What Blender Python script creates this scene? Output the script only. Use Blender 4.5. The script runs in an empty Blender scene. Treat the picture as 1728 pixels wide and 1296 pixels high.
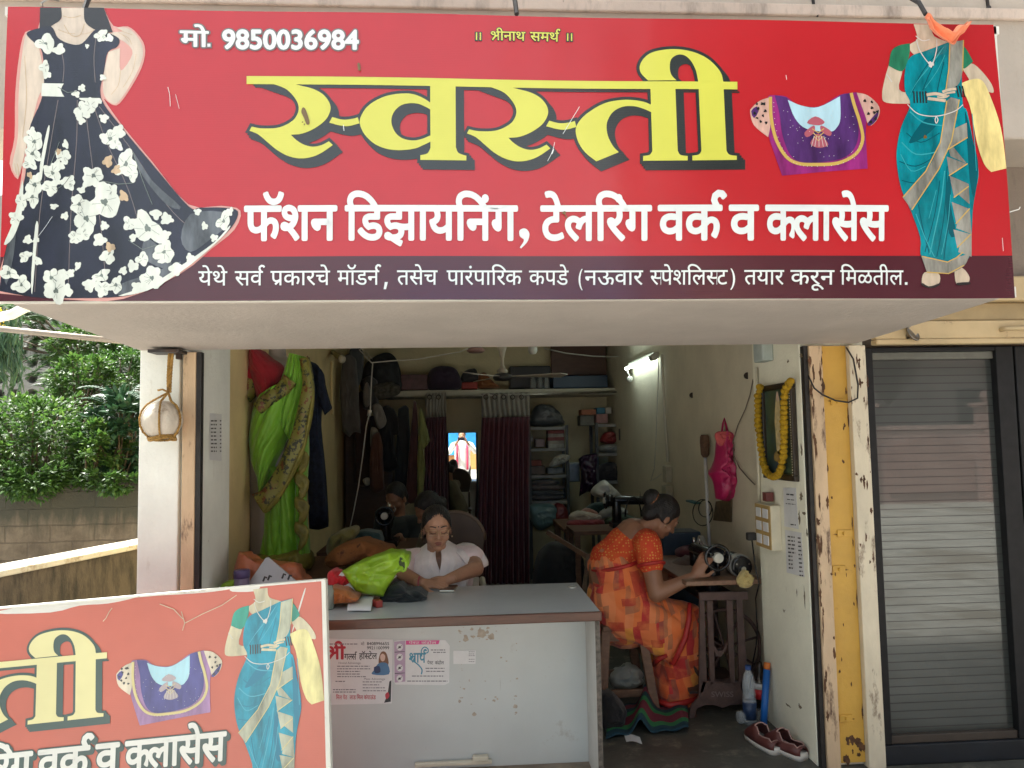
import bpy, math, random
from mathutils import Vector, Matrix, noise
import bmesh
R = math.radians
SC = bpy.context.scene
COL = SC.collection
# ------------------------------------------------------------------ camera
YAW, PIT, ROL, FPX = R(3.9), R(4.0), R(-1.03), 1280.0
CAMP = Vector((0, -3.39, 1.5))
FW = Vector((math.sin(YAW)*math.cos(PIT), math.cos(YAW)*math.cos(PIT), math.sin(PIT)))
_r = Vector((math.cos(YAW), -math.sin(YAW), 0)); _u = _r.cross(FW)
RT = _r*math.cos(ROL)+_u*math.sin(ROL); UP = -_r*math.sin(ROL)+_u*math.cos(ROL)
cd = bpy.data.cameras.new('camera'); cam = bpy.data.objects.new('camera', cd); COL.objects.link(cam)
m3 = Matrix((RT, UP, -FW)).transposed()
cam.matrix_world = Matrix.Translation(CAMP) @ m3.to_4x4()
cd.sensor_fit = 'HORIZONTAL'; cd.sensor_width = 36; cd.lens = FPX*36/1728
cd.clip_start = .02; cd.clip_end = 500
SC.camera = cam
# ------------------------------------------------------------------ light
SUN_EL, SUN_AZ = R(60), R(305)      # azimuth of the sun, clockwise from +Y
w = bpy.data.worlds.new('World'); SC.world = w; w.use_nodes = True
nt = w.node_tree; bg = nt.nodes['Background']
sky = nt.nodes.new('ShaderNodeTexSky'); sky.sky_type = 'NISHITA'; sky.sun_disc = False
sky.sun_elevation = SUN_EL; sky.sun_rotation = SUN_AZ; sky.dust_density = 6; sky.air_density = 1.0; sky.ozone_density = 1
hsv = nt.nodes.new('ShaderNodeHueSaturation'); hsv.inputs['Saturation'].default_value = .38
warm = nt.nodes.new('ShaderNodeMix'); warm.data_type = 'RGBA'; warm.blend_type = 'MULTIPLY'; warm.inputs[0].default_value = 1
warm.inputs[7].default_value = (.95, 1.0, .97, 1)
nt.links.new(sky.outputs[0], hsv.inputs['Color']); nt.links.new(hsv.outputs[0], warm.inputs[6]); nt.links.new(warm.outputs[2], bg.inputs[0])
bg.inputs[1].default_value = .15
sl = bpy.data.lights.new('sun', 'SUN'); sl.energy = 4.4; sl.angle = R(5); sl.color = (1, .975, .92)
so = bpy.data.objects.new('sun', sl); COL.objects.link(so)
sd = Vector((math.sin(SUN_AZ)*math.cos(SUN_EL), math.cos(SUN_AZ)*math.cos(SUN_EL), math.sin(SUN_EL)))
so.rotation_euler = sd.to_track_quat('Z', 'Y').to_euler(); so.location = (-6, 4, 12)
SC.view_settings.view_transform = 'Standard'; SC.view_settings.look = 'None'
SC.view_settings.exposure = 1.55; SC.view_settings.gamma = 1
try:
    SC.cycles.use_denoising = True; SC.cycles.max_bounces = 10; SC.cycles.diffuse_bounces = 6; SC.cycles.glossy_bounces = 5
    SC.cycles.transmission_bounces = 8; SC.cycles.transparent_max_bounces = 12; SC.cycles.sample_clamp_indirect = 6
except Exception: pass
# ------------------------------------------------------------------ helpers
def P(px, py, ax, val):
    "point of the photograph's pixel on the plane ax = val"
    d = FW*FPX + RT*(px-864) - UP*(py-648); i = 'XYZ'.index(ax)
    return CAMP + d*((val-CAMP[i])/d[i])
def PY(px, py, y): return P(px, py, 'Y', y)
V = Vector
def nz(p, s=1, o=0): return noise.noise(V(p)*s+V((o, o*1.7, -o)))
class B:
    def __init__(s): s.v = []; s.f = []
    def add(s, vs, fs):
        n = len(s.v); s.v += [tuple(p) for p in vs]; s.f += [tuple(i+n for i in f) for f in fs]; return s
    def bx(s, x0, x1, y0, y1, z0, z1):
        return s.add([(x0,y0,z0),(x1,y0,z0),(x1,y1,z0),(x0,y1,z0),(x0,y0,z1),(x1,y0,z1),(x1,y1,z1),(x0,y1,z1)],
              [(0,3,2,1),(4,5,6,7),(0,1,5,4),(1,2,6,5),(2,3,7,6),(3,0,4,7)])
    def box(s, c, sz, rot=None):
        c = V(c); h = V(sz)/2; m = rot or Matrix.Identity(3)
        ps = [c + m @ V((a*h.x, b*h.y, d*h.z)) for d in (-1,1) for a,b in ((-1,-1),(1,-1),(1,1),(-1,1))]
        return s.add(ps, [(0,3,2,1),(4,5,6,7),(0,1,5,4),(1,2,6,5),(2,3,7,6),(3,0,4,7)])
    def tube(s, pts, r, n=8, closed=False):
        pts = [V(p) for p in pts]; N = len(pts); rs = r if isinstance(r, (list, tuple)) else [r]*N
        vs = []; ref = None
        for i, p in enumerate(pts):
            a = pts[(i-1) % N] if (closed or i > 0) else p; b = pts[(i+1) % N] if (closed or i < N-1) else p
            t = (b-a).normalized() if (b-a).length > 1e-9 else V((0,0,1))
            if ref is None: ref = t.orthogonal().normalized()
            ref = ref - t*ref.dot(t); ref = ref.normalized() if ref.length > 1e-6 else t.orthogonal().normalized()
            q = t.cross(ref)
            vs += [p + (ref*math.cos(k*2*math.pi/n)+q*math.sin(k*2*math.pi/n))*rs[i] for k in range(n)]
        fs = []
        for i in range(N if closed else N-1):
            j = (i+1) % N
            fs += [(i*n+k, i*n+(k+1) % n, j*n+(k+1) % n, j*n+k) for k in range(n)]
        if not closed: fs += [tuple(range(n))[::-1], tuple((N-1)*n+k for k in range(n))]
        return s.add(vs, fs)
    def cyl(s, a, b, r0, r1=None, n=16): return s.tube([a, b], [r0, r0 if r1 is None else r1], n)
    def lathe(s, prof, o=(0,0,0), m=None, n=20):
        o = V(o); m = m or Matrix.Identity(3); vs = []; N = len(prof)
        for r, z in prof: vs += [o + m @ V((r*math.cos(k*2*math.pi/n), r*math.sin(k*2*math.pi/n), z)) for k in range(n)]
        fs = [(i*n+k, i*n+(k+1) % n, (i+1)*n+(k+1) % n, (i+1)*n+k) for i in range(N-1) for k in range(n)]
        fs += [tuple(range(n))[::-1], tuple((N-1)*n+k for k in range(n))]
        return s.add(vs, fs)
    def ell(s, c, r, m=None, n=16, k=10):
        r = V(r) if hasattr(r, '__len__') else V((r,r,r)); m = m or Matrix.Identity(3); c = V(c); vs = []; fs = []
        for i in range(1, k):
            t = math.pi*i/k
            vs += [c + m @ V((r.x*math.sin(t)*math.cos(2*math.pi*j/n), r.y*math.sin(t)*math.sin(2*math.pi*j/n), r.z*math.cos(t))) for j in range(n)]
        top = len(vs); vs += [c + m @ V((0,0,r.z)), c - m @ V((0,0,r.z))]
        for i in range(k-2): fs += [(i*n+j, (i+1)*n+j, (i+1)*n+(j+1) % n, i*n+(j+1) % n) for j in range(n)]
        fs += [(top, j, (j+1) % n) for j in range(n)] + [(top+1, (k-2)*n+(j+1) % n, (k-2)*n+j) for j in range(n)]
        return s.add(vs, fs)
    def cap(s, a, b, r0, r1, n=14):
        "tapered capsule"
        a = V(a); b = V(b); t = (b-a).normalized(); pts = []; rs = []
        for k in range(5): q = math.pi/2*(k/4.); pts.append(a - t*r0*math.cos(q)); rs.append(max(r0*math.sin(q), 1e-4))
        for k in range(5): q = math.pi/2*(k/4.); pts.append(b + t*r1*math.sin(q)); rs.append(max(r1*math.cos(q), 1e-4))
        return s.tube(pts, rs, n)
    def grid(s, nu, nv, fn):
        vs = [fn(i/nu, j/nv) for j in range(nv+1) for i in range(nu+1)]
        return s.add(vs, [(j*(nu+1)+i, j*(nu+1)+i+1, (j+1)*(nu+1)+i+1, (j+1)*(nu+1)+i) for j in range(nv) for i in range(nu)])
    def prism(s, poly, fn, w0, w1):
        "closed 2D outline given depth; fn(u, v, w) -> point"
        n = len(poly)
        vs = [fn(u, v, w0) for u, v in poly]+[fn(u, v, w1) for u, v in poly]
        return s.add(vs, [tuple(range(n))[::-1], tuple(range(n, 2*n))]+[(i, (i+1) % n, n+(i+1) % n, n+i) for i in range(n)])
    def build(s, name, mat, parent=None, smooth=False, bevel=0, solid=0, sub=0):
        me = bpy.data.meshes.new(name); me.from_pydata(s.v, [], s.f); me.validate(); me.update()
        bm = bmesh.new(); bm.from_mesh(me); bmesh.ops.recalc_face_normals(bm, faces=bm.faces); bm.to_mesh(me); bm.free()
        return fin(me, name, mat, parent, smooth, bevel, solid, sub)
def fin(me, name, mat, parent=None, smooth=False, bevel=0, solid=0, sub=0):
    o = bpy.data.objects.new(name, me); COL.objects.link(o)
    if mat: me.materials.append(mat)
    if smooth: me.polygons.foreach_set('use_smooth', [True]*len(me.polygons))
    if parent is not None: o.parent = parent; o.location = -wl(parent)
    if solid: md = o.modifiers.new('solid', 'SOLIDIFY'); md.thickness = solid; md.offset = 0
    if bevel:
        md = o.modifiers.new('bevel', 'BEVEL'); md.width = bevel; md.segments = 2; md.limit_method = 'ANGLE'; md.angle_limit = R(35)
    if sub: md = o.modifiers.new('sub', 'SUBSURF'); md.levels = sub; md.render_levels = sub
    return o
def wl(o):
    p = V(o.location)
    while o.parent: o = o.parent; p = p + V(o.location)
    return p
def thing(name, loc, label, cat, group=None):
    o = bpy.data.objects.new(name, None); COL.objects.link(o); o.location = loc; o.empty_display_size = .1
    o['label'] = label; o['category'] = cat
    if group: o['group'] = group
    return o
def tag(o, label, cat, group=None, kind=None):
    o['label'] = label; o['category'] = cat
    if group: o['group'] = group
    if kind: o['kind'] = kind
    return o
def copy_tree(o, parent=None):
    c = o.copy(); COL.objects.link(c)
    if parent is not None: c.parent = parent
    for ch in list(o.children): copy_tree(ch, c)
    return c
TMP = bpy.data.scenes.new('melting')
def tdg():
    with bpy.context.temp_override(scene=TMP, view_layer=TMP.view_layers[0]): return bpy.context.evaluated_depsgraph_get()
def blob(b, name, mat, parent=None, voxel=.01, smooth=3, push=None, cut=None):
    "closed shapes melted into one continuous surface"
    me = bpy.data.meshes.new(name); me.from_pydata(b.v, [], b.f); me.update()
    bm = bmesh.new(); bm.from_mesh(me); bmesh.ops.recalc_face_normals(bm, faces=bm.faces); bm.to_mesh(me); bm.free()
    t = bpy.data.objects.new('melt', me); TMP.collection.objects.link(t)
    md = t.modifiers.new('r', 'REMESH'); md.mode = 'VOXEL'; md.voxel_size = voxel
    if smooth: md = t.modifiers.new('s', 'SMOOTH'); md.iterations = smooth; md.factor = .5
    dg = tdg(); dg.update()
    nm = bpy.data.meshes.new_from_object(t.evaluated_get(dg)); nm.name = name
    bpy.data.objects.remove(t); bpy.data.meshes.remove(me); nm.materials.clear()
    if cut:
        bm = bmesh.new(); bm.from_mesh(nm); bmesh.ops.delete(bm, geom=[v for v in bm.verts if cut(v.co)], context='VERTS'); bm.to_mesh(nm); bm.free()
    if push:
        cs_ = [(v.co.copy(), v.normal.copy()) for v in nm.vertices]; nm.vertices.foreach_set('co', [x for c_, n_ in cs_ for x in push(c_, n_)])
        nm.update()
    return fin(nm, name, mat, parent, True)
# ------------------------------------------------------------------ materials
def base(name):
    m = bpy.data.materials.new(name); m.use_nodes = True
    t = m.node_tree; return m, t, t.nodes['Principled BSDF'], t.links.new, t.nodes.new
def c4(c, k=1): return (min(c[0]*k, 1), min(c[1]*k, 1), min(c[2]*k, 1), 1)
def coords(t, kind='Object', scale=(1,1,1)):
    tc = t.nodes.new('ShaderNodeTexCoord'); mp = t.nodes.new('ShaderNodeMapping'); mp.inputs['Scale'].default_value = scale
    t.links.new(tc.outputs[kind], mp.inputs[0]); return mp.outputs[0]
def nnoise(t, co, scale, detail=4, rough=.6):
    n = t.nodes.new('ShaderNodeTexNoise'); n.inputs['Scale'].default_value = scale; n.inputs['Detail'].default_value = detail
    n.inputs['Roughness'].default_value = rough; t.links.new(co, n.inputs['Vector']); return n.outputs['Fac']
def ramp(t, fac, stops, interp='LINEAR'):
    r = t.nodes.new('ShaderNodeValToRGB'); e = r.color_ramp.elements; r.color_ramp.interpolation = interp
    while len(e) < len(stops): e.new(.5)
    for k, (p, c) in enumerate(stops): e[k].position = p; e[k].color = c if len(c) == 4 else (*c, 1)
    t.links.new(fac, r.inputs[0]); return r.outputs[0]
def mix(t, a, b, fac, mode='MIX'):
    m = t.nodes.new('ShaderNodeMix'); m.data_type = 'RGBA'; m.blend_type = mode
    for v, i in ((fac, 0), (a, 6), (b, 7)):
        if hasattr(v, 'links'): t.links.new(v, m.inputs[i])
        else: m.inputs[i].default_value = v
    return m.outputs[2]
def M(name, col, rough=.6, var=.12, scale=6, bump=0., bscale=40, metal=0, dirt=None, dscale=3, damt=.5, spec=.5, stretch=(1,1,1), coat=0, trans=0, sheen=0):
    m, t, p, L, N = base(name); co = coords(t, 'Object', stretch)
    n = nnoise(t, co, scale, 5)
    c = ramp(t, n, [(.3, c4(col, 1-var)), (.7, c4(col, 1+var))])
    if dirt:
        n2 = nnoise(t, co, dscale, 8, .7)
        f = ramp(t, n2, [(damt, (0,0,0,1)), (min(damt+.12, 1), (1,1,1,1))])
        c = mix(t, c, c4(dirt), f)
    L(c, p.inputs['Base Color']); p.inputs['Roughness'].default_value = rough; p.inputs['Metallic'].default_value = metal
    p.inputs['Specular IOR Level'].default_value = spec
    if coat: p.inputs['Coat Weight'].default_value = coat; p.inputs['Coat Roughness'].default_value = .1
    if trans: p.inputs['Transmission Weight'].default_value = trans
    if sheen: p.inputs['Sheen Weight'].default_value = sheen
    if bump:
        b = N('ShaderNodeBump'); b.inputs['Strength'].default_value = bump; b.inputs['Distance'].default_value = .02
        L(nnoise(t, co, bscale, 5), b.inputs['Height']); L(b.outputs[0], p.inputs['Normal'])
    return m
def wood(name, a, b_, sc=(3, 3, 30), rough=.5):
    m, t, p, L, N = base(name); co = coords(t, 'Object', sc)
    n = nnoise(t, co, 3, 6, .65); L(ramp(t, n, [(.3, c4(a)), (.7, c4(b_))]), p.inputs['Base Color'])
    p.inputs['Roughness'].default_value = rough; bm_ = N('ShaderNodeBump'); bm_.inputs['Strength'].default_value = .2; bm_.inputs['Distance'].default_value = .01
    L(n, bm_.inputs['Height']); L(bm_.outputs[0], p.inputs['Normal']); return m
def leafmat(name, cols, trans=.35):
    m, t, p, L, N = base(name); g = N('ShaderNodeNewGeometry')
    k = len(cols); L(ramp(t, g.outputs['Random Per Island'], [(i/(k-1), c4(c)) for i, c in enumerate(cols)]), p.inputs['Base Color'])
    p.inputs['Roughness'].default_value = .45
    tr = N('ShaderNodeBsdfTranslucent'); ms = N('ShaderNodeMixShader'); ms.inputs[0].default_value = trans
    src = p.inputs['Base Color'].links[0].from_socket; L(src, tr.inputs[0])
    L(p.outputs[0], ms.inputs[1]); L(tr.outputs[0], ms.inputs[2]); L(ms.outputs[0], t.nodes['Material Output'].inputs[0]); return m
def cloth(name, col, var=.2, weave=900, rough=.85, scale=9):
    return M(name, col, rough, var, scale, .25, weave/6, sheen=.15)
def plastic(name, col, trans=0, rough=.3): return M(name, col, rough, .12, 9, .15, 30, trans=trans)
def metalm(name, col, rough=.35): return M(name, col, rough, .25, 12, metal=1)
def glassm(name, col=(1,1,1), rough=.02, alpha=.3):
    m, t, p, L, N = base(name); p.inputs['Base Color'].default_value = c4(col); p.inputs['Roughness'].default_value = rough
    p.inputs['Alpha'].default_value = alpha; return m
def flat(name, col, rough=.35, spec=.5):
    return M(name, col, rough, .06, 25, spec=spec)
blk = M('dark_metal', (.05,.045,.045), .5, .3, metal=.6, dirt=(.12,.06,.03), damt=.55)
whitem = M('painted_frame', (.74,.72,.66), .5, .08, dirt=(.35,.3,.24), dscale=6, damt=.6)
# ------------------------------------------------------------------ lettering
_gl = {}
def _curve_mesh(cu):
    o = bpy.data.objects.new('t', cu); TMP.collection.objects.link(o)
    dg = tdg(); dg.update(); e = o.evaluated_get(dg); me = e.to_mesh()
    r = ([(v.co.x, v.co.y) for v in me.vertices], [tuple(p.vertices) for p in me.polygons])
    e.to_mesh_clear(); bpy.data.objects.remove(o); return r
def glyph(ch, off=0):
    k = (ch, off)
    if k not in _gl:
        cu = bpy.data.curves.new('t', 'FONT'); cu.body = ch; cu.offset = off; cu.resolution_u = 4; cu.fill_mode = 'BOTH'
        _gl[k] = _curve_mesh(cu); bpy.data.curves.remove(cu)
    return _gl[k]
_adv = {}
def adv(ch):
    if ch == ' ': return .26
    if ch not in _adv:
        mx = lambda b: max([x for x, y in glyph(b)[0]] or [0])
        _adv[ch] = mx(ch+'l')-mx('l')
    return _adv[ch]
def shape(loops, off=0):
    "filled outline(s) -> (verts, faces)"
    cu = bpy.data.curves.new('t', 'CURVE'); cu.dimensions = '2D'; cu.fill_mode = 'BOTH'; cu.offset = off
    for lp in loops:
        a = sum(lp[i-1][0]*lp[i][1]-lp[i][0]*lp[i-1][1] for i in range(len(lp)))
        if a > 0: lp = lp[::-1]
        sp = cu.splines.new('POLY'); sp.points.add(len(lp)-1); sp.use_cyclic_u = True
        for q, p in zip(sp.points, lp): q.co = (p[0], p[1], 0, 1)
    r = _curve_mesh(cu); bpy.data.curves.remove(cu); return r
def stroke2(pts, w):
    n = len(pts); a = []; b = []
    for i, p in enumerate(pts):
        p0 = pts[max(i-1, 0)]; p1 = pts[min(i+1, n-1)]; dx, dy = p1[0]-p0[0], p1[1]-p0[1]; l = math.hypot(dx, dy) or 1
        ww = w[i] if hasattr(w, '__len__') else w
        a.append((p[0]-dy/l*ww/2, p[1]+dx/l*ww/2)); b.append((p[0]+dy/l*ww/2, p[1]-dx/l*ww/2))
    return (a+b, [(i, i+1, n+i+1, n+i) for i in range(n-1)])
def cutx(g, x):
    "keep the part of a glyph left of x (half forms)"
    bm = bmesh.new(); vs = [bm.verts.new((a, b, 0)) for a, b in g[0]]
    for f in g[1]:
        try: bm.faces.new([vs[i] for i in f])
        except ValueError: pass
    bmesh.ops.bisect_plane(bm, geom=bm.verts[:]+bm.edges[:]+bm.faces[:], plane_co=(x, 0, 0), plane_no=(1, 0, 0), clear_outer=True)
    bm.verts.index_update(); r = ([(v.co.x, v.co.y) for v in bm.verts], [tuple(v.index for v in f.verts) for f in bm.faces]); bm.free(); return r
def cuty(g, x, y):
    "left of x keep only what is above y"
    bm = bmesh.new(); vs = [bm.verts.new((a, b, 0)) for a, b in g[0]]
    for f in g[1]:
        try: bm.faces.new([vs[i] for i in f])
        except ValueError: pass
    bmesh.ops.bisect_plane(bm, geom=bm.verts[:]+bm.edges[:]+bm.faces[:], plane_co=(x, 0, 0), plane_no=(1, 0, 0))
    bmesh.ops.bisect_plane(bm, geom=bm.verts[:]+bm.edges[:]+bm.faces[:], plane_co=(0, y, 0), plane_no=(0, 1, 0))
    kill = [f for f in bm.faces if f.calc_center_median().x < x and f.calc_center_median().y < y]
    bmesh.ops.delete(bm, geom=kill, context='FACES')
    bm.verts.index_update(); r = ([(v.co.x, v.co.y) for v in bm.verts], [tuple(v.index for v in f.verts) for f in bm.faces]); bm.free(); return r
def deva(s, off=0):
    """visual-order text -> (list of (verts, faces), width). '~' after a letter: half form, '^': reph, '_': rakar"""
    out = []; x = 0; i = 0; wst = .085
    while i < len(s):
        ch = s[i]; nx = s[i+1] if i+1 < len(s) else ''
        if ch == ' ': x += .26; i += 1; continue
        g = glyph(ch); a = .259 if ch == '\u093f' else adv(ch)
        if nx == '~':
            cx = a-.10 if ch in 'कफ' else a-.155
            g = cutx(g, cx); a = cx-.01; i += 1
        if nx == '_' and ch == 'श': g = cuty(g, a-.15, .33)
        out.append(([(p[0]+x, p[1]) for p in g[0]], g[1]))
        x += a
        if nx == '^':
            bx_ = x-.12
            out.append(stroke2([(bx_+dx, dy) for dx, dy in ((.06,.58),(.01,.66),(-.02,.73),(.0,.81),(.07,.86),(.15,.85),(.2,.79))], wst)); i += 1
        if nx == '_':
            if ch == 'श': out.append(stroke2([(x-.13, .34), (x-.3, .3), (x-.42, .16), (x-.52, .02)], wst))
            else: out.append(stroke2([(x-.13, .22), (x-.22, .17), (x-.36, .04)], wst))
            i += 1
        i += 1
    if off:      # heavier weight: copies pushed outward all round
        k = 8 if off < .05 else 12
        out = out+[([(p[0]+off*math.cos(q*2*math.pi/k), p[1]+off*math.sin(q*2*math.pi/k)) for p in vs], fs) for vs, fs in out for q in range(k)]
    return out, x
def letters(items, fn, b, w0=0., dw=2.5e-6):
    "items of (verts, faces) in 2D -> faces in b; each a hair above the last"
    for k, (vs, fs) in enumerate(items):
        b.add([fn(u, v, w0+(k % 400)*dw) for u, v in vs], fs)
def fit(s, x0, x1, y0, y1, h, off=0):
    "text stretched from pixel (x0,y0) to (x1,y1) on its base line, h = pixels per em upward"
    it, wd = deva(s, off)
    return [([(x0+(x1-x0)*u/wd, y0+(y1-y0)*u/wd-h*v) for u, v in vs], fs) for vs, fs in it]
def crv(pts, n=5, closed=True):
    "Catmull-Rom through points; a point given as (x, y, 1) is a sharp corner"
    out = []; N = len(pts)
    for i in range(N if closed else N-1):
        p1, p2 = pts[i], pts[(i+1) % N]
        p0 = pts[i-1] if (closed or i > 0) else p1; p3 = pts[(i+2) % N] if (closed or i+2 < N) else p2
        if len(p1) > 2: p0 = p1
        if len(p2) > 2: p3 = p2
        for k in range(n):
            t = k/n; q = []
            for d in (0, 1):
                a, b_, c, e = p0[d], p1[d], p2[d], p3[d]
                q.append(.5*(2*b_+(c-a)*t+(2*a-5*b_+4*c-e)*t*t+(-a+3*b_-3*c+e)*t**3))
            out.append(tuple(q))
    if not closed: out.append(tuple(pts[-1][:2]))
    return out
# ------------------------------------------------------------------ ground and the shop building
asph = M('road_surface', (.42,.405,.37), .9, .25, 3, .4, 60, dirt=(.27,.24,.2), dscale=.6, damt=.5)
b = B(); b.bx(-90, 90, -90, 90, -1.2, -.14); o = b.build('ground', asph); o['kind'] = 'structure'
def cement():
    m, t, p, L, N = base('worn_cement'); co = coords(t)
    a = ramp(t, nnoise(t, co, 2.2, 6, .7), [(.3, (.045,.043,.036,1)), (.55, (.085,.082,.068,1)), (.75, (.15,.14,.115,1))])
    f = ramp(t, nnoise(t, co, 7, 9, .75), [(.54, (0,0,0,1)), (.66, (1,1,1,1))])
    L(mix(t, a, (.19,.17,.13,1), f), p.inputs['Base Color']); p.inputs['Roughness'].default_value = .5
    bb = N('ShaderNodeBump'); bb.inputs['Strength'].default_value = .25; bb.inputs['Distance'].default_value = .01
    L(nnoise(t, co, 25, 6), bb.inputs['Height']); L(bb.outputs[0], p.inputs['Normal']); return m
cem = cement()
b = B(); b.bx(-1.388, 5, -.32, 5.0, -.3, 0); o = b.build('shop_floor', cem); o['kind'] = 'structure'
def plaster(name, col, dirt, damt=.56, dscale=2.4, rough=.85, streak=True):
    m, t, p, L, N = base(name); co = coords(t)
    c = ramp(t, nnoise(t, co, 3.5, 6), [(.3, c4(col, .9)), (.7, c4(col, 1.06))])
    f = ramp(t, nnoise(t, coords(t, 'Object', (3.2, 3.2, .8)) if streak else co, dscale, 9, .72), [(damt, (0,0,0,1)), (damt+.2, (1,1,1,1))])
    c = mix(t, c, c4(dirt), f)
    sp = ramp(t, nnoise(t, coords(t, 'Object', (1, 1, .6)), 17, 3, .5), [(.77, (0,0,0,1)), (.80, (1,1,1,1))])
    c = mix(t, c, c4(dirt, .6), sp)
    L(c, p.inputs['Base Color']); p.inputs['Roughness'].default_value = rough
    b1 = N('ShaderNodeBump'); b1.inputs['Strength'].default_value = .35; b1.inputs['Distance'].default_value = .012
    L(nnoise(t, co, 45, 6), b1.inputs['Height']); L(b1.outputs[0], p.inputs['Normal']); return m
pinkw = plaster('pink_plaster', (.49,.42,.355), (.42,.32,.26), .57, 3)
whitew = plaster('white_plaster', (.80,.81,.75), (.45,.40,.31), .60)
creamw = plaster('cream_plaster', (.66,.60,.46), (.33,.27,.18), .62)
jambw = plaster('jamb_plaster', (.84,.81,.66), (.4,.33,.22), .64)
ochre = plaster('yellow_plaster', (.80,.64,.34), (.25,.18,.09), .62)
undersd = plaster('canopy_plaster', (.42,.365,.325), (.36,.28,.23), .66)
greyw = plaster('weathered_cement', (.25,.20,.16), (.12,.10,.08), .5)
shop = thing('shop_building', (0, .1, 0), 'pink plastered building with an open tailor shop under a low canopy', 'building')
ZC = 1.905
b = B(); b.bx(-1.392, -1.222, 0, .46, -.14, 2.2); b.bx(-1.222, -1.142, .03, .46, 0, 2.2); b.build('pillar', whitew, shop, bevel=.006)
rustb = M('rusted_guide', (.56,.40,.25), .55, .15, dirt=(.10,.05,.03), dscale=9, damt=.565, stretch=(2,2,.6), bump=.2)
creamg = M('cream_guide', (.62,.54,.40), .5, .12, dirt=(.13,.07,.04), dscale=8, damt=.58, stretch=(2,2,.7), bump=.2)
blackg = M('black_gasket', (.016,.014,.013), .6, .4, 40)
b = B(); b.bx(-1.205, -1.150, -.012, .028, 0, ZC-.01); b.build('shutter_guide', rustb, shop, bevel=.003)
b = B(); b.bx(-1.149, -1.128, -.006, .028, 0, ZC-.01); b.build('gasket', blackg, shop)
b = B(); b.bx(1.577, 1.80, .03, .60, 0, 2.2); b.bx(1.80, 1.885, .03, .3, 0, 2.2); b.build('pillar', jambw, shop, bevel=.004)
b = B(); b.bx(1.581, 1.600, -.008, .028, 0, ZC-.01); b.build('gasket', blackg, shop)
b = B(); b.bx(1.602, 1.663, -.02, .028, 0, ZC-.01); b.build('shutter_guide', rustb, shop, bevel=.003)
yel = M('yellow_enamel', (.56,.32,.05), .45, .1, 5, dirt=(.13,.06,.02), dscale=9, damt=.63, bump=.12)
b = B(); b.bx(1.664, 1.788, .006, .028, .02, ZC-.01); b.build('channel_plate', yel, shop)
for z in (1.62, .86, 1.02, .2):
    b = B(); x0_ = 1.675+.03*(z > .9); b.bx(x0_, x0_+.06+.012*(z > .9), -.002, .005, z, z+.03); hg = b.build('hinge_plate', yel, shop, bevel=.002)
    b = B(); b.cyl((x0_+.03,-.003,z+.015),(x0_+.03,-.012,z+.015),.008,.006,10); hk = b.build('rivet', yel); hk.parent = hg
rn_ = random.Random(12); rustm = M('rust', (.10,.045,.02), .85, .5, 30, .5, 90); b = B()
def rsp(x, z, rx, rz, y, k): 
    vs, fs = shape([[(x+rx*rn_.uniform(.45,1.3)*math.cos(a*.42), z+rz*rn_.uniform(.45,1.3)*math.sin(a*.42)) for a in range(15)]]); b.add([(u, y-k*3e-6, v) for u, v in vs], fs)
for k in range(34):
    e_ = rn_.random() < .6; rsp(rn_.choice((1.667, 1.784))+rn_.gauss(0,.004) if e_ else rn_.uniform(1.67,1.78), rn_.uniform(.05,1.88), rn_.uniform(.002,.006), rn_.uniform(.006,.05 if e_ else .012), .0052, k)
for k in range(9): rsp(1.70+rn_.uniform(-.03,.08), .06+rn_.uniform(-.03,.07), rn_.uniform(.008,.025), rn_.uniform(.01,.03), .0050, k)
for k, z in enumerate((1.64, .87, 1.03, .21)): rsp(1.72, z, .03, .006, .0048, k)
for k in range(40): rsp(rn_.choice((1.606,1.612,1.655))+rn_.gauss(0,.004), rn_.uniform(.7,1.88) if k < 26 else rn_.uniform(.05,.9), rn_.uniform(.002,.009), rn_.uniform(.006,.05), -.0207, k)
for k in range(24): rsp(rn_.choice((1.795,1.862,1.83))+rn_.gauss(0,.006), rn_.uniform(.9,1.88) if k < 26 else rn_.uniform(.05,.9), rn_.uniform(.002,.007), rn_.uniform(.004,.028), -.0257, k)
b.build('rust_stain', rustm, shop)
b = B()
for px, py, ry, rz in ((1352,838,.02,.02),(1357,866,.02,.012),(1349,872,.012,.03),(1362,900,.01,.02),(1330,1190,.03,.006),(1350,1192,.02,.012),(1353,760,.01,.03),(1358,1010,.008,.05),(1345,1000,.006,.02),(1340,660,.006,.03),(1352,600,.02,.01),(1330,610,.01,.01)):
    q = P(px, py, 'X', 1.577); vs, fs = shape([[(q.y+ry*rn_.uniform(.4,1.3)*math.cos(a*.42), q.z+rz*rn_.uniform(.4,1.3)*math.sin(a*.42)) for a in range(15)]]); b.add([(1.5762, u, v) for u, v in vs], fs)
b.build('wall_mark', M('grime', (.20,.16,.10), .9, .4, 40), shop)
b = B(); b.bx(1.789, 1.868, -.025, .028, 0, ZC-.01); b.build('shutter_guide', creamg, shop, bevel=.004)
b = B(); b.bx(-1.392, -1.25, .462, 5.1, -.14, 2.9); b.build('side_wall', ochre, shop)
b = B(); b.bx(1.65, 1.80, .602, 5.1, 0, 2.9); b.build('side_wall', creamw, shop)
b = B(); b.bx(-1.392, 1.80, 5.101, 5.25, -.14, 2.9); b.build('back_wall', plaster('back_plaster', (.62,.54,.34), (.3,.24,.14), .62), shop)
b = B(); b.bx(-1.248, 1.648, .153, 5.099, 2.52, 2.66); b.build('ceiling', whitew, shop)
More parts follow.
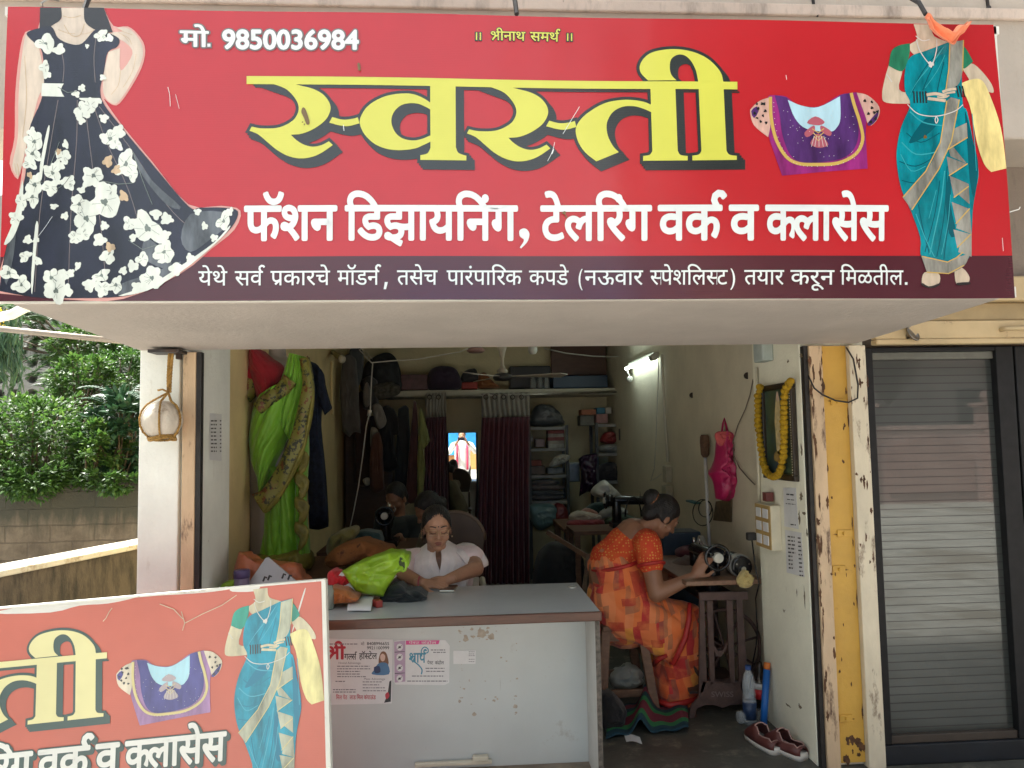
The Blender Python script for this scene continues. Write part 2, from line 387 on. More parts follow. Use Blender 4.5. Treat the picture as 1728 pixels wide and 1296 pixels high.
b = B(); b.bx(-1.391, 5, .002, .15, 2.205, 3.4); b.bx(-1.22, 1.80, .032, .15, 1.93, 2.204); b.bx(1.802, 5, .09, .15, 1.8, 2.204); b.build('front_wall', greyw, shop)
# canopy, its underside rising slightly towards the street
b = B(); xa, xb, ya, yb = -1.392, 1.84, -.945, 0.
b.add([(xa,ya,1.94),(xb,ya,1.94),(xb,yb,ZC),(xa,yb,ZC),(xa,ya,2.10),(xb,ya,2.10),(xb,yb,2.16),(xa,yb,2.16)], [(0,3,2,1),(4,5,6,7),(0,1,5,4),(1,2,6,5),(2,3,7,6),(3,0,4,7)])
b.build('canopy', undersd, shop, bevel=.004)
b = B()   # uneven lower edge of the storey above
zs = 2.745
b.bx(-2.7, 7, -.35, .0, zs, 6.0); b.build('upper_wall', pinkw, shop, bevel=.01)
b = B(); b.bx(-2.7, 7, -.372, -.351, 3.27, 3.32); b.build('wall_ledge', plaster('ledge_plaster', (.62,.5,.42), (.3,.24,.2), .5), shop, bevel=.006)
for px, py in ((1374, 14), (1668, 14)):
    b = B(); q = PY(px, py, -.355); b.tube([q+V((-.005,0,.07)), q, q+V((.01,-.01,-.04))], .007, 5); b.ell(q, .012, None, 6, 4); b.build('wall_clamp', blk, shop)
# threshold under the counter
b = B(); b.bx(-1.12, .60, .0, .17, .001, .038); o = b.build('counter_plinth', M('plinth_cement', (.24,.19,.14), .8, .25, 8, .3), None, bevel=.006); tag(o, 'low cement strip on the floor under the front of the counter', 'plinth')
# ------------------------------------------------------------------ next door: rolled-up shutter and glazed door
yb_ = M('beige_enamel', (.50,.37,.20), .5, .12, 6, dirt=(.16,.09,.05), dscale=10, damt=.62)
rs = thing('rolling_shutter', (3, 0, 2), 'rolled-up beige metal shutter above the black glazed door', 'shutter')
b = B(); b.bx(1.872, 4.5, -.10, -.001, 2.085, 2.20); b.build('hood', yb_, rs, bevel=.01)
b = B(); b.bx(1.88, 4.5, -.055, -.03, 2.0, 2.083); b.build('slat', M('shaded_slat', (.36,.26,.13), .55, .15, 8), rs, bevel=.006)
b = B(); b.bx(1.89, 4.5, -.075, -.031, 1.915, 1.998); b.bx(1.89, 4.5, -.082, -.03, 1.89, 1.9145); b.build('bottom_rail', yb_, rs, bevel=.006)
b = B(); q = PY(1690, 556, -.08); b.tube([q+V((0,.01,0)), q+V((.004,-.03,0)), q+V((.07,-.03,.0)), q+V((.12,-.03,0)), q+V((.124,.01,0))], .011, 8); b.build('handle', yb_, rs, True)
fr = M('black_frame', (.010,.010,.011), .5, .3, 20, spec=.25)
gd = thing('glass_door', (2.2, .06, 0), 'black framed shop door with striped grey glass reflecting the street', 'door')
def seg(px0, px1, y0, z0, z1, d, y=.03):
    a0 = PY(px0[0], 595, y).x; b0 = PY(px0[1], 1240, y).x; return
b = B(); b.bx(1.871, 1.915, .0, .08, .09, 1.886); b.bx(2.515, 2.60, .0, .08, .09, 1.886); b.bx(1.915, 2.515, .003, .08, 1.865, 1.886); b.build('frame', fr, gd, bevel=.004)
b = B(); b.bx(1.871, 2.60, -.003, .085, -.02+.022, .088); b.build('kick_panel', M('dark_panel', (.014,.017,.022), .35, .25, 8), gd, bevel=.004)
b = B(); b.bx(1.915, 2.515, .012, .075, .0885, .125); b.build('bottom_rail', M('brown_rail', (.05,.038,.03), .4, .2, 10), gd, bevel=.004)
b = B(); b.bx(1.915, 2.515, .02, .075, 1.83, 1.8645); b.build('head_rail', M('grey_rail', (.12,.12,.10), .5, .2, 10), gd, bevel=.003)
def stripe_glass():
    m, t, p, L, N = base('striped_glass'); co = coords(t)
    sx = N('ShaderNodeSeparateXYZ'); L(co, sx.inputs[0])
    m1 = N('ShaderNodeMath'); m1.operation = 'MULTIPLY'; m1.inputs[1].default_value = 1/.0365; L(sx.outputs[2], m1.inputs[0])
    m2 = N('ShaderNodeMath'); m2.operation = 'FRACT'; L(m1.outputs[0], m2.inputs[0])
    g = ramp(t, m2.outputs[0], [(0, (1,1,1,1)), (.10, (1,1,1,1)), (.12, (0,0,0,1))])
    c = ramp(t, nnoise(t, co, 1.6, 3), [(.3, (.022,.027,.025,1)), (.7, (.042,.047,.042,1))])
    L(mix(t, c, (.008,.008,.008,1), g), p.inputs['Base Color']); p.inputs['Roughness'].default_value = .5
    gl = N('ShaderNodeBsdfGlossy'); gl.inputs['Roughness'].default_value = .015; gl.inputs[0].default_value = (.8,.82,.8,1)
    ms = N('ShaderNodeMixShader'); f = mix(t, (.085,.085,.085,1), (.03,.03,.03,1), g); L(f, ms.inputs[0]); L(p.outputs[0], ms.inputs[1]); L(gl.outputs[0], ms.inputs[2])
    L(ms.outputs[0], t.nodes['Material Output'].inputs[0]); return m
b = B(); b.bx(1.915, 2.515, .04, .046, .1255, 1.8295); b.build('glass_pane', stripe_glass(), gd)
b = B(); b.bx(2.61, 2.68, .0, .09, 0.002, 1.886); b.bx(2.68, 4.4, .02, .08, .002, 1.886); o = b.build('door_panel', fr, None, bevel=.004); tag(o, 'plain black door leaf at the right of the striped glass door', 'door')
# round rusty pipe end, cable loop
b = B(); q = PY(1540, 562, -.09); M_ = Matrix(((1,0,0),(0,0,-1),(0,1,0)))
b.lathe([(.012,-.09),(.014,-.02),(.036,-.004),(.042,0),(.040,.006),(.034,.002),(.030,-.004),(.0,-.004)], q, Matrix.Rotation(R(62), 3, 'X') @ Matrix.Rotation(R(28), 3, 'Y'), 20)
o = b.build('shutter_lock_cup', metalm('old_steel', (.22,.2,.18), .4), None, True); tag(o, 'dark round steel cup hanging under the canopy corner beside the beige shutter', 'lock')
b = B(); pts = [PY(x, y, -.045) for x, y in ((1428,586),(1440,606),(1448,650),(1447,672),(1432,679),(1410,676),(1388,666),(1374,655),(1364,634))]
b.tube(crv([tuple(p) for p in pts], 1, False) and pts, .004, 6); o = b.build('cable', blackg, None, True); tag(o, 'black cable looping over the yellow steel channel', 'cable')
# pipes crossing the gap at the left
b = B(); b.cyl((-1.394, .2, 1.955), PY(-60, 549, .2), .0135, None, 12); o = b.build('pipe', M('rusty_pipe', (.30,.25,.2), .55, .25, dirt=(.30,.12,.04), dscale=3, damt=.6, stretch=(.5,1,1), metal=.3), None, True); tag(o, 'thin rusty iron pipe running level from the canopy corner across the garden', 'pipe')
b = B(); q = PY(-20, 540, 1.5); b.tube([q, PY(20, 531, 1.5), PY(45, 518, 1.5), PY(70, 500, 1.5)], .03, 12); o = b.build('drain_pipe', whitem, None, True); tag(o, 'fat white plastic pipe above the iron pipe near the yellow flowers', 'pipe')
# ------------------------------------------------------------------ garden at the left
mud = plaster('stained_cement', (.070,.055,.041), (.02,.017,.014), .42, 5, .9)
lw = thing('low_wall', (-2.1, .9, 0), 'brown stained cement wall with a whitewashed sloping top beside the pillar', 'wall')
d0, d1 = V((-3.3, -2.85)), V((-1.72, 2.02)); dr = (d1-d0).normalized(); nn = V((-dr.y, dr.x))
def lwp(s, o_, z): p = d0+(d1-d0)*s+nn*o_; return (p.x, p.y, z)
b = B(); b.add([lwp(s, o_, z) for z in (-.14, .872) for s, o_ in ((0,.0),(1,.0),(1,.16),(0,.16))], [(0,3,2,1),(4,5,6,7),(0,1,5,4),(1,2,6,5),(2,3,7,6),(3,0,4,7)]); b.build('wall_body', mud, lw)
b = B(); b.add([lwp(s, o_, z) for z in (.873, .905) for s, o_ in ((-.001,-.02),(1.001,-.02),(1.001,.18),(-.001,.18))], [(0,3,2,1),(4,5,6,7),(0,1,5,4),(1,2,6,5),(2,3,7,6),(3,0,4,7)]); b.build('coping', M('whitewash', (.44,.42,.36), .85, .12, dirt=(.24,.19,.13), dscale=7, damt=.52, bump=.3), lw, bevel=.008)
def blocks():
    m, t, p, L, N = base('concrete_blocks'); tc = coords(t, 'Object', (1, 1, 1))
    br = N('ShaderNodeTexBrick'); sx = N('ShaderNodeSeparateXYZ'); L(tc, sx.inputs[0]); cx = N('ShaderNodeCombineXYZ'); L(sx.outputs[0], cx.inputs[0]); L(sx.outputs[2], cx.inputs[1]); vd = N('ShaderNodeVectorMath'); vd.operation = 'MULTIPLY_ADD'; vd.inputs[1].default_value = (.035,.03,.0); nd = N('ShaderNodeTexNoise'); nd.inputs['Scale'].default_value = 5; nd.inputs['Detail'].default_value = 4; L(tc, nd.inputs['Vector']); L(nd.outputs['Color'], vd.inputs[0]); L(cx.outputs[0], vd.inputs[2]); L(vd.outputs[0], br.inputs['Vector'])
    br.inputs['Scale'].default_value = 1; br.inputs['Brick Width'].default_value = .40; br.inputs['Row Height'].default_value = .155; br.inputs['Mortar Size'].default_value = .008; br.inputs['Mortar Smooth'].default_value = .6
    br.inputs['Color1'].default_value = (.155,.122,.088,1); br.inputs['Color2'].default_value = (.18,.142,.102,1); br.inputs['Mortar'].default_value = (.115,.09,.065,1)
    n = nnoise(t, tc, 3, 8, .7); c = mix(t, br.outputs['Color'], (.09,.07,.05,1), ramp(t, n, [(.42, (0,0,0,1)), (.62, (1,1,1,1))]))
    # algae-dark upper courses
    zr = N('ShaderNodeMapRange'); zr.inputs[1].default_value = .52; zr.inputs[2].default_value = .95; L(sx.outputs[2], zr.inputs[0])
    ad = N('ShaderNodeMath'); ad.operation = 'ADD'; L(zr.outputs[0], ad.inputs[0]); ml = N('ShaderNodeMath'); ml.operation = 'MULTIPLY_ADD'; ml.inputs[1].default_value = 1.6; ml.inputs[2].default_value = -.8; L(nnoise(t, coords(t, 'Object', (4, 1, .8)), 3, 6), ml.inputs[0]); L(ml.outputs[0], ad.inputs[1])
    c = mix(t, c, (.045,.045,.032,1), ramp(t, ad.outputs[0], [(.3, (0,0,0,1)), (.8, (.9,.9,.9,1))]))
    L(c, p.inputs['Base Color']); p.inputs['Roughness'].default_value = .9
    bb = N('ShaderNodeBump'); bb.inputs['Strength'].default_value = .6; bb.inputs['Distance'].default_value = .02; L(br.outputs['Fac'], bb.inputs['Height']); bb.invert = True
    b2 = N('ShaderNodeBump'); b2.inputs['Strength'].default_value = .4; b2.inputs['Distance'].default_value = .02; L(nnoise(t, tc, 40, 6), b2.inputs['Height']); L(bb.outputs[0], b2.inputs['Normal']); L(b2.outputs[0], p.inputs['Normal']); return m
b = B(); b.bx(-9, -1.8, 4.0, 4.2, -.14, 1.2); o = b.build('block_wall', blocks(), None, bevel=.01); tag(o, 'dark mossy concrete block wall with shrubs growing over its top', 'wall')
# pale house wall with round ventilation holes
vb = thing('ventilated_house', (-6, 9, 0), 'pale house behind the shrubs with rows of round ventilation holes', 'house')
vw = plaster('pale_house_plaster', (.34,.33,.31), (.2,.19,.18), .56)
b = B(); b.bx(-14, 4, 9.3, 9.6, -.14, 5.5); b.bx(-14, -7.62, 9.0, 9.3, -.14, 5.5); b.bx(-5.9, 4, 9.0, 9.3, -.14, 5.5); b.bx(-7.62, -5.9, 9.0, 9.3, -.14, 2.18); b.bx(-7.62, -5.9, 9.0, 9.3, 3.22, 5.5); b.build('house_wall', vw, vb)
def holes():
    b = B(); nx, nz_ = 7, 4; sx = 1.72/nx; sz = 1.04/nz_; n = 20
    for i in range(nx):
        for j in range(nz_):
            cx, cz = -7.62+sx*(i+.5), 2.18+sz*(j+.5); vs = []; fs = []
            for d in (9.05, 9.28):
                for k in range(n):
                    a = (k+.5)*2*math.pi/n; ca, sa = math.cos(a), math.sin(a); s = min(sx/2/abs(ca) if abs(ca) > 1e-6 else 9, sz/2/abs(sa) if abs(sa) > 1e-6 else 9)
                    vs.append((cx+ca*s, d, cz+sa*s)); vs.append((cx+ca*.088, d, cz+sa*.088))
            for k in range(n):
                k2 = (k+1) % n; fs.append((2*k, 2*k2, 2*k2+1, 2*k+1)); fs.append((2*k+1, 2*k2+1, 2*n+2*k2+1, 2*n+2*k+1))
            b.add(vs, fs)
    return b
holes().build('ventilation_grille', vw, vb)
# ---- plants
def leaf(b, p, d, up, L_, W):
    d = d.normalized(); s = d.cross(up); s = s.normalized() if s.length > 1e-4 else V((1,0,0)); n = s.cross(d)
    b.add([p, p+d*L_*.45+s*W/2-n*L_*.04, p+d*L_-n*L_*.18, p+d*L_*.45-s*W/2-n*L_*.04, p+d*L_*.5+n*L_*.03], [(0,1,4),(1,2,4),(2,3,4),(3,0,4)])
def rv(r): 
    while 1:
        v = V((r.uniform(-1,1), r.uniform(-1,1), r.uniform(-1,1)))
        if .1 < v.length < 1: return v
def shrub(name, label, cat, at_, rad, nclump, nleaf, ls, mat, seed, group=None, shell=.55, stem=True, fol=None):
    r = random.Random(seed); at_ = V(at_); rad = V(rad); t = thing(name, (at_.x, at_.y, -.14), label, cat, group); b = B(); sb = B()
    g0 = V((at_.x, at_.y, max(-.1, at_.z-rad.z*1.6)))
    for c in range(nclump):
        v = rv(r).normalized()*(shell+(1-shell)*r.random()**.7); cp = at_+V((v.x*rad.x, v.y*rad.y, v.z*rad.z)); cr = r.uniform(.10, .2)*(rad.x+rad.z)/1.4
        if stem and c % 3 == 0: sb.tube([g0, g0.lerp(cp, .5)+rv(r)*.06, cp], [.02, .012, .005], 5)
        out = (cp-at_).normalized()
        for k in range(nleaf):
            o_ = rv(r); o_ = V((o_.x, o_.y, o_.z*.7)); p = cp+o_*cr
            d = (o_*.8+out*.5+V((0,0,.12))+rv(r)*.6); leaf(b, p, d, V((0,0,1))+rv(r)*.5, ls*r.uniform(.7,1.25), ls*.55*r.uniform(.8,1.2))
    if stem and sb.v: sb.build('stem', bark, t, True)
    b.build('foliage', mat, t); return t
bark = M('bark', (.10,.075,.05), .9, .3, 20, .5)
lime = leafmat('lime_leaves', [(.03,.08,.016), (.055,.13,.024), (.09,.18,.03), (.04,.10,.02), (.12,.20,.04), (.05,.125,.03)], .45)
midg = leafmat('mid_leaves', [(.03,.075,.018), (.055,.13,.025), (.09,.18,.035), (.04,.095,.02)])
deep = leafmat('deep_leaves', [(.014,.05,.024), (.028,.08,.036), (.045,.11,.05), (.02,.06,.03)], .2)
neem = leafmat('feather_leaves', [(.04,.09,.03), (.065,.13,.045), (.11,.19,.07)], .4)
gA = 'shrubs behind the block wall'
c3 = lambda px, py, y: tuple(PY(px, py, y))
shrub('shrub', 'bright lime green shrub spilling over the block wall at the left edge', 'shrub', c3(62, 748, 4.45), (.74, .46, .47), 120, 46, .066, lime, 1, gA)
shrub('shrub', 'rounded lime green shrub hanging lowest over the block wall, before the dark plant', 'shrub', c3(158, 768, 4.2), (.30, .36, .34), 56, 46, .062, lime, 2, gA)
shrub('shrub', 'taller light green shrub standing above the rounded lime shrub', 'shrub', c3(142, 655, 5.4), (.36, .4, .36), 62, 42, .066, lime, 3, gA)
shrub('shrub', 'sparse mid green shrub filling the middle below the ventilation holes', 'shrub', c3(110, 715, 5.7), (.75, .4, .42), 75, 60, .06, midg, 4, gA)
shrub('shrub', 'mid green bush with light tips against the pillar at canopy height', 'shrub', c3(200, 640, 6.0), (.42, .4, .42), 62, 60, .058, midg, 9, gA)
shrub('shrub', 'dark bush low behind the block wall beside the pillar', 'shrub', c3(195, 770, 5.4), (.5, .4, .4), 60, 55, .07, deep, 19, gA)
shrub('shrub', 'light green bush high up between the ventilation holes and the canopy edge', 'shrub', c3(150, 590, 6.6), (.55, .4, .30), 60, 40, .07, lime, 31, gA)
shrub('shrub', 'low trailing green shrub draped over the left end of the block wall', 'shrub', c3(40, 812, 3.88), (.42, .13, .15), 40, 34, .06, midg, 32, gA, .3, False)
shrub('shrub', 'low trailing green shrub draped over the block wall next to the pillar', 'shrub', c3(185, 812, 3.88), (.32, .12, .10), 24, 30, .058, midg, 33, gA, .3, False)
shrub('broadleaf_plant', 'dark broad-leaved plant close beside the white pillar', 'plant', c3(208, 735, 4.4), (.26, .28, .42), 34, 24, .12, deep, 5)
def featherleaf(b, sb, p, d, L_, r, n=11, w=.05):
    d = d.normalized(); pts = []; s = d.cross(V((0,0,1))).normalized()
    for k in range(n+1):
        q = k/n; c = p+d*L_*q+V((0,0,-L_*.45*q*q)); pts.append(c)
        if k:
            for sg in (-1, 1): leaf(b, c, s*sg+d*.5+V((0,0,-.25)), V((0,0,1)), w*1.5*(1-.3*q)*r.uniform(.85,1.1), w*.42)
    sb.tube(pts, [.0035*(1-.7*k/n) for k in range(n+1)], 4)
def feather_tree(label, at_, rad, n, seed, L_, w, mat, cat='tree', name='neem_tree', trunk=True):
    r = random.Random(seed); at_ = V(at_); t = thing(name, (at_.x, at_.y, -.14), label, cat); b = B(); sb = B()
    if trunk: sb.tube([(at_.x, at_.y, -.14), (at_.x+.05, at_.y, at_.z*.5), at_], [.09, .07, .03], 8)
    for k in range(n):
        v = rv(r).normalized()*r.uniform(.5, 1); p = at_+V((v.x*rad[0], v.y*rad[1], v.z*rad[2]))
        if trunk and k % 9 == 0: sb.tube([at_+V((0,0,-.3)), at_.lerp(p, .6)+V((0,0,.05)), p], [.02, .01, .004], 5)
        d = V((v.x, v.y*.6, .15+.3*r.random()))+rv(r)*.5; featherleaf(b, sb, p, d, L_*r.uniform(.7,1.2), r, 11, w)
    b.build('foliage', mat, t); sb.build('branch', bark, t, True); return t
feather_tree('feathery dark green tree behind the shrubs, reaching up to the canopy', (-5.2, 7.3, 2.95), (2.7, .6, .75), 330, 6, .42, .11, neem)
feather_tree('dark compound-leaved sapling with drooping leaflets beside the white pillar', c3(215, 690, 4.5), (.22, .26, .25), 18, 8, .42, .085, deep, 'plant', 'sapling')
# drooping long-leaved plant with yellow flowers at the left edge
r_ = random.Random(11); t = thing('drooping_plant', (-4.2, 2.6, -.14), 'dark drooping long-leaved plant with a yellow flower cluster at the left edge', 'plant'); b = B(); sb = B(); fb = B()
tip = PY(-25, 560, 2.6); sb.tube([(tip.x-.1, 2.6, -.14), (tip.x-.05, 2.6, 1.4), tip+V((0,0,.3))], [.05, .04, .02], 8)
for k in range(620):
    c = PY(r_.uniform(-70, 30)+12*r_.random(), r_.uniform(512, 590)+75*r_.random()**2, 2.6+r_.uniform(-.15,.2)); leaf(b, c, V((r_.uniform(-.5,.5), r_.uniform(-.4,.4), -1)), V((r_.uniform(-1,1), -1, .2)), r_.uniform(.09,.16), .018)
for k in range(60): c = PY(r_.uniform(-12, 10), r_.uniform(520, 552), 2.55); leaf(fb, c, rv(r_), V((0,-1,0))+rv(r_)*.4, .03, .02)
b.build('foliage', deep, t); sb.build('stem', bark, t, True); fb.build('flower', leafmat('yellow_petals', [(.7,.5,.03),(.75,.6,.08)]), t)
# ------------------------------------------------------------------ shop signs (printed flex banners)
YB = -.985
def vinyl(name, col, rough=.36, var=.05):
    m, t, p, L, N = base(name); co = coords(t, 'Object')
    c = ramp(t, nnoise(t, coords(t, 'Object', (9, 1, 2.5)) if var > .1 else co, 2.5, 4), [(.3, c4(col, 1-var)), (.7, c4(col, 1+var))])
    L(c, p.inputs['Base Color']); p.inputs['Roughness'].default_value = rough; p.inputs['Specular IOR Level'].default_value = 1.0
    wv = N('ShaderNodeTexWave'); wv.bands_direction = 'Z'; wv.inputs['Scale'].default_value = 55; wv.inputs['Distortion'].default_value = .6
    L(co, wv.inputs['Vector']); b1 = N('ShaderNodeBump'); b1.inputs['Strength'].default_value = .06; b1.inputs['Distance'].default_value = .002
    L(wv.outputs['Fac'], b1.inputs['Height'])
    b2 = N('ShaderNodeBump'); b2.inputs['Strength'].default_value = .45; b2.inputs['Distance'].default_value = .02
    L(nnoise(t, coords(t, 'Object', (1, 1, .35)), 2.2, 2), b2.inputs['Height']); L(b1.outputs[0], b2.inputs['Normal']); L(b2.outputs[0], p.inputs['Normal'])
    return m
NEWP = dict(red=(.475,.013,.021), maroon=(.068,.009,.019), yellow=(.63,.62,.09), dark=(.022,.026,.028), white=(.76,.79,.79),
    navy=(.012,.013,.03), skin=(.63,.525,.43), hair=(.02,.018,.02), flower=(.70,.73,.66), leafp=(.15,.18,.16), sheer=(.085,.095,.11), tan=(.55,.40,.25), teal=(.0,.20,.25), teald=(.0,.09,.12), teall=(.03,.33,.38),
    silver=(.26,.25,.22), gold=(.58,.38,.10), green=(.02,.17,.09), skin2=(.56,.45,.34), cream=(.78,.62,.26), tan2=(.16,.09,.02), motif=(.42,.10,.14), purple=(.075,.022,.13), magenta=(.27,.02,.17),
    sky=(.42,.62,.72), peach=(.60,.36,.30), bead=(.62,.60,.58), halo=(.66,.33,.29), grey=(.16,.13,.13))
OLDP = dict(red=(.57,.135,.09), maroon=(.12,.03,.06), yellow=(.78,.72,.36), dark=(.05,.095,.09), white=(.80,.80,.74),
    navy=(.03,.03,.06), skin=(.74,.68,.50), hair=(.05,.05,.05), flower=(.75,.77,.7), leafp=(.3,.32,.3), sheer=(.2,.2,.2), tan=(.6,.5,.35), teal=(.01,.30,.42), teald=(.01,.20,.31), teall=(.08,.42,.54),
    silver=(.42,.44,.33), gold=(.68,.58,.27), green=(.03,.30,.22), skin2=(.62,.56,.38), cream=(.78,.70,.32), tan2=(.2,.12,.05), motif=(.45,.38,.40), purple=(.07,.07,.24), magenta=(.33,.19,.36),
    sky=(.40,.66,.74), peach=(.68,.60,.46), bead=(.66,.66,.6), halo=(.74,.45,.36), grey=(.2,.2,.18))
PVAR = dict(sheer=.7, teal=.45, silver=.5, cream=.3, navy=.4, flower=.14, magenta=.35, purple=.4, green=.4, skin=.2, skin2=.28, sky=.15, peach=.3, leafp=.5, tan=.3)
def z1(pts): return [(p[0]/2.493, p[1]/2.493, *p[2:]) for p in pts]
def z4(pts): return [(1240+p[0]/2.492, p[1]/2.492, *p[2:]) for p in pts]
def t2(pts, dx=0, dy=0): return [(400+p[0]/3.927+dx, 60+p[1]/3.927+dy, *p[2:]) for p in pts]
def t3(pts): return [(820+p[0]/3.7565, 60+p[1]/3.7565, *p[2:]) for p in pts]
S_ = [(240,323,1),(330,360),(393,430),(410,490),(385,550),(330,590),(260,613),(160,615),(97,603,1),(82,630,1),(140,655),(200,705),(260,755),(330,795),(410,815),(490,808),(560,780),(636,728,1),(610,703,1),(560,728),(500,738),(440,722),(390,690),(357,658,1),(430,652),(510,620),(580,570),(615,515),(620,470),(600,425),(560,385),(500,355),(430,337),(370,322,1)]
L_ = [(632,543,1),(700,560),(760,556),(802,545,1),(812,585,1),(740,603),(680,598),(612,580,1)]
VA = [(1285,450,1),(1240,420),(1170,392),(1090,388),(1000,402),(920,435),(855,485),(815,560),(825,620),(860,675),(920,725),(1000,755),(1090,762),(1180,750),(1240,725),(1285,703,1),(1285,661,1),(1230,685),(1170,697),(1100,685),(1050,645),(1024,580),(1035,520),(1080,470),(1140,452),(1200,455),(1250,475),(1285,495,1)]
BA = [(1280,320,1),(1448,330,1),(1450,740,1),(1468,778),(1520,797,1),(1520,828,1),(1215,826,1),(1215,795,1),(1262,782),(1282,745,1)]
TA = [(1048,440,1),(1000,420),(930,408),(850,408),(760,425),(680,465),(610,520),(572,580),(575,640),(600,700),(640,750),(700,798,1),(842,740,1),(805,700),(775,640),(765,580),(775,530),(810,480),(870,450),(940,448),(1000,465),(1048,487,1)]
B1 = [(1043,330,1),(1200,330,1),(1213,735,1),(1230,760),(1275,768,1),(1275,796,1),(995,796,1),(995,766,1),(1036,758),(1053,735,1)]
B2 = [(1345,290,1),(1502,290,1),(1520,735,1),(1538,760),(1585,768,1),(1585,794,1),(1305,796,1),(1305,766,1),(1346,758),(1362,735,1)]
CU = [(1502,300,1),(1490,245),(1450,190),(1390,140),(1310,105),(1220,88),(1130,90),(1050,108),(1000,145),(975,195),(985,240),(1028,285,1),(1207,285,1),(1175,250),(1165,200),(1175,150),(1215,123),(1260,128),(1300,165),(1330,225),(1345,300,1)]
HEAD = [(416.5,128.8,1),(1243.5,139,1),(1243.5,151.8,1),(416.5,142.3,1)]
def flower_poly(x, y, r, rnd):
    ph = rnd.random()*6; k = rnd.choice((4, 5, 5, 6)); e = .6+.5*rnd.random(); th = rnd.random()*3
    pts = []
    for i in range(26):
        a = i/26*2*math.pi; rr = r*(.74+.3*abs(math.sin(k*a/2+ph))+.16*math.sin(3*a+ph*2))
        u, v = rr*math.cos(a), rr*e*math.sin(a); pts.append((x+u*math.cos(th)-v*math.sin(th), y+u*math.sin(th)+v*math.cos(th)))
    return pts
FLW = [(200,190,36),(255,215,24),(195,290,26),(205,320,18),(150,600,34),(142,650,36),(150,780,44),(140,830,38),(225,730,42),(215,790,30),(270,660,30),(280,610,20),(290,770,28),(130,690,28),(95,850,30),(350,470,30),(385,450,32),(345,510,20),(325,400,18),(440,500,20),(465,585,38),(490,610,26),(530,690,52),(555,730,30),(500,555,24),(395,740,40),(370,765,22),(440,850,66),(365,920,58),(335,860,36),(320,1000,28),(350,985,30),(620,960,72),(690,1060,40),(690,1090,24),(700,920,22),(655,900,22),(560,1000,20),(455,1080,28),(220,1170,36),(265,1160,22),(240,1225,45),(285,1225,24),(380,1200,24),(430,1160,34),(435,1215,30),(490,1200,34),(640,1170,42),(95,1200,36),(40,1150,38),(165,1100,20),(155,1010,16),(70,920,26),(940,930,36),(965,890,20),(830,890,16),(740,1130,24),(800,1085,20),(580,1210,24),(437,330,14),(372,200,10),(430,155,26),(465,165,18),(350,375,16),(440,950,20),(275,910,16),(120,1010,20),(110,1080,26),(330,1120,20),(560,1120,22),(600,1090,26),(545,940,26),(230,870,18),(140,560,20),(250,700,22),(420,1010,24),(300,1150,18),(520,1140,18),(690,990,22),(860,950,18),(900,1000,16),(470,800,26),(345,800,18)]
FLT = [(455,680,26),(490,715,22),(520,825,26),(465,1040,22),(250,640,14),(130,740,16)]
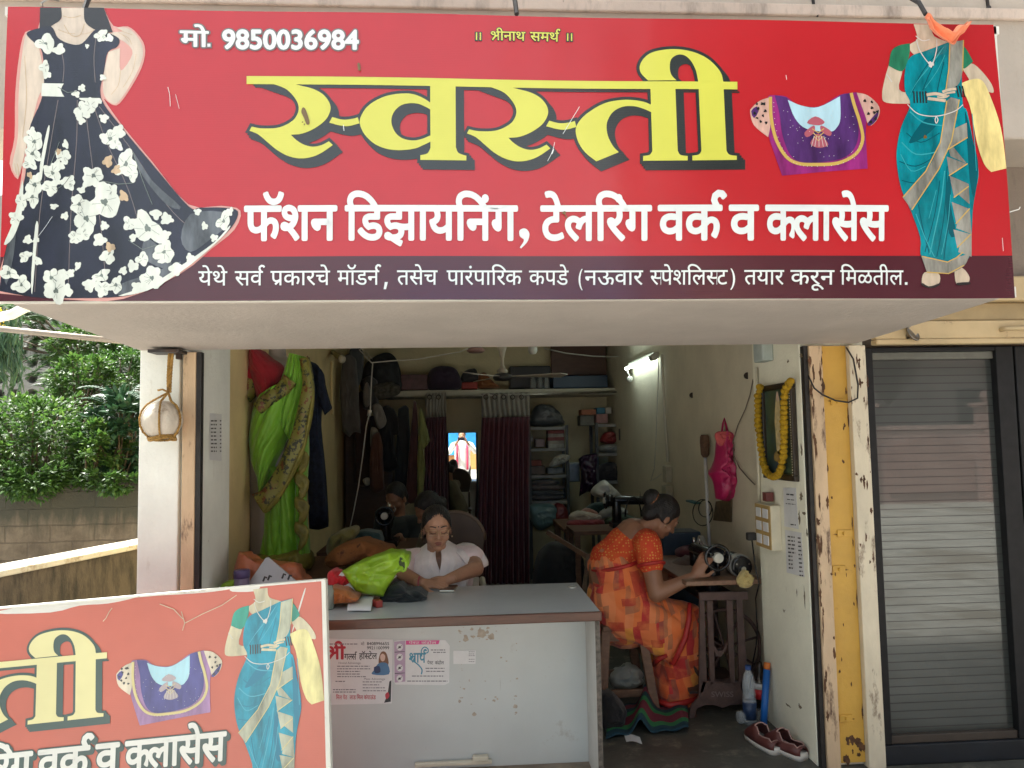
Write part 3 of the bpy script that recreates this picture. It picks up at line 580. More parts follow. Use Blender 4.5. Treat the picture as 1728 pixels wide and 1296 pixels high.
def sign_layers(old):
    "(part, parent part, colour key, level, [(verts, faces) in pixels of the sign])"
    rnd = random.Random(4); Ls = []
    poly = lambda pts, n=5: shape([crv(pts, n)])
    def lay(name, par, key, lev, items): Ls.append((name, par, key, lev, items))
    sec = [crv(t2(S_, 367, 4.5)), crv(t2(L_, 366, 4.7)), crv(t3(TA)), crv(t3(B1)), crv(t3(B2)), crv(t3(CU))]
    if old: loops = sec+[crv([(760,133,1)]+HEAD[1:3]+[(760,146.3,1)])]
    else: loops = [crv(t2(S_)), crv(t2(L_)), crv(t2(VA)), crv(t2(BA)), crv(HEAD)]+sec
    sh = [shape([l], 5.2 if not old else 5) for l in loops]
    dark = []
    for dx, dy in ((0,0),(3,4),(6,8),(9,11)): dark += [([(a+dx, b+dy) for a, b in vs], fs) for vs, fs in sh]
    lay('title_shadow', None, 'dark', 1, dark)
    lay('title_lettering', None, 'yellow', 2.2, [shape([l]) for l in loops])
    # second line
    txt = [('टेल\u093fर\u0902ग',913.5,1096.5),('वक^',1111,1214.5),('व',1230,1275.5),('क~लासेस',1291,1496)]
    if not old: txt = [('फ\u0945शन',413.5,566.7),('\u093fडझाय\u093fन\u0902ग',584,871)]+txt
    yb = 405-(20 if old else 0); it = []; io = []
    for s, x0, x1 in txt:
        it += fit(s, x0, x1, yb, yb, 90, .026)
        if old: io += [([(a+d, b+d*1.2) for a, b in q[0]], q[1]) for d in (0, 3, 6) for q in fit(s, x0, x1, yb, yb, 90, .055)]
    if not old:
        cm = crv([(877,389),(886,386),(893,394),(890,408),(879,420,1),(877,418,1),(884,406),(877,399)]); it.append(shape([cm]))
    if io: lay('subtitle_shadow', None, 'dark', 1, io)
    lay('subtitle_lettering', None, 'white', 2.2, it)
    # third line
    l3 = [('येथे',334.7,383),('सव^',396.5,443.4),('प_कारचे',457,557),('म\u0949डन^',570,640),('तसेच',670.5,738),('पार\u0902पा\u093fरक',754,880),('कपडे',892.6,958.7),('(',974.5,983),('नऊवार',986,1084),('स~पेश\u093fलस~ट',1096.5,1226),(')',1231,1241),('तयार',1254.6,1321),('करून',1332.6,1406.5),('\u093fमळतील',1417,1524)]
    it = []
    for s, x0, x1 in l3:
        if old and x0 < 760: continue
        it += fit(s, x0, x1, 482.3-.0013*x0, 482.3-.0013*x1, 38.4, .004)
    dot = lambda x, y, r: ([(x-r,y-r),(x+r,y-r),(x+r,y+r),(x-r,y+r)], [(0,1,2,3)])
    it.append(dot(1529.5, 478.3, 2.2))
    if not old: it.append(([(650,477),(655,477),(652,489),(648,489)], [(0,1,2,3)]))
    lay('detail_lettering', None, 'white', 2.2, it)
    # small line at the top
    mt = [([(x, 56),(x+2.2, 56),(x+2.2, 68.5),(x, 68.5)], [(0,1,2,3)]) for x in (803, 809.5, 957, 963.5)]
    m1 = lambda o: fit('श_ीनाथ', 827, 886, 68, 68.7, 23, o)+fit('समथ^', 895, 943, 68.7, 69.5, 23, o)
    b4 = lambda q: ([q[0][0], q[0][1], q[0][2], q[0][3]], q[1])
    lay('motto_outline', None, 'dark', 1, m1(.06)+[([(a+(-1.6 if i in (0, 3) else 1.6), c+(-1.6 if i < 2 else 1.6)) for i, (a, c) in enumerate(q[0])], q[1]) for q in mt])
    lay('motto_lettering', None, 'yellow', 2.2, m1(.012)+mt)
    if not old:
        ph = lambda o: fit('मो', 305, 351, 78.5, 79.5, 41, o)+fit('9850036984', 375, 606, 82.3, 84.8, 45, o+.012)
        d2 = [dot(353, 77, 2.6)]; d3 = [dot(353, 77, 5)]
        lay('phone_outline', None, 'grey', 1, ph(.075)+d3); lay('phone_lettering', None, 'white', 2.2, ph(.022)+d2)
        # woman in the floral dress
        sk = [z1([(120,145),(165,190),(192,350),(165,420),(130,560),(100,680),(80,748,1),(56,700),(80,580),(85,400),(100,230)]),
              z1([(460,222,1),(508,205,1),(510,300),(560,228),(530,182),(475,155),(478,140),(520,135),(495,120),(540,122),(575,150),(602,200),(597,260),(560,340),(500,430),(465,432),(437,390),(442,300)]),
              z1([(210,115),(265,85,1),(260,37,1),(360,37,1),(365,95),(405,130),(360,190),(300,195),(250,165)])]
        halo = [z1([(112,140),(88,230),(70,400),(66,580),(44,690),(78,756),(100,690),(60,930),(0,1140,1),(0,1235,1),(300,1262),(520,1258),(760,1150),(890,1045),(985,965),(1010,885),(930,864),(790,858),(640,680),(520,535),(440,420),(470,440),(505,436),(570,340),(606,260),(610,195),(580,145),(540,114),(480,112),(440,37,1),(175,37,1),(165,125)])]
        lay('dress_picture', None, 'halo', .6, [poly(q, 3) for q in halo])
        lay('skin_print', 'dress_picture', 'skin', 1.2, [poly(q, 4) for q in sk])
        lay('skin_line_print', 'dress_picture', 'tan', 1.6, [stroke2(crv(z1(q), 4, False), w) for q, w in (([(510,300),(500,360),(470,400)], .9), ([(520,150),(545,165),(556,190)], .8), ([(500,128),(530,140),(560,150)], .7), ([(500,140),(525,155),(545,180)], .7), ([(110,240),(118,420),(100,580)], .9), ([(76,690),(82,715),(80,740)], .8), ([(66,690),(70,715),(74,738)], .7), ([(250,130),(290,145),(320,147)], .8), ([(400,132),(370,146),(345,148)], .8), ([(270,72),(305,80),(345,70)], 1.0), ([(575,230),(560,300),(520,370)], .8))])
        lay('hair_print', 'dress_picture', 'hair', 1.8, [poly(z1([(174,37,1),(262,37,1),(262,85),(222,115),(172,152,1)]), 4), poly(z1([(358,37,1),(440,37,1),(478,140,1),(445,140),(400,128),(362,95)]), 4)])
        dress = z1([(118,148),(165,126),(222,118),(250,165),(300,190),(350,188),(402,132),(440,135),(502,165),(497,200),(457,225),(442,300),(428,415),(520,545),(640,690),(790,865),(840,872),(930,872),(1000,888),(970,960),(880,1040),(760,1140),(620,1220),(500,1250),(300,1256),(150,1252),(0,1225,1),(20,1080),(60,930),(110,740),(125,560),(178,430),(192,350),(185,230),(160,195)])
        lay('dress_print', 'dress_picture', 'navy', 2.0, [poly(dress, 4)])
        lay('sheer_print', 'dress_picture', 'sheer', 2.5, [poly(z1(q), 3) for q in ([(560,640),(640,760),(760,870),(700,860),(600,740)],[(800,900),(930,890),(960,940),(880,1010),(800,1060),(760,1000)],[(500,1200),(640,1150),(760,1100),(700,1170),(600,1220),(510,1246)],[(20,1100),(50,980),(70,960),(60,1080),(30,1200)],[(620,1000),(720,1100),(690,1130),(600,1080)])])
        lay('flower_print', 'dress_picture', 'flower', 2.9, [shape([flower_poly(x/2.493, y/2.493, r/2.493*(1.16 if r > 20 else 1), rnd)]) for x, y, r in FLW]
            +[poly(z1([(185,356,1),(275,357,1),(262,384),(277,412,1),(180,410,1)]), 2), poly(z1([(340,416,1),(425,416,1),(430,440),(345,425)]), 2), poly(z1([(205,545),(214,550),(190,680),(178,760),(172,700)]), 3), poly(z1([(152,950),(165,950),(155,1060),(140,1240),(136,1150)]), 3),
              poly(z1([(500,1246),(640,1195),(780,1105),(900,1020),(965,950),(955,975),(880,1048),(760,1145),(620,1224)]), 3), poly(z1([(20,1030),(60,930),(100,760),(95,900),(60,1000)]), 3)])
        lay('pleat_print', 'dress_picture', 'grey', 2.3, [stroke2(crv(z1(q), 4, False), 1.3) for q in ([(330,425),(325,600),(300,900),(290,1240)],[(390,425),(450,600),(540,800),(600,1000)],[(250,425),(215,620),(170,900),(150,1230)],[(420,450),(560,640),(700,860),(800,960)],[(360,430),(390,700),(430,1000),(450,1240)],[(260,200),(275,280),(270,350)],[(410,150),(400,250),(405,350)])])
        lay('petal_line_print', 'dress_picture', 'leafp', 3.2, [stroke2([(x/2.493+r*.1*math.cos(a), y/2.493+r*.1*math.sin(a)), (x/2.493+r*.32*math.cos(a+.2), y/2.493+r*.3*math.sin(a+.2))], .55) for x, y, r in FLW if r > 25 for a in [rnd.random()*6+k*1.26 for k in range(5)]])
        lay('petal_print', 'dress_picture', 'tan', 3.1, [shape([flower_poly(x/2.493, y/2.493, r/2.493, rnd)]) for x, y, r in FLT])
        lay('stamen_print', 'dress_picture', 'leafp', 3.4, [shape([flower_poly(x/2.493, y/2.493, r/2.493*.24, rnd)]) for x, y, r in FLW if r > 33]
            +[stroke2(z1(q), 1.1) for q in ([(560,640),(600,760),(640,860)],[(255,600),(240,640),(215,700)],[(330,390),(290,395),(250,372)],[(420,760),(500,775),(560,770)],[(540,1010),(600,1050),(660,1030)],[(240,800),(275,775),(300,740)])])
        lay('necklace_print', 'dress_picture', 'tan', 1.9, [stroke2(crv(z1([(275,110),(300,150),(325,158),(345,148),(360,105)]), 4, False), 1)])
    if not old:
        lay('scratch_mark', None, 'white', 4.6, [stroke2(crv(q, 4, False), w) for q, w in (([(284,148),(287,160),(288,180)], .8), ([(297,160),(300,172),(303,184)], .6), ([(978,180),(962,206),(950,226)], .9), ([(936,240),(932,256),(924,272)], .8), ([(934,252),(931,260)], 2.2), ([(1325,128),(1326,136)], .9), ([(66,400),(78,384),(90,366)], .6), ([(580,212),(581,222)], 1.2), ([(1690,402),(1692,424)], .8))])
        lay('brown_stain', None, 'tan2', 4.2, [shape([crv(q, 3)]) for q in ([(511,183),(515,184),(520,196),(523,209),(518,211),(513,199),(509,190)],[(604,109),(608,110),(609,121),(605,120)])]+[shape([flower_poly(x, y, r, rnd)]) for x, y, r in ((514,211,1.6),(511,207,1.2),(1560,232,3),(952,360,3),(955,366,2))])
    # embroidered blouse
    lay('blouse_picture', None, 'magenta', 1, [poly(z4([(160,402,1),(215,408),(260,440),(350,450),(440,400),(512,388,1),(555,440),(550,560),(557,710,1),(400,722),(195,742,1),(160,640),(138,560),(134,420)]), 4)])
    lay('sleeve_print', 'blouse_picture', 'peach', 1.6, [poly(z4([(152,410,1),(105,425),(70,455),(62,475),(78,530),(137,580,1),(148,520)]), 4), poly(z4([(512,390,1),(560,402),(607,450),(600,500),(565,530),(545,480)]), 4)])
    lay('bodice_print', 'blouse_picture', 'purple', 1.9, [poly(z4([(165,402,1),(215,412),(222,420),(270,448),(350,452),(420,425),(440,402),(485,392,1),(508,480),(518,570),(490,640),(420,676),(290,686),(230,655),(197,570),(185,480)]), 4),
        poly(z4([(600,470),(606,462),(595,505),(568,530),(556,520)]), 2), poly(z4([(66,470),(90,450),(98,470),(78,500)]), 2)])
    lay('lining_print', 'blouse_picture', 'sky', 2.3, [poly(z4([(220,422,1),(280,447),(350,452),(441,406,1),(442,500),(425,540),(395,556),(300,545),(250,500)]), 4)])
    lay('edging_print', 'blouse_picture', 'gold', 2.6, [stroke2(crv(z4([(147,410),(150,500),(170,590),(210,660),(260,690),(330,695),(430,688),(505,650),(535,590),(525,520),(500,440),(488,392)]), 5, False), [5.5]*60)])
    lay('motif_print', 'blouse_picture', 'motif', 3.0, [poly(z4(q), 3) for q in ([(300,520),(335,492),(375,515),(350,530)],[(290,560),(330,530),(330,560),(300,580)],[(360,530),(402,555),(395,575),(360,555)],[(325,585),(350,565),(390,610),(350,625),(315,610)])])
    lay('motif_gold_print', 'blouse_picture', 'gold', 3.3, [stroke2(z4(q), 1.6) for q in ([(322,545),(348,562),(372,543)],[(325,562),(348,580),(370,560)],[(330,578),(348,595),(366,577)])])
    dots = [([(a+.7*math.cos(k), c+.7*math.sin(k)) for k in (0,1.57,3.14,4.71)], [(0,1,2,3)]) for a, c in z4([(rnd.uniform(200,505), rnd.uniform(460,670)) for _ in range(46)])]
    edge = crv(z4([(160,420),(165,500),(185,590),(225,655),(270,683),(330,688),(430,680),(498,643),(525,590)]), 7, False)
    lay('bead_print', 'blouse_picture', 'bead', 3.4, dots+[([(a+.8*math.cos(k), c+6+.8*math.sin(k)) for k in (0,1.57,3.14,4.71)], [(0,1,2,3)]) for a, c in edge[::2]]
        +[stroke2([(x/2.492+1240, 575/2.492), (x2/2.492+1240, 620/2.492)], .8) for x, x2 in ((330,318),(340,332),(350,350),(360,368),(370,385))])
    lay('sequin_print', 'blouse_picture', 'hair', 3.3, [shape([flower_poly(a, c, 2.6, rnd)]) for a, c in z4([(95,460),(115,490),(90,500),(80,480),(105,515),(125,470),(112,440),(128,520),(90,440),(590,500),(570,515),(598,470),(545,425),(575,430),(575,455),(585,475),(560,480),(120,440)])])
    # woman in the saree
    lay('saree_picture', None, 'skin2', .8, [poly(z4(q), 4) for q in ([(755,99,1),(830,99,1),(842,150),(908,185),(830,235),(760,230),(735,190),(770,160)],[(648,275,1),(706,285),(692,375),(760,390),(830,382),(890,395),(893,425),(850,440),(760,436),(640,432),(620,400),(632,330)],
        [(960,285),(1005,268),(1070,340),(1086,390),(1040,380),(950,375),(905,400),(868,385),(900,362),(985,345)],[(800,1145),(860,1150),(862,1190),(820,1203),(790,1195)],[(930,1120),(965,1130),(990,1165),(980,1190),(935,1192)])])
    lay('blouse_print', 'saree_picture', 'green', 1.4, [poly(z4(q), 4) for q in ([(738,180,1),(690,190),(660,215),(648,275,1),(706,298),(735,235)],[(955,185,1),(975,205),(1003,258,1),(965,288),(950,260)])])
    lay('yellow_cloth_print', 'saree_picture', 'cream', 1.4, [poly(z4([(940,355,1),(1000,333),(1040,340),(1070,400),(1115,540),(1138,710,1),(1075,725,1),(1045,690),(1015,600),(985,440)]), 4)])
    lay('drape_print', 'saree_picture', 'teal', 1.9, [poly(z4([(895,178,1),(805,212),(740,238),(716,300),(715,380),(737,440),(700,530),(680,620),(680,700),(700,800),(740,890),(780,1000),(790,1085),(900,1112),(985,1085),(996,980),(1000,880),(1012,800),(1022,720),(1000,600),(975,470),(958,440),(955,300),(962,168,1)]), 4)])
    lay('fold_print', 'saree_picture', 'teald', 2.3, [stroke2(crv(z4(q), 4, False), 1.7) for q in ([(870,200),(790,300),(745,390)],[(850,240),(810,330),(790,380)],[(720,560),(780,600),(860,560)],[(690,680),(760,700),(840,660)],[(700,760),(760,770),(810,740)],[(860,760),(840,900),(800,1060)],[(890,700),(880,900),(850,1080)],[(905,900),(890,1000),(880,1090)],[(770,860),(790,960),(820,1070)],[(880,260),(860,340),(850,390)])]
        +[poly(z4([(965,470),(985,540),(1003,610),(1020,700),(1005,830),(985,760),(975,620)]), 4), poly(z4([(800,500),(850,520),(790,580),(730,600)]), 4), poly(z4([(915,700),(905,850),(930,980),(900,980),(885,800)]), 3)])
    lay('sheen_print', 'saree_picture', 'teall', 2.5, [stroke2(crv(z4(q), 4, False), w) for q, w in (([(880,195),(835,260),(770,340),(735,400)], [.6,1.6,2,2,2,2,2,1.6,1.2,1,.8,.6,.5]), ([(885,230),(850,300),(800,370)], 1.2), ([(735,470),(790,515),(870,530)], 2.2), ([(700,600),(760,650),(850,640)], 2), ([(695,650),(740,720),(800,700)], 1.4), ([(880,720),(865,850),(835,1000),(820,1070)], 2), ([(905,820),(895,940),(870,1070)], 1.2), ([(760,900),(800,1000),(840,1080)], 1.6), ([(845,800),(815,920)], 1), ([(995,480),(1005,600),(1012,720)], 1.2))])
    lay('hand_print', 'saree_picture', 'skin2', 3.2, [stroke2(crv(z4(q), 4, False), w) for q, w in (([(805,400),(840,395),(868,400),(890,408)], 5), ([(810,415),(850,420),(885,425)], 5), ([(850,408),(880,412),(900,402)], 2.4), ([(930,375),(900,378),(872,388)], 4.5), ([(925,388),(895,392),(875,400)], 3.4))])
    lay('border_print', 'saree_picture', 'silver', 2.7, [poly(z4(q), 3) for q in ([(905,180,1),(962,168,1),(957,300),(935,360),(888,378,1),(902,290)],[(890,425),(940,420,1),(905,600),(850,715),(742,882,1),(703,830,1),(800,725),(860,600)],[(785,1078,1),(895,1102),(932,1082),(988,1068,1),(965,1118),(900,1150),(808,1142,1)])]
        +[shape([z4(q)]) for q in ([(915,545),(972,518),(975,580),(895,630)],[(885,600),(900,600),(972,690),(905,660)],[(888,660),(974,692),(900,738)],[(900,740),(980,775),(985,860),(915,800)],[(905,765),(980,780),(920,830)],[(910,850),(985,880),(930,940)],[(940,900),(985,880),(995,985),(930,960)],[(918,965),(990,985),(935,1040)],[(950,1010),(995,985),(996,1080),(940,1060)])])
    lay('gold_edge_print', 'saree_picture', 'gold', 3.1, [stroke2(z4(q), 1.7) for q in ([(905,180),(900,290),(886,380)],[(962,168),(957,300)],[(705,830),(800,722),(862,600),(890,425)],[(742,884),(855,712),(908,595),(942,420)],[(787,1078),(895,1102),(932,1084),(960,1060)],[(808,1144),(900,1150),(965,1115)],[(890,632),(975,580)],[(898,740),(975,690)],[(918,832),(980,785)],[(928,942),(985,878)],[(935,1042),(992,985)])])
    lay('jewellery_print', 'saree_picture', 'bead', 3.1, [stroke2(crv(z4(q), 5, False), 1.5) for q in ([(725,440),(770,480),(845,490),(920,470),(957,442)],[(765,165),(780,215),(825,270),(848,215),(850,165)],[(762,150),(790,170),(820,165)],[(845,490),(840,505),(845,520),(852,505),(845,490)],[(637,310),(660,345)])]+[shape([flower_poly(1240+825/2.492, 270/2.492, 5, rnd)])])
    lay('bangle_print', 'saree_picture', 'hair', 3.1, [stroke2(z4([(x, 385), (x+2, 434)]), 2.2) for x in (752,765,778,790,802)]+[stroke2(z4([(x, 362), (x+10, 410)]), 2.2) for x in (930,943,955)]
        +[poly(z4([(792,1190),(820,1206),(862,1190),(860,1200),(822,1213),(786,1199)]), 2), poly(z4([(935,1190),(985,1186),(990,1195),(940,1200)]), 2)])
    return Ls
def chop(item, st=55.):
    xs = [p[0] for p in item[0]]; ys = [p[1] for p in item[0]]
    if not xs or max(max(xs)-min(xs), max(ys)-min(ys)) < st*1.2: return item
    bm = bmesh.new(); vs = [bm.verts.new((p[0], p[1], 0)) for p in item[0]]
    for f in item[1]:
        try: bm.faces.new([vs[i] for i in f])
        except ValueError: pass
    for d, lo, hi in ((0, min(xs), max(xs)), (1, min(ys), max(ys))):
        q = math.floor(lo/st)+1
        while q*st < hi:
            co = (q*st, 0, 0) if d == 0 else (0, q*st, 0); bmesh.ops.bisect_plane(bm, geom=bm.verts[:]+bm.edges[:]+bm.faces[:], plane_co=co, plane_no=(1-d, d, 0)); q += 1
    bm.verts.index_update(); r = ([(v.co.x, v.co.y) for v in bm.verts], [tuple(v.index for v in f.verts) for f in bm.faces]); bm.free(); return r
def make_sign(root, fn, pal, old, pre):
    mats = {k: vinyl(pre+'_'+k, c, .20 if not old else .42, PVAR.get(k, .05 if not old else .09)) for k, c in pal.items()}
    Ls = sign_layers(old); parts = {}
    for name, par, key, lev, items in Ls:
        b = B()
        for k, (vs, fs) in enumerate([chop(q) for q in items]):
            wv = .0008+lev*.0011+(k % 400)*2.5e-6
            b.add([fn(u, v, wv) for u, v in vs], fs)
        me = bpy.data.meshes.new(name); me.from_pydata(b.v, [], b.f); me.update()
        parts[name] = fin(me, name, mats[key], parts[par] if par else root)
    return mats
def sag(u, v): return .004*math.sin(u*.021)*math.sin(v*.013)
sign = thing('shop_sign', (0, YB, 1.945), 'wide red banner sign with big yellow Marathi title, hung above the shop front', 'sign')
def rip(u, v): return .0035*math.sin(u*.0102+.9+.6*math.sin(v*.006))+.003*math.sin(v*.0115+u*.003)
def fn1(u, v, w_): q = PY(u, v, YB); return V((q.x, YB-w_-rip(u, v), q.z))
NM = make_sign(sign, fn1, NEWP, False, 'new')
TL, TR, BR_, BL = (14.5,12), (1678,40.5), (1714.5,502.5), (-3,508.5)
def quad(name, pts, w0, mat, root, fn, n=1):
    b = B(); N_ = 60
    def lp(s, t_, w_): a = [pts[0][d]+(pts[1][d]-pts[0][d])*s for d in (0, 1)]; c = [pts[3][d]+(pts[2][d]-pts[3][d])*s for d in (0, 1)]; return fn(a[0]+(c[0]-a[0])*t_, a[1]+(c[1]-a[1])*t_, w_)
    b.grid(N_, 24, lambda s, t_: lp(s, t_, w0)); b.grid(N_, 24, lambda s, t_: lp(s, t_, w0-.0035))
    return b.build(name, mat, root, True)
yl = lambda x: 431.5-(x-1714)*(-.0012)
quad('red_panel', [TL, TR, (1709, 431), (0.5, 433.5)], 0, NM['red'], sign, fn1)
quad('maroon_band', [(0.5, 433.5), (1709, 431), BR_, BL], 0, NM['maroon'], sign, fn1)
b = B(); xl, xr, zb, zt = -1.425, 1.879, 1.947, 2.892
for a in ((xl, xr, zb-.006, zb+.03), (xl, xr, zt-.03, zt-.002), (xl+.01, xl+.04, zb, zt), (xr-.04, xr-.01, zb, zt), (-.4, -.37, zb, zt), (.7, .73, zb, zt)): b.bx(a[0], a[1], YB+.012, YB+.03, a[2], a[3])
b.build('frame', whitem, sign)
for px, dx in ((872, 0), (1562, 6), (140, 5)):
    b = B(); q = PY(px, 24, YB+.012); b.tube([q, q+V((-.002, .03, .06)), q+V((-.004-dx*.003, .10, .14))], .008, 6); b.build('hanger_strap', blk, sign)
b = B(); q = PY(70, 8, YB); b.tube([q+V((0,.03,-.03)), q+V((0,.0,.005)), q+V((.02,.0,.02)), q+V((.02,.06,.05))], .004, 6); b.build('hook', metalm('hook_metal', (.4,.38,.35)), sign)
b = B(); q = PY(1704, 358, YB-.002); b.tube(crv([q, q+V((.012,-.01,.004)), q+V((.022,-.012,.008)), q+V((.026,-.014,.018))], 4, False) if False else [q, q+V((.012,-.01,.003)), q+V((.024,-.012,.006)), q+V((.027,-.014,.014))], .0016, 5); b.build('loose_thread', whitem, sign)
# orange cloth strip knotted over the top edge
b = B(); y0 = YB-.012
pts = [PY(1562,30,y0), PY(1570,44,y0-.01), PY(1590,62,y0-.012), PY(1608,64,y0-.012), PY(1622,50,y0-.01), PY(1634,40,y0)]
def cs(u, v):
    k = u*(len(pts)-1); i = min(int(k), len(pts)-2); p = pts[i].lerp(pts[i+1], k-i)
    return p+V((0, -.012*math.sin(v*7+u*5)-.006, (v-.5)*(.016+.024*math.sin(u*math.pi))*1.2+.004*math.sin(u*19)))
b.grid(24, 8, cs); cl = b.build('cloth_strip', cloth('orange_cloth', (.80,.22,.10)), None, True, solid=.002)
tag(cl, 'crumpled orange cloth strip tied over the top edge of the red sign', 'cloth')
# old faded sign leaning in front of the counter
TR2 = PY(542, 981, -.54); AN = R(3.1); LEAN = R(5)
ex = V((math.cos(AN), 0, math.sin(AN))); ed = V((math.sin(AN)*1, -math.sin(LEAN), -math.cos(AN)*math.cos(LEAN))).normalized(); en = ex.cross(ed).normalized()
if en.y > 0: en = -en
fn0 = lambda u, v: PY(u, v, YB)
qr = fn0(1684, 38)
def fn2(u, v, w_):
    q = fn0(u, v); return TR2 + ex*((q.x-qr.x)*.81) + ed*((qr.z-q.z)*.80) + en*(w_+.5*rip(u*1.3, v))
old = thing('leaning_sign', tuple(fn2(1500, 560, 0)), 'faded coral banner sign with yellow lettering and a teal saree, leaning before the counter', 'sign')
OM = make_sign(old, fn2, OLDP, True, 'old')
TL2, BL2 = (745, 22), (745, 640)
quad('faded_panel', [TL2, (1684, 38), (1705, 431), (745, 432)], 0, OM['red'], old, fn2)
quad('maroon_band', [(745, 432), (1705, 431), (1715.5, 640), BL2], 0, OM['maroon'], old, fn2)
b = B()
for pts in ([(743,18),(1690,34),(1690,37.8),(743,21.8)], [(1684.5,36),(1693,36),(1726,642),(1716,642)], [(740,20),(744.8,20),(744.8,642),(736,642)], [(744,640.2),(1725,640.2),(1725,652),(744,652)]): b.prism(pts, fn2, .004, -.04)
b.build('frame', M('worn_white_frame', (.78,.76,.68), .55, .1, dirt=(.4,.34,.26), dscale=9, damt=.58), old)
b = B(); rr = random.Random(3)   # creases and worn-off print along the top edge
for pts in ([(1100,24),(1290,27),(1300,31),(1240,38),(1180,36),(1120,44),(1000,33)], [(1290,28),(1500,32),(1460,36),(1380,34)], [(1500,31),(1555,34),(1545,44),(1500,40)], [(1648,56),(1651,57),(1630,130),(1628,129)]):
    vs, fs = shape([crv(pts, 3)]); b.add([fn2(u, v, .0005) for u, v in vs], fs)
me = bpy.data.meshes.new('worn_patch'); me.from_pydata(b.v, [], b.f); fin(me, 'worn_patch', whitem, old)
b = B()
for pts in ([(1250,48),(1244,56),(1238,68),(1232,74)], [(1396,70),(1404,95),(1400,110)], [(1405,95),(1440,80),(1480,66),(1510,48)], [(1350,50),(1380,64),(1400,86)]):
    vs, fs = stroke2(pts, 1.6); b.add([fn2(u, v, .0052) for u, v in vs], fs)
me = bpy.data.meshes.new('tear_line'); me.from_pydata(b.v, [], b.f); fin(me, 'tear_line', OM['tan'], old)
# ------------------------------------------------------------------ small helpers for soft things
def ridge(q, fr, sd):
    w_ = V((nz(q, fr*.5, sd+3), nz(q, fr*.5, sd+5), nz(q, fr*.5, sd+9)))*(.7/fr); s_ = 0; a_ = 1
    for o_ in range(3): s_ += a_*(1-2.2*abs(nz(q+w_, fr*(1.9**o_), sd+o_*11))); a_ *= .5
    return s_*.6
def pillow(b, out, y, thick, wr=.0, fr=30, n=14, back=True, seed=0, flatback=False, tilt=0., smooth=5, cloth_=False):
    "outline in pixels on the plane Y = y, swollen to a soft body with creases"
    o = crv(out, smooth) if smooth else [p[:2] for p in out]; N = len(o); cx = sum(p[0] for p in o)/N; cy = sum(p[1] for p in o)/N; vs = []; fs = []
    pts = [PY(px, py, y) for px, py in o]; c = PY(cx, cy, y)
    def lay(sg):
        off = len(vs)
        for i in range(n+1):
            r = 1-i/n
            for p in pts:
                q = c.lerp(p, r); d = thick*(max(0, 1-r**(5 if cloth_ else 3))**.5)*sg; e = 1 if r < .99 else .35
                if cloth_: qq = V((q.x*1.0, q.y, q.z*.22)); k = wr*(1.3*ridge(qq, fr*1.6, seed)+.6*nz(q, fr*.5, seed+7))*e
                else: k = wr*(1.5*ridge(q, fr, seed)+.9*nz(q, fr*.35, seed+7))*e
                vs.append(q+V((k*.3*e, (-d-k*(1 if sg > 0 else -1))*(1 if not (flatback and sg < 0) else .12)+tilt*(q.z-c.z), k*.25*e)))
        for i in range(n):
            for j in range(N): a = off+i*N+j; a2 = off+i*N+(j+1) % N; fs.append((a, a2, a2+N, a+N))
    lay(1)
    if back:
        m = len(vs); lay(-1)
        for j in range(N): fs.append((j, m+j, m+(j+1) % N, (j+1) % N))
    return b.add(vs, fs)
def soft(name, label, cat, out, y, thick, mat, wr=.008, fr=30, group=None, seed=0, tilt=0., flatback=False, n=14, smooth=5, cloth_=False):
    b = B(); pillow(b, out, y, thick, wr, fr, n, True, seed, flatback, tilt, smooth, cloth_); o = b.build(name, mat, None, True)
    return tag(o, label, cat, group)
def hang(b, out, y, amp=.012, k=70, n=14, seed=0):
    "hanging cloth: top edge, bottom edge as two pixel polylines, folds running down"
    top, bot = out; A = lambda q, pl: (lambda f: (lambda i: pl[i][0]+(pl[i+1][0]-pl[i][0])*(f-i))(min(int(f), len(pl)-2)))(q*(len(pl)-1))
    def lp(pl, q):
        f = q*(len(pl)-1); i = min(int(f), len(pl)-2); g = f-i; return (pl[i][0]+(pl[i+1][0]-pl[i][0])*g, pl[i][1]+(pl[i+1][1]-pl[i][1])*g)
    def fn(u, v):
        a = lp(top, u); c = lp(bot, u); p = PY(a[0]+(c[0]-a[0])*v, a[1]+(c[1]-a[1])*v, y)
        return p+V((0, amp*math.sin(u*k+1.5*math.sin(v*3+seed)+seed)*(.4+.6*v)+amp*.8*nz(p, 9, seed), 0))
    return b.grid(64, n, fn)
def wordlines(b, fn, x0, x1, y, h, rnd, gap=.25, mn=2, mx=7):
    x = x0
    while x < x1:
        w_ = rnd.uniform(mn, mx); w_ = min(w_, x1-x); b.add([fn(a, c) for a, c in ((x, y), (x+w_, y), (x+w_, y+h), (x, y+h))], [(0,1,2,3)]); x += w_+mn*.6
def deco(b, items, fn):
    for k, (vs, fs) in enumerate(items): b.add([fn(u, v, k) for u, v in vs], fs)
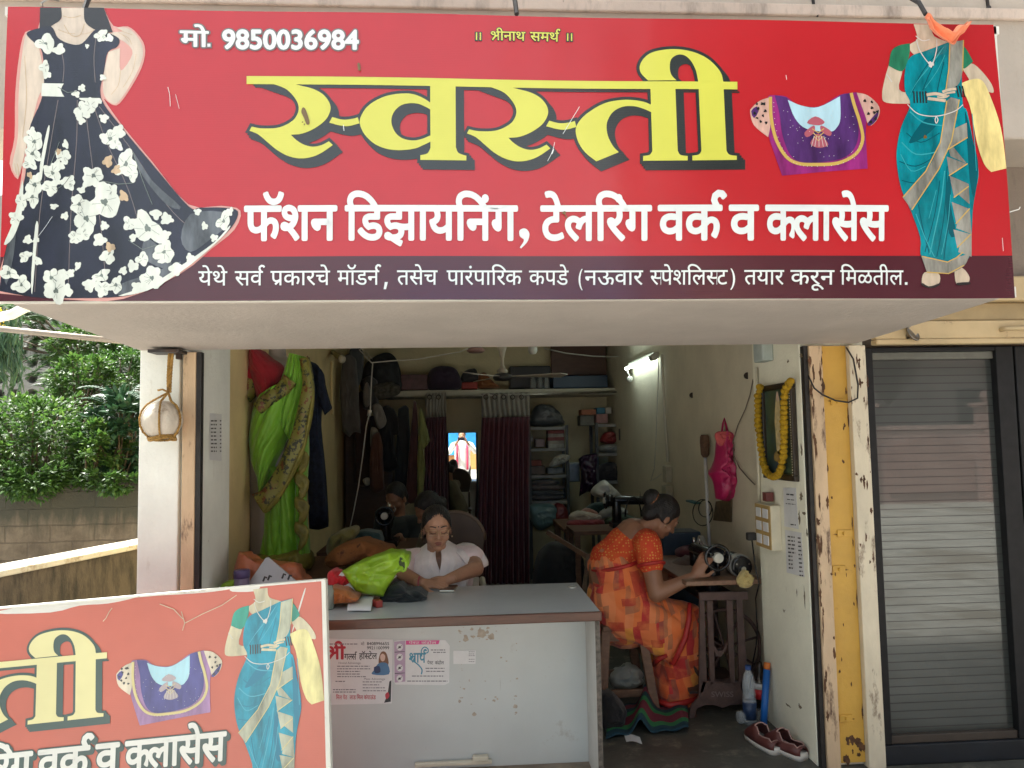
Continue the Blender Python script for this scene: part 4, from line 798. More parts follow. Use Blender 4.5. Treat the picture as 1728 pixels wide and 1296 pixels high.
# ------------------------------------------------------------------ counter
def laminate(name, col, dirt, damt=.6, rough=.3, flecks=True):
    m, t, p, L, N = base(name); co = coords(t)
    c = ramp(t, nnoise(t, co, 2.5, 6), [(.3, c4(col, .93)), (.7, c4(col, 1.05))])
    f = ramp(t, nnoise(t, co, 5, 9, .75), [(damt, (0,0,0,1)), (damt+.14, (.7,.7,.7,1))]); c = mix(t, c, c4(dirt), f)
    s = ramp(t, nnoise(t, coords(t, 'Object', (30, 30, 3)), 2, 2), [(.72, (0,0,0,1)), (.76, (.35,.35,.35,1))]); c = mix(t, c, c4(dirt, .9), s) if flecks else c
    L(c, p.inputs['Base Color']); L(ramp(t, nnoise(t, co, 9, 5), [(.3, (rough,)*3+(1,)), (.7, (rough+.25,)*3+(1,))]), p.inputs['Roughness']); return m
lam = laminate('grey_laminate', (.52,.55,.54), (.28,.24,.19), .60)
lamt = M('top_laminate', (.44,.46,.47), .24, .06, 3)
teak = wood('brown_edging', (.06,.024,.014), (.115,.046,.026), (2, 12, 12), .35)
ct = thing('shop_counter', (-.25, .15, 0), 'grey laminate shop counter with brown wooden edge and posters on its front', 'counter')
b = B(); b.add([(-1.10,-.158,.731),(.577,-.158,.731),(.575,.478,.731),(-1.10,.478,.731),(-1.10,-.158,.76),(.577,-.158,.76),(.575,.478,.76),(-1.10,.478,.76)], [(0,3,2,1),(4,5,6,7),(0,1,5,4),(1,2,6,5),(2,3,7,6),(3,0,4,7)]); b.build('counter_top', lamt, ct, bevel=.002)
b = B(); b.bx(-1.10, .580, -.176, -.1585, .722, .7615); b.build('edging', teak, ct, bevel=.005)
b = B(); b.bx(-1.08, .553, .10, .118, .039, .73); b.build('front_panel', lam, ct)
b = B(); b.bx(.5535, .575, -.15, .47, .002, .73); b.bx(-1.10, -1.0805, -.15, .47, .002, .73); b.build('side_panel', laminate('side_laminate', (.52,.52,.49), (.2,.18,.15), .62), ct, bevel=.002)
b = B(); b.bx(.5538, .5745, -.1535, -.1505, .002, .73); b.build('bare_edge', M('chipboard_edge', (.10,.085,.07), .8, .6, 60), ct)
b = B(); q = P(966, 991, 'Z', .76); b.cyl(q, q+V((0,0,.004)), .022, .02, 16); b.build('cable_cap', metalm('cap_metal', (.5,.5,.5)), ct)
b = B(); q0 = P(700, 1291, 'Y', .08); q1 = P(830, 1284, 'Y', .08); b.box((q0+q1)/2, ((q1-q0).length, .02, .018)); b.box(q1+V((-.05,-.005,.018)), (.07,.03,.02)); b.build('door_bolt', M('cream_latch', (.62,.58,.46), .5, .15, dirt=(.3,.2,.1), damt=.55), ct, bevel=.004)
# stickers on the counter front
YP = .0985
papw = M('poster_paper', (.66,.66,.66), .45, .05, 20, dirt=(.5,.45,.38), dscale=12, damt=.66)
ink = flat('black_ink', (.03,.03,.035)); redi = flat('red_ink', (.45,.03,.05)); blui = flat('blue_ink', (.03,.22,.34)); grin = flat('grey_ink', (.16,.16,.18)); pinki = flat('pink_ink', (.62,.05,.24)); lil = flat('lilac_ink', (.42,.30,.42)); jean = flat('denim_ink', (.06,.17,.33)); ski = flat('print_skin', (.6,.42,.34)); brn = flat('brown_ink', (.17,.07,.03))
def fp(w0=0): return lambda u, v, k=0: PY(u, v, YP-.0012-w0-k*3e-6)
def sheet(name, pts, mat, root, y=YP, d=.001, fn=None):
    b = B(); f = fn or (lambda u, v, w_: PY(u, v, y)-V((0, w_, 0))); b.prism(pts, f, 0, d); return b.build(name, mat, root)
def mk(name, items, mat, root, lev=0):
    b = B(); deco(b, items, fp(lev*.0004)); return b.build(name, mat, root)
po = thing('hostel_poster', tuple(PY(607, 1135, YP)), 'white poster with red and black Marathi lettering and a woman in denim, on the counter', 'poster')
sheet('paper', [(520,1077),(663,1079),(661,1187),(520,1190)], papw, po)
T = lambda s, x0, x1, y, h, o=0, dy=0: fit(s, x0, x1, y, y+dy, h, o)
mk('title_lettering', T('श_ी', 550, 582, 1112, 33, .03), redi, po)
mk('name_lettering', T('गल~स^', 581, 601, 1113, 15, .015)+T('हॉस~टेल', 606, 636, 1112, 15, .015)+T('मो', 609, 615, 1089, 7)+T('8408996655', 619, 657, 1088.6, 7.4, .012)+T('9921100999', 619, 657, 1095.8, 7.4, .012), ink, po)
mk('heading_lettering', T('Hostel Advantage', 571, 609, 1120.5, 5.4)+T('Mess Advantage', 614, 650, 1147.5, 5.4), grin, po)
rn = random.Random(5); b = B()
for k in range(5): wordlines(b, lambda u, v: PY(u, v, YP-.0013), 569, 569+rn.uniform(42, 62)-k*3, 1123.5+k*4.4, 1.5, rn)
for k in range(4): wordlines(b, lambda u, v: PY(u, v, YP-.0013), 612, 612+rn.uniform(28, 40), 1150+k*5, 1.4, rn)
for x0, x1, y in ((556,603,1086),(566,582,1149),(562,600,1163),(562,600,1167)): wordlines(b, lambda u, v: PY(u, v, YP-.0013), x0, x1, y, 1.6, rn)
b.build('small_print', grin, po)
mk('footer_lettering', T('\u093fमल पेठ', 567, 586, 1180, 10, .01)+T('लाड \u093fमल क\u0902पाऊ\u0902ड', 590, 634, 1180, 10, .01), redi, po)
pl = lambda q, n=3: shape([crv(q, n)])
mk('woman_picture', [pl([(640,1108),(644,1100),(650,1100),(654,1108),(655,1122),(640,1122)])], brn, po)
b = po.children[-1]
mk('face_print', [pl([(642,1106),(646,1103),(650,1107),(649,1114),(645,1116),(642,1112)])], ski, po, 1)
mk('jacket_print', [pl([(638,1120),(648,1118),(655,1122),(656,1138),(628,1138),(632,1130)])], jean, po, 1)
mk('book_print', [pl([(631,1126),(640,1124),(642,1134),(633,1136)], 2)], flat('book_ink', (.02,.04,.12)), po, 2)
mk('corner_picture', [shape([[(657,1150),(660.5,1148),(659.5,1184),(648,1186),(654,1172)]])], ink, po)
mk('food_print', [pl([(650,1172),(655,1168),(657,1175),(652,1180)], 3)], redi, po, 1)
pp = thing('pest_control_poster', tuple(PY(712, 1118, YP)), 'off-white poster with blue lettering, pink heading and a lilac strip of round symbols', 'poster')
sheet('paper', [(664,1083),(672,1080),(752,1080),(759,1090),(758,1152),(750,1156),(668,1155),(664,1150)], papw, pp)
mk('lilac_strip', [shape([[(665,1083),(684,1081),(684,1150),(666,1152)]])], lil, pp)
mk('pink_heading', [shape([[(685,1081),(742,1080.5),(740,1087),(685,1088)]])], pinki, pp)
mk('heading_lettering', T('पेस~ट कंट_ोल', 690, 736, 1086.6, 6), papw, pp, 1)
mk('round_symbol', [shape([[(674.5+5.5*math.cos(a*.5236), y+6*math.sin(a*.5236)) for a in range(12)]]) for y in (1092,1109,1127,1145)], papw, pp, 1)
mk('symbol_print', [stroke2([(671,y+3),(678,y-3)], 1) for y in (1092,1109,1127,1145)]+[pl([(672,y),(674,y-2),(677,y+1),(674,y+2)], 2) for y in (1092,1109,1127,1145)]+[shape([[(666,y),(683,y-1),(683,y),(666,y+1.2)]]) for y in (1100,1136)], ink, pp, 2)
mk('title_lettering', T('शाप^', 690, 718, 1118, 25, .02)+[stroke2(crv([(692,1110),(700,1108),(698,1115),(706,1122),(712,1130),(711,1138)], 4, False), 2.2), stroke2(crv([(712,1108),(711,1098),(716,1092),(722,1095),(722,1101),(717,1102)], 4, False), 1.8)], blui, pp)
mk('name_lettering', T('पेस~ट', 721, 731, 1121, 8, .01)+T('क\u0902ट_ोल', 734, 749, 1121, 8, .01), ink, pp)
b = B()
for x0, x1, y in ((727,752,1096),(731,752,1100),(718,750,1127),(719,750,1132),(695,748,1140),(687,755,1148.5)): wordlines(b, lambda u, v: PY(u, v, YP-.0013), x0, x1, y, 1.7, rn)
b.build('small_print', grin, pp)
sk_ = thing('payment_sticker', tuple(PY(784, 1108, YP)), 'small white sticker beside the two posters on the counter front', 'sticker')
sheet('paper', [(765,1098),(803,1097.5),(802.5,1120),(765,1120.5)], papw, sk_)
b = B()
for y in (1099.5, 1103, 1106, 1112, 1116): wordlines(b, lambda u, v: PY(u, v, YP-.0013), 791, 801, y, 1, rn, mn=1.2, mx=4)
b.build('small_print', grin, sk_)
# marks of torn-off paper on the panel are part of the panel
b = B(); rn = random.Random(9); its = []
for k in range(70):
    x, y = rn.choice([(rn.gauss(820,14), rn.gauss(1072,8)), (rn.uniform(775,872), rn.choice([1060,1112,1150,1180,1211])+rn.gauss(0,3)), (rn.choice([778,870])+rn.gauss(0,2), rn.uniform(1060,1212))])
    r0 = abs(rn.gauss(0, 1.6))+.4; its.append(shape([[(x+r0*rn.uniform(.5,1.3)*math.cos(a*.7), y+r0*rn.uniform(.4,1)*math.sin(a*.7)) for a in range(9)]]))
for x, y, r0 in ((800,1205,4),(870,1192,4),(786,1078,6),(812,1068,9),(830,1075,7)): its.append(shape([[(x+r0*rn.uniform(.5,1.2)*math.cos(a*.6), y+r0*rn.uniform(.6,1.2)*math.sin(a*.6)) for a in range(10)]]))
deco(b, its, lambda u, v, k: PY(u, v, .0996-k*3e-6)); b.build('glue_stain', M('old_glue', (.40,.345,.28), .8, .25, 30), ct)
# ------------------------------------------------------------------ things on the counter
limep = plastic('lime_plastic', (.30,.52,.03), .12, .28)
b = B(); pillow(b, [(577,964,1),(612,946),(660,930,1),(684,931),(692,938,1),(689,955),(671,966,1),(655,990),(646,1007,1),(612,1001),(596,992),(583,974)], .20, .085, .030, 13, 20, True, 3, smooth=7)
bag = b.build('plastic_bag', limep, None, True); tag(bag, 'shiny lime green plastic carry bag lying on the counter', 'bag')
b = B(); o = [PY(678+7*math.cos(a*.5236)+2*math.sin(a*.5236), 951+13*math.sin(a*.5236), .12) for a in range(12)]; b.tube(o, .006, 6, True)
h_ = b.build('handle_rim', limep, None, True); h_.parent = bag
b = B(); b.add([PY(678+6*math.cos(a*.5236)+2*math.sin(a*.5236), 951+12*math.sin(a*.5236), .118) for a in range(12)], [tuple(range(12))]); h_ = b.build('opening_shade', M('bag_inside_shade', (.03,.05,.01), .6), None); h_.parent = bag  # flat disc closing the rim; shade of the hollow is in its colour
soft('red_bag', 'bright red cloth bundle behind the lime green bag', 'bundle', [(553,968),(565,961),(580,964),(588,972),(598,985),(590,998),(570,996),(556,990)], .24, .05, cloth('red_cloth', (.55,.012,.02)), .024, 16)
b = B(); b.prism([(567,978),(576,965),(592,972),(610,1000),(604,1003),(588,990),(574,988)], lambda u, v, w_: PY(u, v, .19)-V((0, w_, 0)), 0, .004); o = b.build('paper_sheets', papw, None); tag(o, 'crumpled white papers between the red bundle and the lime bag', 'paper')
soft('orange_bag', 'orange brown cloth bag lying before the red bundle at the sign edge', 'bag', [(553,994),(575,992),(596,1000),(606,1010),(596,1016),(570,1018),(552,1018)], .12, .05, cloth('orange_brown_cloth', (.42,.13,.03)), .026, 16)
b = B()
def pf(u, v): p = P(588+u*46, 1006, 'Z', .765); q = P(588+u*40-2, 1031, 'Z', .765); r = p.lerp(q, v); return r+V((0, 0, .012*math.sin(v*3)+.02*(1-v)*u))
b.grid(10, 6, pf); o = b.build('paper_slip', papw, None, True, solid=.001); tag(o, 'curled white paper slip near the counter edge below the lime bag', 'paper')
b = B(); b.box(P(637, 1018, 'Z', .775), (.03,.05,.03), Matrix.Rotation(.5, 3, 'Z')); o = b.build('pin_box', plastic('red_clear_plastic', (.45,.06,.05), .3), None, bevel=.003); tag(o, 'tiny red and clear box beside the curled paper slip', 'box')
soft('black_cloth', 'black cloth lying crumpled on the counter right of the lime bag', 'cloth', [(640,1015),(648,996),(668,984),(680,990),(686,997),(700,996),(716,1004),(718,1010),(690,1018),(655,1023)], .22, .06, cloth('black_cloth', (.012,.018,.02)), .028, 14)
soft('pink_scrap', 'small pink fabric scrap peeking out beside the black cloth', 'scrap', [(656,990),(664,985),(668,992),(660,997)], .24, .02, cloth('pink_scrap', (.55,.25,.3)), .006, 50)
ph_ = thing('smartphone', tuple(P(757, 994, 'Z', .76)), 'smartphone with a pale edge lying before the seated woman', 'phone'); q = P(757, 993, 'Z', .766)
b = B(); b.box(q, (.075,.135,.009), Matrix.Rotation(-.12, 3, 'Z')); b.build('body', M('phone_edge', (.6,.58,.5), .25, metal=.6), ph_, bevel=.003)
b = B(); b.box(q+V((0,0,.0052)), (.069,.128,.001), Matrix.Rotation(-.12, 3, 'Z')); b.build('screen', M('phone_glass', (.03,.03,.03), .08), ph_)
b = B(); q = PY(552, 1018, .05); b.lathe([(.028,-.05),(.030,-.045),(.030,.03),(.026,.036),(.026,.05),(.0,.052)], V((q.x, q.y, .812)), None, 18); o = b.build('plastic_jar', plastic('jar_plastic', (.40,.47,.42), .5, .15), None, True); tag(o, 'pale green plastic jar at the edge of the leaning sign', 'jar')
# behind the leaning sign
orp = plastic('orange_plastic', (.55,.16,.07), .15, .35)
soft('orange_carry_bag', 'thin orange plastic bag behind the grey folder above the leaning sign', 'bag', [(402,935),(412,934),(430,944),(470,950),(498,950),(512,975),(520,990),(402,990)], .38, .05, orp, .035, 12)
b = B(); b.prism([(420,986),(447,942),(452,941),(505,980),(500,990)], lambda u, v, w_: PY(u, v, .28)-V((0, w_-(v-960)*-.0012, 0)), 0, .012); o = b.build('grey_folder', M('folder_grey', (.42,.42,.44), .4, .08), None, bevel=.002); tag(o, 'grey flat folder standing on its corner behind the leaning sign', 'folder')
jr = thing('purple_jar', tuple(PY(408, 990, .2)), 'purple jar with a lilac lid behind the leaning sign', 'jar'); q = PY(408, 986, .2)
b = B(); b.lathe([(.030,-.07),(.034,-.06),(.034,.028),(.030,.032)], q, None, 20); b.build('jar_body', plastic('lilac_plastic', (.20,.15,.24), .2), jr, True)
b = B(); b.lathe([(.036,.030),(.036,.062),(.033,.066),(0,.066)], q, None, 20); b.build('lid', plastic('purple_plastic', (.085,.06,.16)), jr, True)
b = B()
for x, y in ((444,981),(452,979),(476,976),(486,978)): q = PY(x, y, -.46); b.tube([q, q+V((.006,0,.016)), q+V((.014,0,.012))], .004, 6)
o = b.build('binder_clip', blk, None); tag(o, 'small dark clips gripping the top edge of the leaning sign', 'clip')
soft('green_bag', 'lime plastic corner lying low beside the purple jar', 'bag', [(375,985),(395,979),(405,990),(400,1000),(372,1000)], .3, .03, limep, .01, 30)
# left side table, fabric bundles
wd = wood('dark_teak', (.10,.05,.03), (.17,.09,.05), (4, 4, 20), .5)
tb = thing('side_table', (-.9, 1.2, 0), 'brown wooden cabinet table under the mannequin and fabric bundles', 'table')
b = B(); b.bx(-1.21, -.62, .86, 1.75, .70, .74); b.build('table_top', wd, tb, bevel=.003)
b = B(); b.bx(-1.19, -.64, .90, 1.72, .0, .699); b.build('cabinet', wood('light_teak', (.14,.07,.04), (.22,.12,.07), (4, 4, 15), .5), tb)
t2b = thing('machine_table', (-.4, 2.2, 0), 'dark low sewing table at the left with a black sewing machine on it', 'table')
b = B(); b.bx(-1.0, -.2, 1.95, 2.6, .70, .735); b.build('table_top', wd, t2b, bevel=.003)
for x in (-.97, -.23):
    for y in (1.98, 2.57): b = B(); b.bx(x-.025, x+.025, y-.025, y+.025, 0, .699); b.build('leg', wd, t2b)
soft('orange_bundle', 'dull orange patterned cloth bundle on the cabinet left of the seated woman', 'bundle', [(548,945),(565,925),(600,913),(640,914),(662,925),(660,936),(630,942),(600,950),(560,958)], 1.05, .12, M('orange_print', (.27,.10,.03), .85, .3, 7, .3, 60, dirt=(.10,.035,.02), dscale=14, damt=.56), .042, 9)
soft('yellow_bundle', 'mustard cloth bundle stacked behind the orange one under the blue dress', 'bundle', [(552,935),(555,908),(580,893),(598,890),(604,900),(590,918),(570,935)], 1.35, .10, cloth('mustard_cloth', (.20,.17,.05)), .036, 10)
soft('teal_bundle', 'dark teal folded cloth behind the orange bundle', 'bundle', [(590,905),(610,895),(640,900),(645,918),(610,922),(588,916)], 1.6, .08, cloth('teal_cloth', (.03,.07,.075)), .03, 12)
# ------------------------------------------------------------------ people
skin = M('warm_skin', (.42,.225,.14), .48, .10, 14, .08, 120)
skin_d = M('deep_skin', (.29,.14,.08), .5, .10, 14, .08, 120)
hairm = M('black_hair_strands', (.010,.008,.008), .42, .4, 60, .5, 160, stretch=(1,1,.25))
def hand(b, wr, tip, up, n=5, r=.0085, curl=.3, L_=.17):
    "palm and five fingers from the wrist towards tip; up = back of the hand"
    wr = V(wr); d = (V(tip)-wr).normalized(); up = V(up); s = d.cross(up).normalized(); up = s.cross(d)
    pc = wr+d*.045; m = Matrix((s, d, up)).transposed(); b.ell(pc, (.038, .052, .017), m, 14, 8); b.cap(wr-d*.02, pc, .024, .022)
    for k, (o_, ln) in enumerate(((-.028, .060), (-.0095, .074), (.0095, .078), (.028, .068))):
        a = wr+d*.082+s*o_; c = a+d*ln*.45+s*o_*.18-up*curl*.01; e = c+d*ln*.32*(1-curl*.5)-up*curl*.02; f = e+d*ln*.25*(1-curl)-up*curl*.018
        b.cap(pc+s*o_*.9, a, .010, .0095); b.cap(a, c, .0092, .0085); b.cap(c, e, .0085, .0078); b.cap(e, f, .0078, .0065)
    a = wr+d*.02+s*.03; c = a+s*.03+d*.028-up*.006; b.cap(a, c, .012, .010); b.cap(c, c+d*.03+s*.008-up*.006, .010, .008)
def headm(b, c, rot, s=1.0):
    "head looking along -Y before rot"
    W = lambda x, y, z: c + rot @ V((x*s, y*s, z*s)); r3 = lambda a: V(a)*s
    b.ell(W(0, .012, .03), r3((.072, .092, .092)), rot); b.ell(W(0, -.012, -.03), r3((.058, .070, .078)), rot); b.ell(W(0, -.045, -.088), r3((.030, .026, .022)), rot)
    b.ell(W(-.036, -.045, -.032), r3((.026, .026, .028)), rot, 10, 8); b.ell(W(.036, -.045, -.032), r3((.026, .026, .028)), rot, 10, 8)
    b.cap(W(0, -.074, .012), W(0, -.096, -.026), .008*s, .0125*s, 10); b.ell(W(-.012, -.084, -.030), r3((.009, .011, .008)), rot, 8, 6); b.ell(W(.012, -.084, -.030), r3((.009, .011, .008)), rot, 8, 6)
    b.cap(W(-.018, -.073, -.056), W(.018, -.073, -.056), .006*s, .006*s, 8); b.cap(W(-.015, -.071, -.066), W(.015, -.071, -.066), .0075*s, .0075*s, 8)
    b.cap(W(-.042, -.066, .020), W(-.012, -.078, .022), .010*s, .010*s, 8); b.cap(W(.042, -.066, .020), W(.012, -.078, .022), .010*s, .010*s, 8)
    for k in (-1, 1):
        b.ell(W(k*.028, -.070, .002), r3((.015, .011, .011)), rot, 10, 8); b.ell(W(k*.074, .012, -.012), r3((.010, .020, .030)), rot, 8, 8)
    return W
def face_extra(root, W, s, rot, skinmat, closed=True):
    b = B()
    for k in (-1, 1): b.tube([W(k*(.012+.036*q), -.0855+.013*q*q+.004*q, .024+.006*math.sin(q*2.6)) for q in (0, .25, .5, .75, 1)], [.0026*s, .0032*s, .003*s, .0024*s, .001*s], 6)
    b.build('eyebrow', hairm, root, True)
    b = B()
    for k in (-1, 1): b.tube([W(k*(.014+.028*q), -.0815+.006*q*q-.0012*math.sin(q*3.1), -.003-.004*math.sin(q*3.1)) for q in (0, .25, .5, .75, 1)], .0016*s, 5)
    b.build('eyelash', hairm, root, True)
    b = B(); b.tube([W(x, -.0795+abs(x)*.25, -.0565+.002*math.cos(x*150)) for x in (-.021,-.014,-.007,0,.007,.014,.021)], [.001*s,.004*s,.0048*s,.0042*s,.0048*s,.004*s,.001*s], 8)
    b.tube([W(x, -.078+abs(x)*.25, -.0655) for x in (-.018,-.010,0,.010,.018)], [.001*s,.0048*s,.0058*s,.0048*s,.001*s], 8); b.build('lips', M('lip_tone', (.22,.075,.055), .45), root, True)
# --- the woman seated behind the counter
w1 = thing('person', (-.13, .95, 0), 'woman in glasses and pale pink dupatta seated behind the counter, looking down', 'person')
hc = PY(737, 893, .72); rot = Matrix.Rotation(R(8), 3, 'Z') @ Matrix.Rotation(R(5), 3, 'X')
b = B(); W = headm(b, hc, rot, 1.0)
nb = V((hc.x+.0, .82, hc.z-.165)); b.cap(W(0, .03, -.07), nb, .050, .056)
shR = V((hc.x-.170, .84, hc.z-.185)); shL = V((hc.x+.178, .84, hc.z-.180)); b.cap(shR, shL, .065, .065); b.cap(nb+V((0,.03,-.06)), (hc.x, .93, .55), .125, .15)
b.cap((hc.x, .93, .55), (hc.x, .98, .40), .16, .17)
for k in (-1, 1): b.cap((hc.x+k*.09, .98, .40), (hc.x+k*.11, .62, .42), .085, .065); b.cap((hc.x+k*.11, .62, .42), (hc.x+k*.11, .66, .06), .06, .04); b.cap((hc.x+k*.11, .66, .03), (hc.x+k*.12, .56, .03), .032, .028)
eR = V((hc.x-.205, .66, .815)); eL = V((hc.x+.205, .68, .81)); wR = P(712, 984, 'Z', .79); wL = V((hc.x+.06, .47, .795))
b.cap(shR+V((-.01,0,-.01)), eR, .052, .042); b.cap(shL+V((.01,0,-.01)), eL, .052, .043); b.cap(eR, wR, .041, .027); b.cap(eL, wL, .042, .027)
hand(b, wR, P(752, 986, 'Z', .785), (0, -.35, 1), curl=.9); hand(b, wL, wL+V((-.2,-.02,-.02)), (0, -.2, 1), curl=.7)
body1 = blob(b, 'body', skin, w1, .0048, 3)
face_extra(w1, W, 1.0, rot, skin)
b = B(); b.ell(W(0, -.0865, .030), (.0035,.002,.0035), rot, 8, 6); b.build('bindi', M('bindi_dark', (.02,.006,.01), .4), w1)
gm_ = metalm('gold_wire', (.55,.40,.24), .3); b = B()
for k in (-1, 1): b.tube([W(k*(.0305+.0215*x), -.094+.012*abs(x-(-.6))*.6*(x > 0), -.001+.0135*z) for x, z in ((-1,.8),(-.8,1),(.8,1),(1,.7),(1,-.7),(.8,-1),(-.8,-1),(-1,-.8))], .0014, 6, True)
b.tube([W(-.009, -.095, .003), W(0, -.099, .006), W(.009, -.095, .003)], .0014, 6)
for k in (-1, 1): b.tube([W(k*.052, -.084, .006), W(k*.066, -.05, .006), W(k*.078, .01, .004)], .0014, 6)
b.build('glasses', gm_, w1, True)
b = B(); b.ell(W(0, .022, .040), (.079, .096, .090), rot, 20, 14); b.ell(W(0, .085, -.01), (.062,.05,.07), rot); b.ell(W(0, .125, -.02), (.036,.032,.036), rot)
for k in (-1, 1): b.ell(W(k*.066, .02, .0), (.017,.050,.055), rot, 12, 8)
hb = b
def hairline(rt, h):
    def f(co):
        l = rt.transposed() @ (co-h); return l.y < -.018 and l.z < .078-11*l.x*l.x-.25*max(0, l.y+.06)
    return f
def hp(co, n):
    l = rot.transposed() @ (co-hc); part = abs(l.x-.004) < .0045 and l.z > .05
    return co-n*(.0012 if part else 0)+n*.0016*math.sin(math.atan2(l.x, l.z)*60+3*nz(co, 20))
blob(hb, 'hair', hairm, w1, .0045, 2, hp, hairline(rot, hc))
b = B()
for k in (-1, 1): b.ell(W(k*.082, .002, -.042), .005, None, 8, 6)
b.build('earring', gm_, w1)
pinkc = M('pale_pink_cotton', (.82,.68,.70), .85, .10, 9, .3, 160, sheen=.2)
b = B(); b.cap(shR+V((.07,.01,-.012)), shR+V((0,.0,-.006)), .080, .084); b.cap(shL+V((-.07,.01,-.012)), shL+V((0,.0,-.006)), .080, .084); b.cap((hc.x, .885, hc.z-.40), (hc.x, .93, .55), .160, .172); b.cap((hc.x, .93, .55), (hc.x, .97, .42), .178, .19)
b.cap((hc.x-.115, .87, hc.z-.26), (hc.x-.06, .87, hc.z-.42), .085, .12); b.cap((hc.x+.115, .87, hc.z-.26), (hc.x+.06, .87, hc.z-.42), .085, .12)
b.cap(shR+V((-.01,0,-.005)), shR.lerp(eR, .93), .080, .082); b.cap(shL+V((.01,0,-.005)), shL.lerp(eL, .14), .080, .070)
for k in (-1, 1): b.cap((hc.x+k*.09, .98, .40), (hc.x+k*.11, .62, .42), .1, .085); b.cap((hc.x+k*.11, .62, .42), (hc.x+k*.11, .66, .12), .085, .10)
def ks(co, n): 
    k = .004*math.sin(co.x*60+co.z*25+2*nz(co, 6))+.006*nz(co, 14); return co+n*k
blob(b, 'kurta', pinkc, w1, .008, 3, ks)
# dupatta: two folded bands meeting in a V at the chest
b = B()
def band(pts, rr, w_):
    pts = [V(p) for p in pts]
    b.grid(30, 10, lambda u, v: (lambda f: (lambda i: pts[i].lerp(pts[i+1], f-i)+rr(u, v))(min(int(f), len(pts)-2)))(u*(len(pts)-1)))
def bandsm(pts, wvec, amp):
    q = crv([tuple(p) for p in pts], 1, False)
    N = len(pts)-1
    def at_(u):
        f = u*N; i = min(int(f), N-1); t = f-i; p0 = V(pts[max(i-1,0)]); p1 = V(pts[i]); p2 = V(pts[i+1]); p3 = V(pts[min(i+2,N)])
        return .5*(2*p1+(p2-p0)*t+(2*p0-5*p1+4*p2-p3)*t*t+(-p0+3*p1-3*p2+p3)*t**3)
    b.grid(40, 12, lambda u, v: at_(u)+V((0,-.022,0))+V(wvec[0]).lerp(V(wvec[1]), u)*(v-.5)+V((0,-1,.2))*amp*(math.sin(v*26+u*5)*.55+.7*math.sin(v*math.pi)))
cx0 = hc.x
bandsm([(cx0-.06,.93,hc.z-.10),(cx0-.078,.82,hc.z-.125),(cx0-.085,.725,hc.z-.20),(cx0-.03,.69,hc.z-.315),(cx0+.045,.70,hc.z-.39)], ((-.15,.0,-.10),(-.17,.02,-.07)), .010)
bandsm([(cx0+.09,.95,hc.z-.12),(cx0+.15,.85,hc.z-.12),(cx0+.20,.79,hc.z-.165),(cx0+.222,.76,hc.z-.20),(cx0+.225,.755,hc.z-.225)], ((.10,.10,.02),(.10,.14,.03)), .010)
bandsm([(cx0+.06,.93,hc.z-.09),(cx0+.085,.82,hc.z-.115),(cx0+.098,.715,hc.z-.20),(cx0+.06,.675,hc.z-.31),(cx0-.015,.68,hc.z-.39)], ((.17,.0,-.10),(.12,.02,-.07)), .011)
bandsm([(cx0-.15,.86,hc.z-.15),(cx0-.20,.78,hc.z-.20),(cx0-.245,.71,hc.z-.29),(cx0-.245,.66,.80),(cx0-.25,.60,.77)], ((.10,-.08,.03),(.10,.0,.06)), .010)
b.build('dupatta', M('pale_dupatta', (.88,.82,.82), .85, .10, 9, .3, 160, sheen=.2), w1, True, solid=.004)
b = B(); q = wR; d = (P(752, 986, 'Z', .785)-wR).normalized(); s_ = d.cross(V((0,0,1))).normalized(); b.tube([q+d*-.012+(s_*math.cos(a*.5236)+V((0,0,1))*math.sin(a*.5236))*.030 for a in range(12)], .003, 6, True); b.build('thread_bracelet', M('pink_thread', (.5,.08,.12)), w1, True)
# plastic chair behind her
chm = plastic('white_plastic', (.60,.58,.52), 0, .35)
pc = thing('plastic_chair', (-.1, 1.15, 0), 'white moulded plastic chair under the seated woman in glasses', 'chair')
b = B(); b.bx(-.36, .11, .74, 1.18, .375, .40) if False else b.bx(hc.x-.24, hc.x+.24, .76, 1.2, .20, .225); b.build('seat', chm, pc, bevel=.01)
b = B()
for k in (-1, 1): b.tube([(hc.x+k*.24, .78, 0), (hc.x+k*.235, .80, .21), (hc.x+k*.26, .84, .42), (hc.x+k*.262, 1.0, .60), (hc.x+k*.25, 1.2, .66)], .018, 8)
b.build('arm', chm, pc, True)
b = B(); b.grid(10, 10, lambda u, v: V((hc.x-.23+.46*u, 1.2+.06*math.sin(u*math.pi)+.06*v, .22+.44*v))); b.build('backrest', chm, pc, True, solid=.012)
for k in (-1, 1): b = B(); b.cyl((hc.x+k*.23, 1.19, 0), (hc.x+k*.22, 1.19, .2), .02); b.build('leg', chm, pc)
